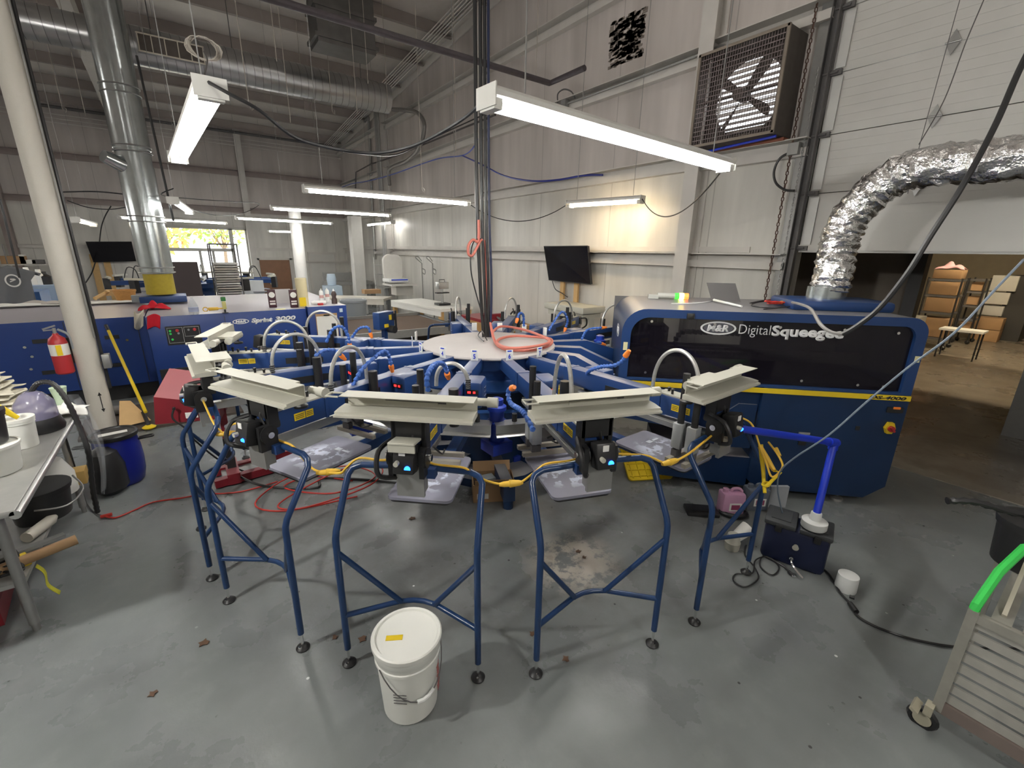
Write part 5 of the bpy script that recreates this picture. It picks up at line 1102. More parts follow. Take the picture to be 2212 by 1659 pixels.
# cooler box with pvc pipe
t = empty('cooler_box', (3.27, 1.02, 0), R(-72)); t.scale = (.92, .92, .88); tag(t, 'navy blue cooler box with a charcoal split lid holding up the blue pipe', 'cooler')
b = MB(); b.box((0, .0, .165), (.42, .26, .31), bev=.03); b.box((0, 0, .02), (.34, .20, .04)); b.build('body', NAVY, t)
b = MB(); b.box((-.115, 0, .335), (.21, .27, .04), bev=.012); b.box((-.115, -.0, .357), (.13, .16, .008)); b.build('lid', pm('cooler_lid', (.045, .048, .052), .5), t); b = MB(); b.box((.115, 0, .335), (.21, .27, .04), bev=.012); b.box((.115, 0, .357), (.14, .18, .006)); b.build('lid', MATS['cooler_lid'], t)
for x in (-.12, .13): b = MB(); b.box((x, -.137, .31), (.045, .02, .06), bev=.005); b.build('latch', BLACK, t)
b = MB(); b.cyl((.01, -.13, .20), (.01, -.155, .20), .016, 12); b.cyl((.01, -.155, .20), (.01, -.16, .20), .022, 12); b.build('drain_plug', BEIGE, t)
b = MB(); b.cyl((.0, -.13, .10), (.0, -.165, .10), .014, 12); b.tube(smooth([(0, -.165, .10), (.01, -.20, .085), (.05, -.23, .05), (.09, -.24, .02)], 5), .009, 8); b.build('drain_spout', CHROME, t)
pb = atz(1757, 1138, .321); el = atz(1802, 956, .88)
t = empty('pvc_pipe', pb); tag(t, 'bright blue painted pipe with a white flange bridging from the cooler box to the barrier', 'pipe')
pe = onrad(7, 1592, 925, .02)
b = MB(); b.lathe((0, 0, 0), [(.075, 0), (.078, .005), (.078, .05), (.072, .055), (.035, .06), (.032, .11), (.028, .115)], 28); b.build('white_flange', WHITE, t, 'white pipe flange')
b = MB(); b.tube([(0, 0, .10), el - pb], .024, 14); b.build('upright', BRBLUE, t)
b = MB(); b.tube([el - pb - Vector((0, 0, .05)), el - pb + Vector((0, 0, .012))], .030, 14); dd = (pe - el).normalized(); b.tube([el - pb - dd * .025, el - pb + dd * .07], .030, 14); b.build('elbow', BRBLUE, t)
b = MB(); b.tube([el - pb, pe - pb], .023, 14); b.build('crossbar', BRBLUE, t)
# yellow cord and plugs wound on barrier seven
cable('yellow_power_line', [onrad(7, 1590, 905, .1), atz(1600, 902, 1.12), atz(1625, 918, 1.08), atz(1640, 960, 1.0), atz(1655, 1000, .92), atz(1668, 1030, .88), atz(1690, 1010, .92), atz(1682, 985, .98), atz(1660, 955, 1.02)], .006, YCORD, 'yellow cord looped down barrier seven beside the bright blue pipe', 'cord')
t = empty('yellow_cord_reel', atz(1660, 1000, .92)); tag(t, 'yellow plastic cord clip and plugs tied to the barrier by the cooler box', 'cord clip'); o0 = atz(1660, 1000, .92)
b = MB(); b.tube([atz(1642, 965, .98) - o0, atz(1656, 990, .93) - o0, atz(1672, 1016, .88) - o0], [.014, .017, .012], 10); b.build('plug', YCORD, t)
b = MB(); b.tube([atz(1672, 1016, .88) - o0, atz(1686, 1020, .86) - o0, atz(1664, 1042, .82) - o0, atz(1655, 1050, .80) - o0], .010, 8); b.build('arm', YELLOW, t)
b = MB(); b.tube([atz(1643, 960, .98) - o0, atz(1648, 1010, .85) - o0, atz(1652, 1065, .74) - o0], [.014, .012, .010], 10); b.build('yellow_post', YELLOW, t)
b = MB(); b.tube([atz(1655 + 8 * math.cos(a), 1046 + 4 * math.sin(a), .80) - o0 for a in [2 * math.pi * k / 14 for k in range(14)]], .008, 6, closed=True); b.build('hook', YELLOW, t)
b = MB(); b.tube([atz(1676, 968, .98) - o0, atz(1684, 985, .95) - o0], .011, 8); b.build('small_plug', YCORD, t)
# yellow cord along the barriers
def YC(pts, label): return cable('yellow_power_line', [atz(*p) for p in pts], .0062, YCORD, label, 'cord', 'yellow cords tied along the barriers')
YC([(432, 850, 1.13), (445, 880, 1.12), (462, 915, 1.05), (478, 932, 1.0), (486, 938, .98), (500, 918, 1.05), (520, 915, 1.08)], 'yellow cord between the two leftmost barriers')
YC([(568, 930, 1.09), (600, 950, 1.09), (630, 962, 1.09), (650, 985, 1.02), (675, 1012, .98), (700, 1020, .97), (735, 1022, 1.0), (748, 1010, 1.04), (775, 990, 1.09), (820, 994, 1.09), (850, 992, 1.09)], 'yellow cord from the fourth barrier to the barrier behind the bucket')
YC([(915, 990, 1.12), (940, 1003, 1.09), (1000, 1010, 1.09), (1020, 1022, 1.06), (1050, 1038, 1.02), (1085, 1046, 1.0), (1120, 1044, 1.0), (1155, 1020, 1.05), (1180, 1002, 1.09), (1230, 995, 1.09), (1280, 982, 1.1)], 'yellow cord from the bucket barrier across to the next barrier')
YC([(1335, 980, 1.12), (1370, 982, 1.08), (1400, 985, 1.06), (1440, 1000, 1.02), (1480, 985, 1.04), (1520, 955, 1.08), (1550, 930, 1.1), (1562, 918, 1.12)], 'yellow cord from the worn patch barrier up to head seven')
for p, l in (((705, 1020, .975), 'yellow inline connector hanging left of the bucket barrier'), ((1100, 1045, 1.0), 'yellow inline connector hanging between the two middle barriers'), ((1445, 999, 1.02), 'yellow inline connector hanging between the right two barriers'), ((486, 937, .98), 'yellow inline connector hanging at the left barriers')):
    c = atz(*p); q = atz(p[0] + 22, p[1] - (2 if p[0] != 1445 else 6), p[2]); b = MB(); dv = (q - c).normalized()
    b.tube([c - dv * .05, c - dv * .03, c, c + dv * .002, c + dv * .05, c + dv * .07], [.009, .014, .016, .020, .015, .008], 10); one(b, 'cord_connector', YCORD, l, 'connector', 'yellow inline connectors')
# small things on the open floor
t = empty('white_pail', (3.235, .672, 0), 0); tag(t, 'small white upturned pail on the floor right of the cooler box', 'pail')
b = MB(); b.lathe((0, 0, 0), [(.060, 0), (.062, .004), (.058, .11), (.05, .112), (0, .112)], 24); b.build('body', WHITE, t)
b = MB(); b.lathe((3.02, 1.33, 0), [(.05, 0), (.055, .06), (.05, .065), (.045, .10), (.04, .12)], 20); one(b, 'white_funnel', BEIGE, 'cream funnel shaped cup under the barrier by the cooler box', 'cup')
b = MB(); pA = atz(1590, 1160, .06); b.tube([pA, pA + Vector((.10, -.03, .06))], [.04, .055], 14); one(b, 'roll_of_paper', PAPER, 'roll of white paper lying beside the cooler box', 'roll')
cable('power_lead', [atz(1612, 1178, .01), atz(1610, 1200, .01), atz(1630, 1225, .01), atz(1638, 1250, .01), atz(1610, 1268, .01), atz(1585, 1255, .01), atz(1590, 1240, .01), atz(1625, 1238, .02), atz(1632, 1210, .02), atz(1660, 1203, .015), atz(1683, 1225, .01), atz(1668, 1242, .01), atz(1642, 1222, .01), atz(1650, 1202, .015), atz(1690, 1222, .01), atz(1706, 1236, .01)], .005, BLACK, 'black power lead looped on the floor in front of the cooler box', 'power lead')
b = MB(); p = atz(1712, 1242, .015); q = atz(1704, 1235, .015); b.tube([q, p], .012, 8); b.build('x', BLACK); o = bpy.context.scene.objects['x']; o.name = 'plug'; tag(o, 'black plug with bare prongs at the end of the looped lead', 'plug')
b = MB(); dv = (p - q).normalized(); sd = dv.cross(Vector((0, 0, 1)))
for s in (-1, 1): b.tube([p + sd * s * .006, p + sd * s * .006 + dv * .02], .003, 5)
b.build('prong', CHROME, o)
cable('floor_cable', [atz(1768, 1222, .02), atz(1790, 1240, .012), atz(1815, 1280, .012), atz(1840, 1308, .012), atz(1852, 1330, .012), atz(1880, 1348, .012), atz(1912, 1362, .012), atz(1960, 1378, .012), atz(2005, 1388, .012), atz(2060, 1397, .012), atz(2130, 1400, .012), atz(2260, 1402, .012)], .007, BLACK, 'black extension cable running over the floor to the slatted cart', 'cable')
b = MB(); p = atz(1836, 1303, .02); q = atz(1850, 1322, .02); b.tube([p, q], .016, 8); r_ = atz(1846, 1292, .02); b.tube([atz(1835, 1288, .02), r_], .012, 6); one(b, 'cable_connector', BLACK, 'black connector joining the floor cable beside the white pail', 'connector')
# fallen leaves and scraps
LEAF = pm('dry_leaf', (.11, .06, .035), .8, var=.3)
for k, (px, py, s, l) in enumerate(((890, 1121, .028, 'brown dry leaf on the floor behind the bucket barrier'), (783, 1382, .026, 'brown dry leaf on the floor left of the bucket'), (724, 1378, .018, 'small dry leaf scrap by the barrier foot left of the bucket'), (1250, 1192, .022, 'dark scrap lying on the worn bright patch'), (1150, 1370, .020, 'brown scrap near the barrier foot right of the bucket'), (1222, 1425, .022, 'dark leaf scrap in front of the worn patch barrier'), (440, 1390, .030, 'dark curled scrap on the floor at the lower left'), (330, 1500, .022, 'tiny dark scrap on the open floor at the lower left'), (1262, 1205, .016, 'second dark scrap lying at the edge of the worn patch'))):
    c = atz(px, py, .0); rnd = random.Random(k); b = MB(); n = 9
    P = [Vector((c.x + s * (1 - .45 * (i % 2)) * math.cos(2 * math.pi * i / n + k), c.y + s * (1 - .45 * (i % 2)) * math.sin(2 * math.pi * i / n + k), .004 + .006 * rnd.random())) for i in range(n)]
    b.add(P + [p - Vector((0, 0, .002)) for p in P], [tuple(range(n)), tuple(range(2 * n - 1, n - 1, -1))] + [(i, (i + 1) % n, n + (i + 1) % n, n + i) for i in range(n)]); one(b, 'dry_leaf', LEAF, l, 'leaf', 'dry leaves and scraps on the floor')
# ---------------------------------------------------------------- slatted cart at the right edge
t = empty('slatted_cart', (2.52, -.35, 0)); tag(t, 'weathered grey slatted cart with a green taped handle at the lower right corner', 'cart')
def cb(c, d, name, m=CARTM, M=None, bev=0): b = MB(); b.box((c[0], c[1] + 0, c[2]), d, M=M, bev=bev); return b.build(name, m, t)
cb((0, .44, .39), (.035, .035, .56), 'corner_post'); cb((0, -.75, .39), (.035, .035, .56), 'corner_post'); cb((.62, .44, .39), (.035, .035, .56), 'corner_post')
cb((0, -.15, .135), (.03, 1.18, .06), 'bottom_rail', pm('rail_brown', (.20, .16, .14), .6, .2, var=.2)); cb((0, -.15, .64), (.03, 1.18, .04), 'top_rail')
for k in range(8): cb((.004, -.15, .188 + k * .060), (.012, 1.16, .040), 'slat', pm('cart_slat', (.40, .39, .35), .5, .2, var=.2, scale=14) if k == 0 else MATS['cart_slat'])
for k in range(7): cb((.31, .36 - k * .09, .66), (.62, .06, .012), 'shelf_slat', CARTM)
b = MB(); b.tube([(0, .44, .66), (.0, .44, .69), (.20, .42, .78), (.42, .38, .84)], .018, 8); b.build('handle', GREEN, t, 'green taped handle')
cb((.3, .36, .72), (.5, .015, .07), 'perforated_strip', pm('pale_strip', (.45, .42, .34), .6, var=.2), Matrix.Rotation(R(-18), 4, 'Y'))
b = MB(); b.tube([(-.03 + .0, .47 + .045 * math.cos(a), .045 + .045 * math.sin(a)) for a in [2 * math.pi * k / 20 for k in range(20)]], .014, 6, closed=True); b.build('caster_wheel', BLACK, t)
b = MB(); b.cyl((-.045, .47, .045), (-.012, .47, .045), .034, 18); b.box((-.03, .46, .11), (.05, .03, .05)); b.box((-.05, .50, .10), (.09, .03, .015), M=Matrix.Rotation(R(30), 4, 'X')); b.build('caster', pm('caster_cream', (.45, .42, .32), .5, .3), t)
tub(3.12, .02, .67, .13, .22, BLACK, 'black pot standing on the slatted cart at the right edge', True)
b = MB(); P = smooth([(2.78, .30, 1.00), (2.85, .22, 1.01), (2.95, .10, .98), (3.10, .0, .95)], 6); b.tube(P, [.018 - .006 * (k % 2) for k in range(len(P))], 8); one(b, 'black_flex_hose', BLACK, 'black ribbed hose end pointing left over the green handle of the cart', 'hose')

# ================================================================ BACKGROUND, OVERHEAD CABLES, STORE ROOM
# cables dropping to the hub of the press
cb0 = Vector((2.40, 3.84, 0))
for k, (dx, dy, r_, l) in enumerate(((-.035, .03, .017, 'leftmost'), (.0, .0, .015, 'thickest middle'), (.03, -.02, .014, 'right middle'), (.055, -.04, .012, 'rightmost'))):
    P = [cb0 + Vector((dx - .02, dy, roofz(3.8))), cb0 + Vector((dx - .01, dy, 4.5)), cb0 + Vector((dx, dy, 2.6)), cb0 + Vector((dx + .03, dy, 1.8)), cb0 + Vector((dx * .6 + .05, dy * .6, 1.25))]
    cable('hanging_cable', P, r_, BLACK if k < 3 else pm('navy_jacket', (.01, .015, .05), .5), 'black cable dropping from the roof to the press hub, %s of the bundle' % l, 'cable', 'cables dropping to the press hub', seg=8)
def ay(px, py, y=3.84): return aty(px, py, y)
P = [ay(1034, 475), ay(1033, 520), ay(1022, 518), ay(1012, 530), ay(1012, 548), ay(1020, 552), ay(1030, 535), ay(1040, 518), ay(1048, 530), ay(1050, 580), ay(1052, 640), ay(1058, 690), atz(1068, 735, 1.27), atz(1085, 752, 1.26), atz(1120, 757, 1.26), atz(1160, 755, 1.26), atz(1188, 745, 1.26), atz(1190, 733, 1.27), atz(1160, 728, 1.27), atz(1110, 726, 1.27), atz(1080, 732, 1.28), atz(1075, 742, 1.28), atz(1100, 752, 1.30), atz(1150, 749, 1.30), atz(1185, 740, 1.30), atz(1175, 728, 1.30), atz(1130, 712, 1.30), atz(1085, 705, 1.30), atz(1066, 715, 1.28), atz(1064, 725, 1.27)]
cable('red_air_hose', P, .0135, SALMON, 'faded red air hose looped on the hanging cables and coiled on the press hub', 'hose', sm=7, seg=10)
cable('black_thin_cord', [ay(1040, 516), ay(1025, 520), ay(1017, 545), ay(1018, 590), ay(1030, 640), ay(1042, 680), atz(1050, 712, 1.26)], .007, BLACK, 'thin black cord looping left of the red hose above the press hub', 'cord')
cable('black_stub_cord', [atz(1052, 735, 1.27), atz(1045, 722, 1.35), atz(1040, 715, 1.3), atz(1033, 725, 1.26), atz(1045, 737, 1.26)], .006, BLACK, 'small black cord loop lying on the hub disc by the cables', 'cord')
# cords between the lamps
cable('power_wire', [(.27, 3.14, 2.93), aty(500, 205, 3.0), aty(560, 238, 3.0), aty(640, 298, 3.1), aty(740, 324, 3.2), aty(820, 330, 3.1), aty(900, 312, 2.9), aty(980, 270, 2.6), aty(1030, 232, 2.3), (1.36, 2.12, 2.86)], .010, BLACK, 'black cord sagging between the two nearest lamps', 'lamp cord', 'cords between the lamps')
cable('power_wire', [aty(740, 326, 3.3), aty(855, 334, 5.0), aty(930, 300, 6.0), aty(1040, 250, 6.2), aty(1060, 238, 6.2)], .009, BLACK, 'second black cord rising past the hanging cables behind the nearest lamp', 'lamp cord', 'cords between the lamps')
cable('power_wire', sag((4.05, 6.95, 2.88), (5.15, 5.65, 2.84), .28), .007, BLACK, 'thin cord sagging from the long lamp to the warm wall lamp', 'lamp cord', 'cords between the lamps')
cable('power_wire', sag((5.42, 4.42, 2.84), (3.9, 2.32, 2.84), .32), .007, BLACK, 'thin cord sagging from the warm wall lamp to the largest lamp', 'lamp cord', 'cords between the lamps')
cable('power_wire', [aty(375, 407, 8.7), aty(350, 422, 8.9), aty(420, 430, 11), aty(510, 436, 13), aty(560, 441, 14), aty(520, 462, 14), aty(470, 465, 13), aty(420, 455, 12), aty(385, 440, 9.5)], .008, BLACK, 'black cord strung between the small end-on lamp and the end wall', 'lamp cord', 'cords between the lamps')
cable('power_wire', [aty(130, 415, 12), aty(210, 414, 12), aty(280, 421, 12)], .012, BLACK, 'black cord running level from the round column to the galvanised pipe', 'lamp cord', 'cords between the lamps')
cable('power_wire', [aty(145, 433, 12), aty(190, 448, 12), aty(240, 452, 12), aty(285, 445, 12)], .009, BLACK, 'black cord sagging behind the round column above the left television', 'lamp cord', 'cords between the lamps')
cable('tv_cable', [aty(240, 445, 19.5), aty(228, 465, 19.5), aty(219, 490, 19.5), aty(215, 522, 19.5)], .018, BLACK, 'black cable coming down to the top of the left television', 'cable')
cable('tv_cable', [aty(206, 566, 19.4), aty(198, 590, 19.4), aty(185, 611, 19.4)], .018, BLACK, 'black cable running down from the left television', 'cable')
cable('blue_cable', [atx(735, 406, 5.3), atx(760, 397, 5.3), atx(800, 390, 5.4), atx(850, 376, 5.5), atx(900, 358, 5.5), atx(950, 342, 5.5), atx(998, 336, 5.5), atx(1020, 322, 5.5), atx(1032, 300, 5.5)], .014, pm('blue_cable_jacket', (.08, .12, .45), .4), 'pale blue cable swagged along the side wall left of the hanging cables', 'cable')
cable('blue_cable', [atx(998, 336, 5.5), atx(1040, 355, 5.5), atx(1090, 380, 5.5), atx(1150, 391, 5.5), atx(1210, 388, 5.6), atx(1260, 379, 5.7), atx(1302, 378, 5.74)], .016, pm('deep_blue_jacket', (.01, .02, .22), .4), 'deep blue cable drooping right of the hanging cables to the wall girt', 'cable')
cable('flexible_conduit', [atx(848, 236, 5.4), atx(875, 238, 5.4), atx(900, 243, 5.4), atx(915, 262, 5.4), atx(915, 290, 5.4), atx(902, 325, 5.4), atx(878, 348, 5.4), atx(850, 360, 5.5), atx(840, 372, 5.5), atx(842, 400, 5.5)], .05, pm('flex_grey', (.25, .24, .23), .5, .5), 'thick grey flexible conduit curving down from the spiral duct end', 'conduit', seg=8)
cable('bent_pipe', [atx(788, 262, 5.78), atx(793, 256, 5.78), atx(796, 258, 5.78), atx(798, 300, 5.78), atx(800, 345, 5.78), atx(803, 430, 5.78), atx(810, 560, 5.78)], .045, ALUG, 'vertical grey bent pipe beside the corner of the side wall', 'pipe', seg=8)
b = MB(); P = [atx(768, 410, 5.5), atx(769, 372, 5.5), atx(800, 355, 5.5), atx(860, 335, 5.5), atx(1070, 248, 5.5)]; b.tube(P, .022, 6); tag(b.build('gas_pipe', pm('dark_pipe', (.08, .07, .07), .5)), 'dark pipe running along the side wall under the second girt', 'pipe')
cable('wall_conduit_run', [atx(1175, 240, 5.72), atx(1230, 222, 5.72), atx(1300, 197, 5.72), atx(1400, 160, 5.72), atx(1500, 122, 5.72), atx(1560, 100, 5.72), atx(1566, 110, 5.7), atx(1564, 140, 5.7)], .018, ALUG, 'grey conduit running up along the girt to the exhaust fan', 'conduit')
cable('conduit_loop', [atx(1205, 222, 5.7), atx(1205, 203, 5.7), atx(1218, 193, 5.7), atx(1234, 198, 5.7), atx(1242, 212, 5.7)], .012, DGREY, 'small loop of grey cable above the wall girt', 'cable')
b = MB(); q = atx(1220, 224, 5.7); b.box(q, (.08, .12, .11)); tag(b.build('junction_box', ALUG), 'small grey junction box under the cable loop on the girt', 'junction box')
cable('fan_power_cable', [atx(1712, 327, 5.7), atx(1685, 342, 5.7), atx(1672, 370, 5.7), atx(1676, 395, 5.7), atx(1695, 410, 5.7), atx(1716, 412, 5.7)], .013, BLACK, 'black power cable looping below the exhaust fan beside the door track', 'cable')
b = MB(); q = atx(1716, 322, 5.72); b.box(q, (.08, .11, .12)); tag(b.build('junction_box', ALUG), 'grey junction box at the lower right corner of the exhaust fan', 'junction box')
cable('door_pull_cord', [atx(2125, 0, 5.6), atx(2085, 95, 5.6), atx(2040, 215, 5.6), atx(1985, 312, 5.3)], .004, DGREY, 'thin cord slanting over the overhead door past the hinges', 'cord')
for k, (x0, y0, x1, y1, yy, l) in enumerate(((295, 120, 375, 478, 9.0, 'long black rod hanging right of the galvanised pipe'), (0, 430, 42, 600, 10.5, 'long dark rod at the far left edge of the room'))):
    b = MB(); b.tube([aty(x0, y0, yy), aty(x1, y1, yy)], .016, 6); tag(b.build('hanging_rod', BLACK), l, 'rod', 'dark rods hanging in the room')
for k, (x0, x1, y1, yy) in enumerate(((512, 538, 228, 7.5), (596, 628, 265, 9), (590, 598, 132, 8), (700, 718, 240, 10), (745, 772, 248, 9), (780, 795, 180, 9), (820, 838, 235, 9.5), (985, 985, 330, 8), (1165, 1158, 175, 6.5), (868, 912, 410, 8.2), (650, 660, 250, 12), (150, 185, 250, 12), (105, 135, 235, 12), (75, 110, 250, 13))):
    p = aty(x1, y1, yy); q = Vector((p.x, yy, roofz(yy) - .05)); b = MB(); b.tube([q, p], .0055, 5)
    if k % 3 == 0: b.tube(smooth([p, p + Vector((.03, 0, -.05)), p + Vector((.05, 0, 0)), p + Vector((.02, 0, .04))], 3), .004, 4)
    tag(b.build('roof_wire', pm('wire_pale', (.42, .38, .33), .6) if k == 0 else MATS['wire_pale']), 'thin wire hanging loose from the roof', 'wire', 'loose wires hanging from the roof')
b = MB(); M_ = Matrix.Rotation(R(90), 4, 'X')
p = aty(440, 105, 4.9)
for j in range(5): b.tube([p + Vector((.09 * math.cos(a) * (1 + .1 * j), .02 * math.sin(3 * a + j), .08 * math.sin(a))) for a in [2 * math.pi * k / 14 for k in range(14)]], .005, 4, closed=True)
tag(b.build('wire_coil', MATS['wire_pale']), 'tangled coil of wire above the twin tube lamp beside the pipe', 'wire coil')
cable('lamp_support_wire', [aty(440, 112, 4.9), aty(448, 130, 4.3), (.25, 3.2, 2.95)], .005, DGREY, 'dark wire from the coil down to the twin tube lamp', 'wire')
# scuffed square of dirt on the side wall
b = MB(); q0 = atx(1322, 50, XW - .004); q1 = atx(1386, 120, XW - .004); rnd = random.Random(2)
for k in range(420): y_ = q0.y + (q1.y - q0.y) * rnd.random(); z_ = 5.02 + .5 * (rnd.random() ** 1.2) - .05; z_ = q1.z + (q0.z - q1.z) * rnd.random(); b.box((XW - .004, y_, z_), (.002, .04 + .07 * rnd.random(), .012 + .03 * rnd.random()))
tag(b.build('glue_patch', pm('old_glue', (.22, .19, .165), .8)), 'square patch of old dirty glue high on the side wall', 'patch')
# ---------------------------------------------------------------- televisions on timber posts
def tv(quad_, label, back, ext=4):
    c = sum(quad_, Vector()) / 4; t = empty('television', c); tag(t, label, 'television'); Q_ = [p - c for p in quad_]; b = MB()
    b.add(Q_ + [p + back for p in Q_], [(0, 1, 2, 3), (4, 7, 6, 5), (0, 4, 5, 1), (1, 5, 6, 2), (2, 6, 7, 3), (3, 7, 4, 0)]); b.build('screen', SCREEN, t)
    b = MB(); b.tube([p for p in Q_], .008, 4, closed=True); b.build('bezel', BLACK, t); b = MB(); b.tube([back, back * min(ext, 8)], .05, 8); b.build('wall_bracket', BLACK, t); return t
tv([atx(1175, 532, 5.66), atx(1269, 531, 5.56), atx(1276, 614, 5.66), atx(1186, 605, 5.72)], 'black television tilted on timber posts on the side wall', Vector((.045, 0, .0)))
tv([aty(185, 522, 19.75), aty(284, 522, 19.75), aty(294, 564, 19.95), aty(202, 566, 19.95)], 'wide black television on the end wall behind the round column', Vector((0, .05, 0)), 5)
for px, l in ((1216, 'left timber post under the tilted television'), (1246, 'right timber post under the tilted television'), (1040, 'timber stud behind the hanging cables on the side wall')):
    q = atx(px, 640, XW - .05); b = MB(); b.box((XW - .07, q.y, 1.0), (.04, .10, 2.0)); tag(b.build('timber_post', WOOD), l, 'post', 'timber posts on the side wall')
for px, l in ((209, 'left timber post under the wide television'), (236, 'right timber post under the wide television')):
    q = aty(px, 590, YB - .1); b = MB(); b.box((q.x, YB - .06, .9), (.17, .05, 1.8)); tag(b.build('timber_post', WOOD), l, 'post', 'timber posts on the end wall')
cable('tv_lead', [atx(1193, 607, 5.75), atx(1200, 625, 5.75), atx(1215, 634, 5.75), atx(1226, 642, 5.75)], .008, BLACK, 'black lead hanging from the tilted television', 'cord')
# ---------------------------------------------------------------- things standing on the dryer
def on(px, py, z=1.178): return atz(px, py, z)
def item(name, p, rz=0): return empty(name, p, rz)
cloth('red_cloth', on(335, 668), .34, .30, .15, REDCL, 'bright red cloth heaped at the front edge of the dryer', seed=8)
def f(u, v): q = aty(318 + 28 * u, 684 + 28 * v - 6 * math.sin(3 * u), 7.70); return Vector((q.x, 7.715 - .02 * math.sin(5 * u + v), q.z))
b = MB(); b.sheet(f, 8, 8); o = b.build('red_rag_corner', REDCL); o.modifiers.new('s', 'SOLIDIFY').thickness = .006; tag(o, 'corner of the red cloth hanging down the face of the dryer', 'cloth')
def f(u, v): q = aty(290 + 20 * u, 672 + 36 * v + 5 * math.sin(4 * u), 7.98); return Vector((q.x, 7.98 - .03 * math.sin(4 * u + 2 * v), q.z))
b = MB(); b.sheet(f, 8, 8); o = b.build('cream_rag', TOWEL); o.modifiers.new('s', 'SOLIDIFY').thickness = .006; tag(o, 'cream rag hanging beside the red cloth at the dryer corner', 'rag')
cloth('white_towel', on(40, 661), .9, .3, .05, PAPER, 'white towel lying on the dryer behind the column, nearer the left edge', seed=31); cloth('grey_towel', on(98, 658), .7, .35, .08, pm('greyish_towel', (.5, .46, .42), .9), 'greyish towel lying on the dryer against the round column', seed=32)
t = item('spray_bottle', on(420, 679)); tag(t, 'clear half empty bottle standing on the front edge of the dryer', 'bottle')
b = MB(); b.lathe((0, 0, 0), [(.055, 0), (.06, .01), (.058, .12), (.03, .19), (.015, .22), (.015, .24)], 18); b.build('body', pm('clear_bottle', (.6, .65, .7), .15, alpha=.35), t); b = MB(); b.lathe((0, 0, .04), [(.061, 0), (.061, .06)], 18); b.build('label', pm('pale_blue_label', (.45, .5, .7), .6, alpha=.7), t)
t = item('glue_bottle', on(487, 676)); tag(t, 'yellow glue bottle upside down on a round stand on the dryer', 'bottle')
b = MB(); b.lathe((0, 0, 0), [(.04, 0), (.04, .008), (.012, .012), (.012, .05)], 16); b.build('stand', BLACK, t); b = MB(); b.box((0, 0, .11), (.05, .03, .11), bev=.008); b.build('body', pm('glue_yellow', (.6, .55, .2), .5), t); b = MB(); b.box((0, 0, .20), (.06, .035, .06), bev=.008); b.build('green_top', pm('dark_green', (.03, .18, .04), .5), t)
b = MB(); p = on(455, 672); b.tube([p + Vector((-.02, 0, .03)), p + Vector((.10, .02, .03))], [.025, .022], 10); b.tube([p + Vector((.10, .02, .03)), p + Vector((.2, .03, .03))], .010, 8); b.tube([p + Vector((-.06 + .03 * math.cos(a), 0, .03 + .03 * math.sin(a))) for a in [2 * math.pi * k / 12 for k in range(12)]], .007, 5, closed=True); tag(b.build('yellow_tool', YCORD), 'yellow handled tool with a ring end on the dryer', 'tool')
for px, l in ((590, 'left'), (636, 'right')):
    t = item('tall_can', on(px, 664)); tag(t, 'dark red and white tall carton, the %s one of the pair on the dryer' % l, 'carton', 'dark red cartons on the dryer')
    b = MB(); b.box((0, 0, .14), (.11, .05, .28), bev=.004); b.build('body', pm('maroon_print_%s' % l, (.05, .012, .02), .5), t); b = MB(); b.prism(ellipse(20, .045, .045), .003, frame3((0, -.026, .20), (1, 0, 0), (0, 0, 1))); b.build('white_disc', PAPER, t)
    b = MB(); b.box((0, -.026, .10), (.08, .003, .02)); b.box((0, -.026, .06), (.08, .003, .03)); b.build('white_print', PAPER, t)
b = MB(); b.box((on(612, 655).x, on(612, 655).y, 1.178 + .12), (.26, .02, .24)); tag(b.build('white_board', pm('pale_board', (.55, .53, .53), .7)), 'pale board standing between the two dark red cartons', 'board')
b = MB(); p = on(606, 668, 1.177); b.box(p, (.14, .08, .004), rz=.2); tag(b.build('yellow_note', pm('note_yellow', (.8, .78, .3), .8)), 'pale yellow note on the dryer in front of the board', 'note')
t = item('cardboard_core', (1.53, 7.95, 1.178)); tag(t, 'tall cream cardboard core standing on the dryer with a yellow label', 'tube'); b = MB(); b.lathe((0, 0, 0), [(.085, 0), (.085, .46)], 24); b.build('core', CREAM, t); b = MB(); b.prism(rrect(.10, .14, .01, 2), .004, frame3((-.02, -.089, .09), (1, 0, 0), (0, 0, 1))); b.build('yellow_label', YELLOW, t)
for px, py, l in ((700, 655, 'left'), (707, 653, 'right')):
    t = item('spray_can', on(px, py, 1.2), 0); t.location += Vector((.02 if l == 'right' else -.03, .04 if l == 'right' else 0, 0)); tag(t, 'white aerosol can, %s one of two on the end of the dryer' % l, 'aerosol can', 'aerosol cans on the dryer'); b = MB(); b.lathe((0, 0, 0), [(.035, 0), (.035, .19), (.022, .215), (.01, .22), (.01, .24)], 16); b.build('body', WHITE, t); b = MB(); b.lathe((0, 0, .09), [(.0355, 0), (.0355, .05)], 16); b.build('pink_band', pm('pink_band_%s' % l, (.6, .35, .33), .5), t)
t = item('glue_flask', (2.03, 7.98, 1.201)); tag(t, 'dark bottle with a white nozzle at the right end of the dryer', 'bottle'); b = MB(); b.lathe((0, 0, 0), [(.045, 0), (.045, .07), (.032, .11), (.045, .16), (.03, .20), (.012, .215)], 18); b.build('body', pm('dark_brown_bottle', (.05, .03, .03), .4), t); b = MB(); b.lathe((0, 0, .21), [(.02, 0), (.006, .04)], 10); b.build('nozzle', WHITE, t)
t = item('white_jug', (1.78, 7.95, 1.235)); tag(t, 'white bottle lying on its side with a red cap on the dryer', 'bottle'); b = MB(); b.tube([(-.13, 0, 0), (-.08, 0, 0), (.10, 0, 0)], [.02, .035, .035], 14); b.build('body', WHITE, t); b = MB(); b.box((.0, -.06, -.02), (.08, .05, .03)); b.build('red_cap', RED, t)
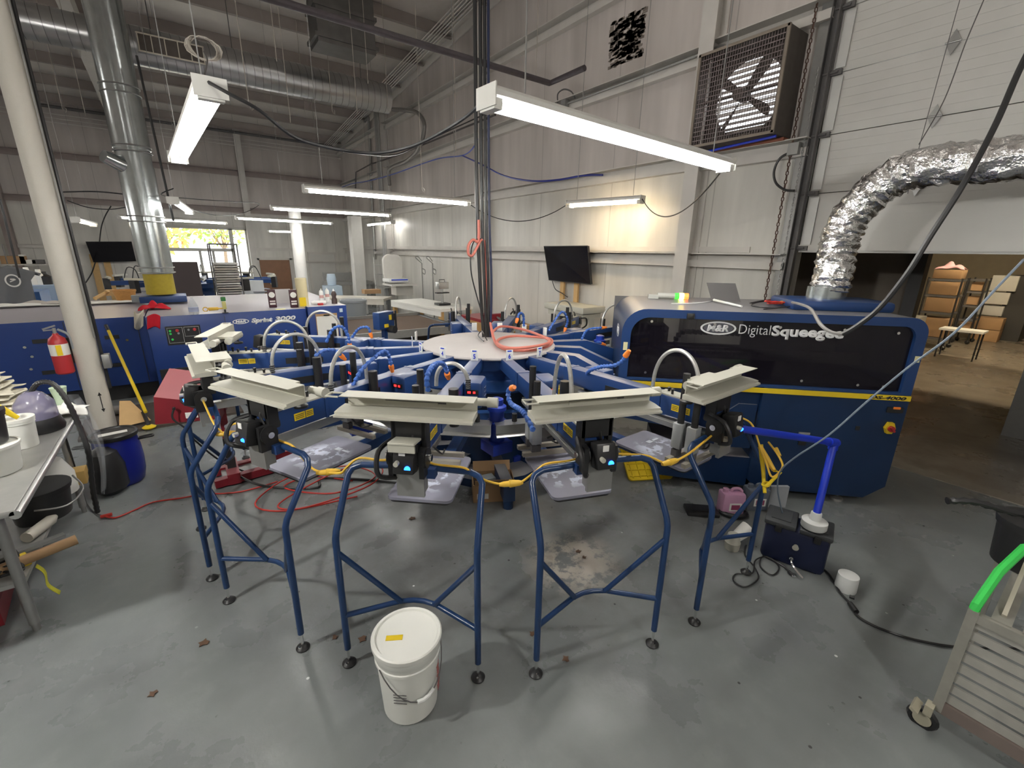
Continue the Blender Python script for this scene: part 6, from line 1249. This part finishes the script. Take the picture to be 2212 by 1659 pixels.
t = item('basket', on(273, 650)); tag(t, 'round brown wooden bushel basket on the dryer before the yellow sleeve', 'basket'); b = MB(); b.lathe((0, 0, 0), [(.12, 0), (.155, .16), (.163, .165), (.163, .19), (.15, .19), (.145, .17)], 26); b.build('body', BASKET, t)
b = MB(); b.tube([on(205, 645, 1.23), on(228, 633, 1.30), on(233, 628, 1.34)], .03, 8); b.box(on(238, 632, 1.30), (.12, .1, .10)); tag(b.build('timber_clamp', WOOD), 'pale timber offcut with a white rag leaning behind the basket', 'timber')
cloth('white_rag', on(232, 654), .9, .3, .03, PAPER, 'thin white cloth spread on the dryer left of the basket', seed=40)
b = MB(); b.box(on(298, 645, 1.24), (.16, .16, .11)); tag(b.build('grey_box', GREY), 'small grey box between the basket and the galvanised pipe', 'box')
# ---------------------------------------------------------------- far end: second press, screens, sink, tables
b2 = empty('small_press', (.35, 15.5, 0)); tag(b2, 'second blue screen press in front of the end window, cluttered with frames', 'printing press')
b = MB(); b.lathe((0, 0, 0), [(.5, 0), (.4, .1), (.35, .9), (.5, 1.0), (.5, 1.12)], 14); b.build('hub', BLUEP, b2)
for k in range(10):
    a = 2 * math.pi * k / 10 + .2; M_ = Matrix.Rotation(a, 4, 'Z')
    b = MB(); b.box(M_ @ Vector((1.2, 0, 1.18)), (1.6, .10, .11), rz=a); b.build('arm', BLUE, b2)
    b = MB(); b.box(M_ @ Vector((1.5, 0, .88)), (.55, .36, .02), rz=a); b.build('pallet', PALLET, b2)
    b = MB(); b.box(M_ @ Vector((1.9, 0, 1.32)), (.06, .55, .05), rz=a); b.build('clamp_bar', BEIGE, b2)
    b = MB(); b.box(M_ @ Vector((1.95, 0, 1.15)), (.12, .16, .3), rz=a); b.build('head_end', BLACK, b2)
    b = MB(); b.tube(smooth([M_ @ Vector((1.3, 0, 1.23)), M_ @ Vector((1.35, .03, 1.5)), M_ @ Vector((1.5, .02, 1.55)), M_ @ Vector((1.62, 0, 1.23))], 4), .012, 5); b.build('hose', BLACK, b2)
b = MB(); q = aty(392, 612, 13.2); b.box((q.x, 13.2, 1.27), (.75, .5, .95)); tag(b.build('dark_machine_cover', pm('brown_black', (.06, .045, .045), .7)), 'dark brown boxed machine behind the yellow pipe sleeve', 'machine')
b = MB(); b.box((q.x + .05, 13.05, .40), (.8, .6, .8)); tag(b.build('blue_base_box', BLUEP), 'blue box under the dark boxed machine', 'box')
# screen rack: metal cart with a stack of frames
RX0, RX1, RY = aty(455, 560, 13.5).x, aty(512, 560, 13.5).x, 13.5; zt = aty(450, 527, 13.5).z
t = empty('screen_rack', ((RX0 + RX1) / 2, RY, 0)); tag(t, 'tall wheeled rack in front of the window holding a stack of printing screens', 'rack'); w_ = RX1 - RX0
for sx in (-1, 1):
    for sy in (-.4, .4): b = MB(); b.cyl((sx * w_ / 2, sy, .05), (sx * w_ / 2, sy, zt), .016, 8); b.build('post', DGREY, t)
b = MB(); b.tube([(-w_ / 2, -.4, zt), (w_ / 2, -.4, zt), (w_ / 2, .4, zt), (-w_ / 2, .4, zt)], .016, 6, closed=True); b.build('top_frame', DGREY, t)
for k in range(26):
    z_ = .25 + k * .058; b = MB()
    for c, s_ in (((0, -.36, z_), (w_ - .05, .05, .034)), ((0, .36, z_), (w_ - .05, .05, .034)), ((-w_ / 2 + .05, 0, z_), (.05, .70, .034)), ((w_ / 2 - .05, 0, z_), (.05, .70, .034))): b.box(c, s_)
    b.box((0, 0, z_), (w_ - .12, .66, .004)); o = b.build('printing_screen', pm('frame_%d' % (k % 4), ((.42, .40, .37), (.5, .49, .46), (.34, .32, .28), (.46, .42, .36))[k % 4], .5, .3) if k < 4 else MATS['frame_%d' % (k % 4)])
    o.location = t.location + Vector((random.uniform(-.02, .02), random.uniform(-.02, .02), 0)); tag(o, 'printing screen frame lying in the stack on the tall rack', 'screen frame', 'printing screens on the tall rack')
b = MB(); q = aty(540, 635, 15); b.box((q.x, 15, .6), (.7, .5, 1.2)); tag(b.build('white_cabinet', pm('bright_cabinet', (.75, .78, .8), .5)), 'white cabinet between the screen rack and the brown door', 'cabinet')
t = empty('washout_sink', (aty(750, 620, 17).x, 17.3, 0)); tag(t, 'grey steel washout sink with a high back near the white door', 'sink')
b = MB(); b.box((0, .25, 1.05), (1.35, .03, .42)); b.build('backsplash', ALUG, t); b = MB(); b.box((.1, -.1, .9), (1.6, .7, .12)); b.build('basin', ALUG, t)
for sx in (-.6, .8): b = MB(); b.box((sx, -.1, .42), (.05, .6, .84)); b.build('leg', ALUG, t)
b = MB(); q = aty(718, 625, 15.5); b.lathe((q.x, 15.5, .95), [(.13, 0), (.15, .2), (.12, .36)], 16); b.box((q.x, 15.5, .47), (.5, .5, .94)); tag(b.build('blue_bin', pm('pale_blue_bin', (.45, .55, .65), .5)), 'pale blue bin on a stand left of the sink', 'bin')
cb_ = aty(765, 672, 10.7)
t = empty('waste_bin', (cb_.x, 10.7, 0)); tag(t, 'grey round waste bin with a clear liner behind the dryer end', 'bin'); b = MB(); b.lathe((0, 0, 0), [(.22, 0), (.26, .45), (.27, .46), (.28, .9), (.30, .92), (.30, .96), (.27, .96), (.26, .9)], 26); b.build('body', GREY, t)
b = MB(); b.lathe((0, 0, .62), [(.305, 0), (.312, .2), (.31, .35), (.28, .37)], 22); b.build('liner', CLEAR, t)
# work table with white top and timber legs, along the side wall
def table(p0, p1, z, w_, top, legm, label, nm='work_table'):
    p0 = Vector(p0); p1 = Vector(p1); c = (p0 + p1) / 2; L = (p1 - p0).length; a = math.atan2(p1.y - p0.y, p1.x - p0.x); t = empty(nm, (c.x, c.y, 0), a); tag(t, label, 'table')
    b = MB(); b.box((0, 0, z - .03), (L, w_, .06)); b.build('table_top', top, t)
    b = MB(); b.box((0, -w_ / 2 + .01, z - .10), (L, .02, .12)); b.build('apron', top, t)
    for sx in (-1, 1):
        for sy in (-1, 1): b = MB(); b.box((sx * (L / 2 - .08), sy * (w_ / 2 - .07), (z - .06) / 2), (.09, .09, z - .06)); b.build('leg', legm, t)
    return t
A_ = atz(860, 650, .85); B_ = atz(965, 672, .85)
table((A_.x + .35, A_.y + .3), (B_.x + .45, B_.y + .35), .85, .9, PAPER, WOOD, 'white topped work table with timber legs behind the conveyor belt')
table(atz(690, 640, .80), atz(838, 643, .80), .80, .8, pm('folding_top', (.6, .57, .5), .5), ALUG, 'pale folding table behind the waste bin')
b = MB(); p = atz(828, 634, .80); b.box(p + Vector((-.3, .2, .06)), (.5, .3, .12)); tag(b.build('parcel', CARD), 'flat brown parcel on the pale folding table', 'parcel')
t = empty('heat_press', atz(868, 640, .85) + Vector((.1, .35, .0))); tag(t, 'white heat press with a curved back and blue lettering on the work table', 'heat press')
b = MB(); b.box((0, 0, .30), (.75, .7, .05)); b.box((.1, .1, .15), (.5, .4, .3)); b.build('bed', pm('press_white', (.62, .6, .56), .5), t)
b = MB(); b.box((-.1, .05, .42), (.6, .5, .10), bev=.03); b.build('platen', WHITE, t); b = MB(); b.prism([(x, y) for x, y in rrect(.55, .75, .2)], .12, frame3((-.1, .3, .75), (1, 0, 0), (0, 0, 1))); b.build('back_cover', MATS['press_white'], t)
b = MB(); b.box((-.08, -.21, .44), (.48, .01, .03)); b.build('blue_stripe', BRBLUE, t)
for px, py, l in ((912, 620, 'left'), (936, 622, 'right')):
    p = atz(px, 640, .9) + Vector((.3, .6, 0)); b = MB(); b.tube([Vector((p.x, p.y, 0)), p + Vector((0, 0, .85))], .018, 6); b.tube(smooth([p + Vector((0, 0, .85)), p + Vector((-.18, 0, 1.0)), p + Vector((-.1, 0, 1.02)), p + Vector((0, 0, .9))], 4), .012, 5); b.tube(smooth([p + Vector((0, 0, .6)), p + Vector((.08, 0, .55)), p + Vector((.09, 0, .66)), p + Vector((.02, 0, .7))], 4), .012, 5)
    tag(b.build('hose_stand', ALUG), 'thin metal stand with a hooked top, %s of two by the heat press' % l, 'stand', 'hooked stands by the heat press')
t = empty('button_press', atz(952, 662, .86) + Vector((.2, .3, 0))); tag(t, 'small bench press with a carry handle on top, at the end of the work table', 'bench press')
b = MB(); b.tube([(0, 0, 0), (0, 0, .38)], .03, 8); b.box((0, 0, .45), (.26, .2, .16), bev=.01); b.build('body', ALU, t); b = MB(); b.box((0, 0, .28), (.32, .12, .025)); b.box((0, 0, .02), (.3, .26, .04)); b.build('platen', BLACK, t); b = MB(); b.tube([(-.07, 0, .53), (-.07, 0, .58), (.07, 0, .58), (.07, 0, .53)], .01, 5); b.build('handle', DGREY, t)
t = empty('wire_shelf', (atx(848, 620, 5.5).x - .05, atx(848, 620, 5.5).y + .5, 0)); tag(t, 'light metal shelf unit beside the tall cabinet', 'shelf')
for sx in (-.2, .2):
    for sy in (-.4, .4): b = MB(); b.cyl((sx, sy, 0), (sx, sy, 1.85), .014, 6); b.build('post', ALU, t)
for z_ in (.9, 1.3, 1.6): b = MB(); b.box((0, 0, z_), (.42, .84, .02)); b.build('shelf_board', ALU, t)
b = MB(); p = atz(1010, 700, .55); b.box((5.15, 7.9, .35), (.8, 2.0, .7)); tag(b.build('timber_bench', pm('orange_timber', (.42, .24, .09), .6)), 'low orange brown timber bench by the side wall behind the press', 'bench')
b = MB(); b.box((5.1, 8.1, .73), (.6, 1.0, .06)); b.box((5.1, 7.7, .80), (.5, .1, .12)); tag(b.build('dark_red_shelf', DRED), 'dark red metal tray on the timber bench', 'tray')
b = MB(); b.lathe((4.95, 6.15, .0), [(.30, 0), (.42, .42), (.46, .62), (.44, .64), (.40, .45), (.0, .40)], 22, sx=.7); tag(b.build('black_scoop', BLACK), 'black tilted wheelbarrow tub by the side wall behind the press', 'tub')
b = MB(); p = atx(1150, 662, 5.4)
p = Vector((5.15, 7.25, .72))
for k in range(9): q = p + Vector((0, random.uniform(-.5, .5), random.uniform(-.02, .08))); b.tube(smooth([q, q + Vector((0, .1, .05)), q + Vector((.05, .2, 0)), q + Vector((0, .28, .03))], 3), .02, 5)
tag(b.build('tangled_clamps', DGREY), 'dark heap of tangled clamps and hoses on top of the bench', 'clamps')
t = empty('bench_machine', (5.25, 5.5, 0)); tag(t, 'cream bench machine with black cylinders below the tilted television', 'machine')
b = MB(); b.box((0, 0, 1.22), (.5, .95, .10), bev=.01); b.box((0, .0, 1.12), (.4, .85, .08)); b.build('cream_head', BEIGE, t)
for sy in (-.38, .38): b = MB(); b.box((0, sy, .55), (.12, .10, 1.1)); b.build('leg', BEIGE, t)
for sy in (-.15, .15): b = MB(); b.cyl((-.1, sy, .85), (-.1, sy, 1.08), .06, 12); b.build('black_cylinder', BLACK, t)
b = MB(); b.box((0, 0, .8), (.45, .8, .05)); b.build('shelf', BEIGE, t)
# ---------------------------------------------------------------- far left corner of the room
b = MB(); q = aty(95, 655, 14); b.box((q.x - .2, 14.2, .62), (1.3, .8, 1.24)); tag(b.build('pale_blue_cabinet', pm('pale_blue_paint', (.30, .40, .55), .4)), 'pale blue cabinet behind the round column', 'cabinet')
b = MB(); q = aty(15, 640, 12.5); b.box((q.x, 12.6, .6), (1.0, .8, 1.25)); tag(b.build('blue_cabinet', pm('mid_blue_paint', (.06, .15, .38), .35)), 'blue cabinet at the far left behind the grey shirt', 'cabinet')
t = empty('t_shirt', aty(30, 618, 11.8)); t.scale = (.72, .8, .8); tag(t, 'grey t-shirt with a round white print hanging at the far left', 't-shirt')
def f(u, v):
    x = (u - .5); wv = .52 if v > .28 else .52 + (.34 * (1 - v / .28)) ; return Vector((x * wv * 1.25, .03 * math.sin(9 * u + 4 * v), .45 - .95 * v - (.18 * abs(x) * 2 if v < .1 else .12 * abs(x))))
b = MB(); b.sheet(f, 18, 18); o = b.build('fabric', pm('grey_cotton', (.16, .165, .17), .9), t); o.modifiers.new('s', 'SOLIDIFY').thickness = .01
b = MB(); n_ = 28; A = ellipse(n_, .14, .14); B_ = ellipse(n_, .11, .11); T_ = frame3((.02, -.045, .12), (1, 0, 0), (0, 0, 1)); b.add([T_ @ Vector((x, y, 0)) for x, y in A + B_], [(k, (k + 1) % n_, n_ + (k + 1) % n_, n_ + k) for k in range(n_)]); b.box(T_ @ Vector((0, 0, 0)), (.12, .003, .02), M=Matrix.Rotation(R(-25), 4, 'Y')); b.box(T_ @ Vector((0, .03, 0)), (.08, .003, .03)); b.build('round_print', PAPER, t)
b = MB(); b.tube([Vector((0, .02, .48)), Vector((0, .05, .9))], .012, 5); b.build('hanger', DGREY, t)
t = empty('wall_shelf', aty(50, 572, 18.5)); tag(t, 'long shelf of small bottles and boxes on the end wall at the far left', 'shelf'); b = MB(); b.box((0, .2, 0), (2.4, .4, .03)); b.build('board', GIRT, t)
for k, (px, w_, h_, m, l) in enumerate(((28, .5, .22, CARD, 'brown box on the far left wall shelf'), (48, .12, .26, PAPER, 'white bottle in the middle of the far left wall shelf'), (60, .3, .12, PAPER, 'low white pack on the far left wall shelf'), (80, .25, .12, DGREY, 'dark pack on the far left wall shelf near the column'))):
    q = aty(px, 560, 18.6); b = MB(); b.box((q.x, 18.7, t.location.z + .016 + h_ / 2), (w_, .2, h_), bev=.01); tag(b.build('shelf_item', m), l, 'box', 'things on the far left wall shelf')
for k, (px, h_, m, l) in enumerate(((58, .32, WHITE, 'white jug left of the round column'), (72, .22, PAPER, 'small white bottle left of the round column'), (83, .28, WHITE, 'white spray bottle against the round column'), (95, .24, BLACK, 'black bottle beside the round column'))):
    q = aty(px, 590, 14.2); b = MB(); b.lathe((q.x, 14.2, 1.24), [(.10, 0), (.11, h_ * .7), (.05, h_ * .9), (.04, h_ * 1.15)], 14); tag(b.build('bottle', m), l + ' on the pale blue cabinet', 'bottle', 'bottles on the pale blue cabinet')
# ---------------------------------------------------------------- store room racks and boxes
def srack(X, px0, px1, zs, label):
    y0, y1 = atx(px0, 640, X).y, atx(px1, 640, X).y; c = (y0 + y1) / 2; t = empty('wire_rack', (X, c, 0)); tag(t, label, 'rack', 'wire racks in the store room'); w_ = abs(y0 - y1)
    for sx in (-.28, .28):
        for sy in (-1, 1): b = MB(); b.cyl((sx, sy * w_ / 2, .1), (sx, sy * w_ / 2, zs[-1] + .05), .018, 6); b.lathe((sx, sy * w_ / 2, .0), [(.02, 0), (.05, .03), (.05, .07), (.02, .1)], 10); b.build('post', BLACK, t)
    for z_ in zs:
        b = MB()
        for k in range(9): b.box((-.28 + k * .07, 0, z_), (.012, w_, .012))
        b.box((-.28, 0, z_), (.02, w_, .05)); b.box((.28, 0, z_), (.02, w_, .05)); b.build('shelf', DGREY, t)
    return t, w_, c
ra, wa, ca = srack(14.8, 2003, 2075, (.25, .85, 1.25, 1.62), 'wire rack of brown boxes just inside the store room')
for z_, hh, l in ((.27, .45, 'lowest'), (.87, .33, 'second lowest'), (1.27, .30, 'second highest'), (1.64, .20, 'topmost')):
    b = MB(); b.box((14.8, ca, z_ + hh / 2 + .01), (.5, wa * .85, hh), bev=.01); tag(b.build('carton', CARD), 'brown carton on the %s shelf of the near store room rack' % l, 'carton', 'cartons on the store room rack')
cloth('pink_cloth', (14.8, ca, 1.86), .4, wa * .8, .2, pm('pale_pink', (.75, .42, .45), .9), 'pink cloth heaped on the topmost carton in the store room', seed=50)
rb, wb_, cb2 = srack(16.4, 2090, 2125, (.3, .6, .95, 1.3, 1.6), 'second wire rack deeper in the store room, with sample hooks')
for z_ in (.32, .97, 1.32): b = MB(); b.box((16.4, cb2, z_ + .12), (.4, wb_ * .7, .2)); tag(b.build('carton', CARD), 'brown carton on the second store room rack at %d cm' % (z_ * 100), 'carton', 'cartons on the second store room rack')
def gbox(X, px0, px1, z0, z1, m, label, d_=.45):
    y0, y1 = atx(px0, 640, X).y, atx(px1, 640, X).y; b = MB(); b.box((X, (y0 + y1) / 2, (z0 + z1) / 2), (d_, abs(y1 - y0), z1 - z0), bev=.01); return tag(b.build('storage_box', m), label, 'box', 'boxes stacked in the store room')
gbox(17.4, 2128, 2188, .0, .30, CARD, 'bottom brown box of the stack in the store room'); gbox(17.4, 2128, 2188, .31, .62, CARD, 'second brown box of the stack in the store room')
gbox(17.9, 2135, 2192, 1.30, 1.70, PAPER, 'large white box high in the store room'); gbox(17.9, 2128, 2184, .95, 1.26, PAPER, 'white box below the large one in the store room'); gbox(17.9, 2125, 2180, .64, .90, pm('cream_carton', (.6, .6, .58), .7), 'pale box with a round blue mark in the store room')
b = MB(); b.box((18.3, atx(2195, 640, 18.3).y - .1, .85), (1.0, .5, 1.7)); tag(b.build('dark_locker', pm('dark_locker_paint', (.04, .04, .04), .6)), 'dark locker at the right of the store room stack', 'locker')
gbox(12.3, 1978, 2008, .0, .95, pm('grey_cabinet_paint', (.35, .34, .30), .6), 'grey cabinet just behind the corner of the digital unit', .5)
t = empty('rolling_table', (13.6, atx(2085, 700, 13.6).y, 0)); tag(t, 'small dark rolling table with white stacks in the store room', 'table'); b = MB(); b.box((0, 0, .62), (.5, .7, .04)); b.build('table_top', PAPER, t)
for sx in (-.2, .2):
    for sy in (-.3, .3): b = MB(); b.cyl((sx, sy, .0), (sx, sy, .6), .015, 6); b.build('leg', BLACK, t)
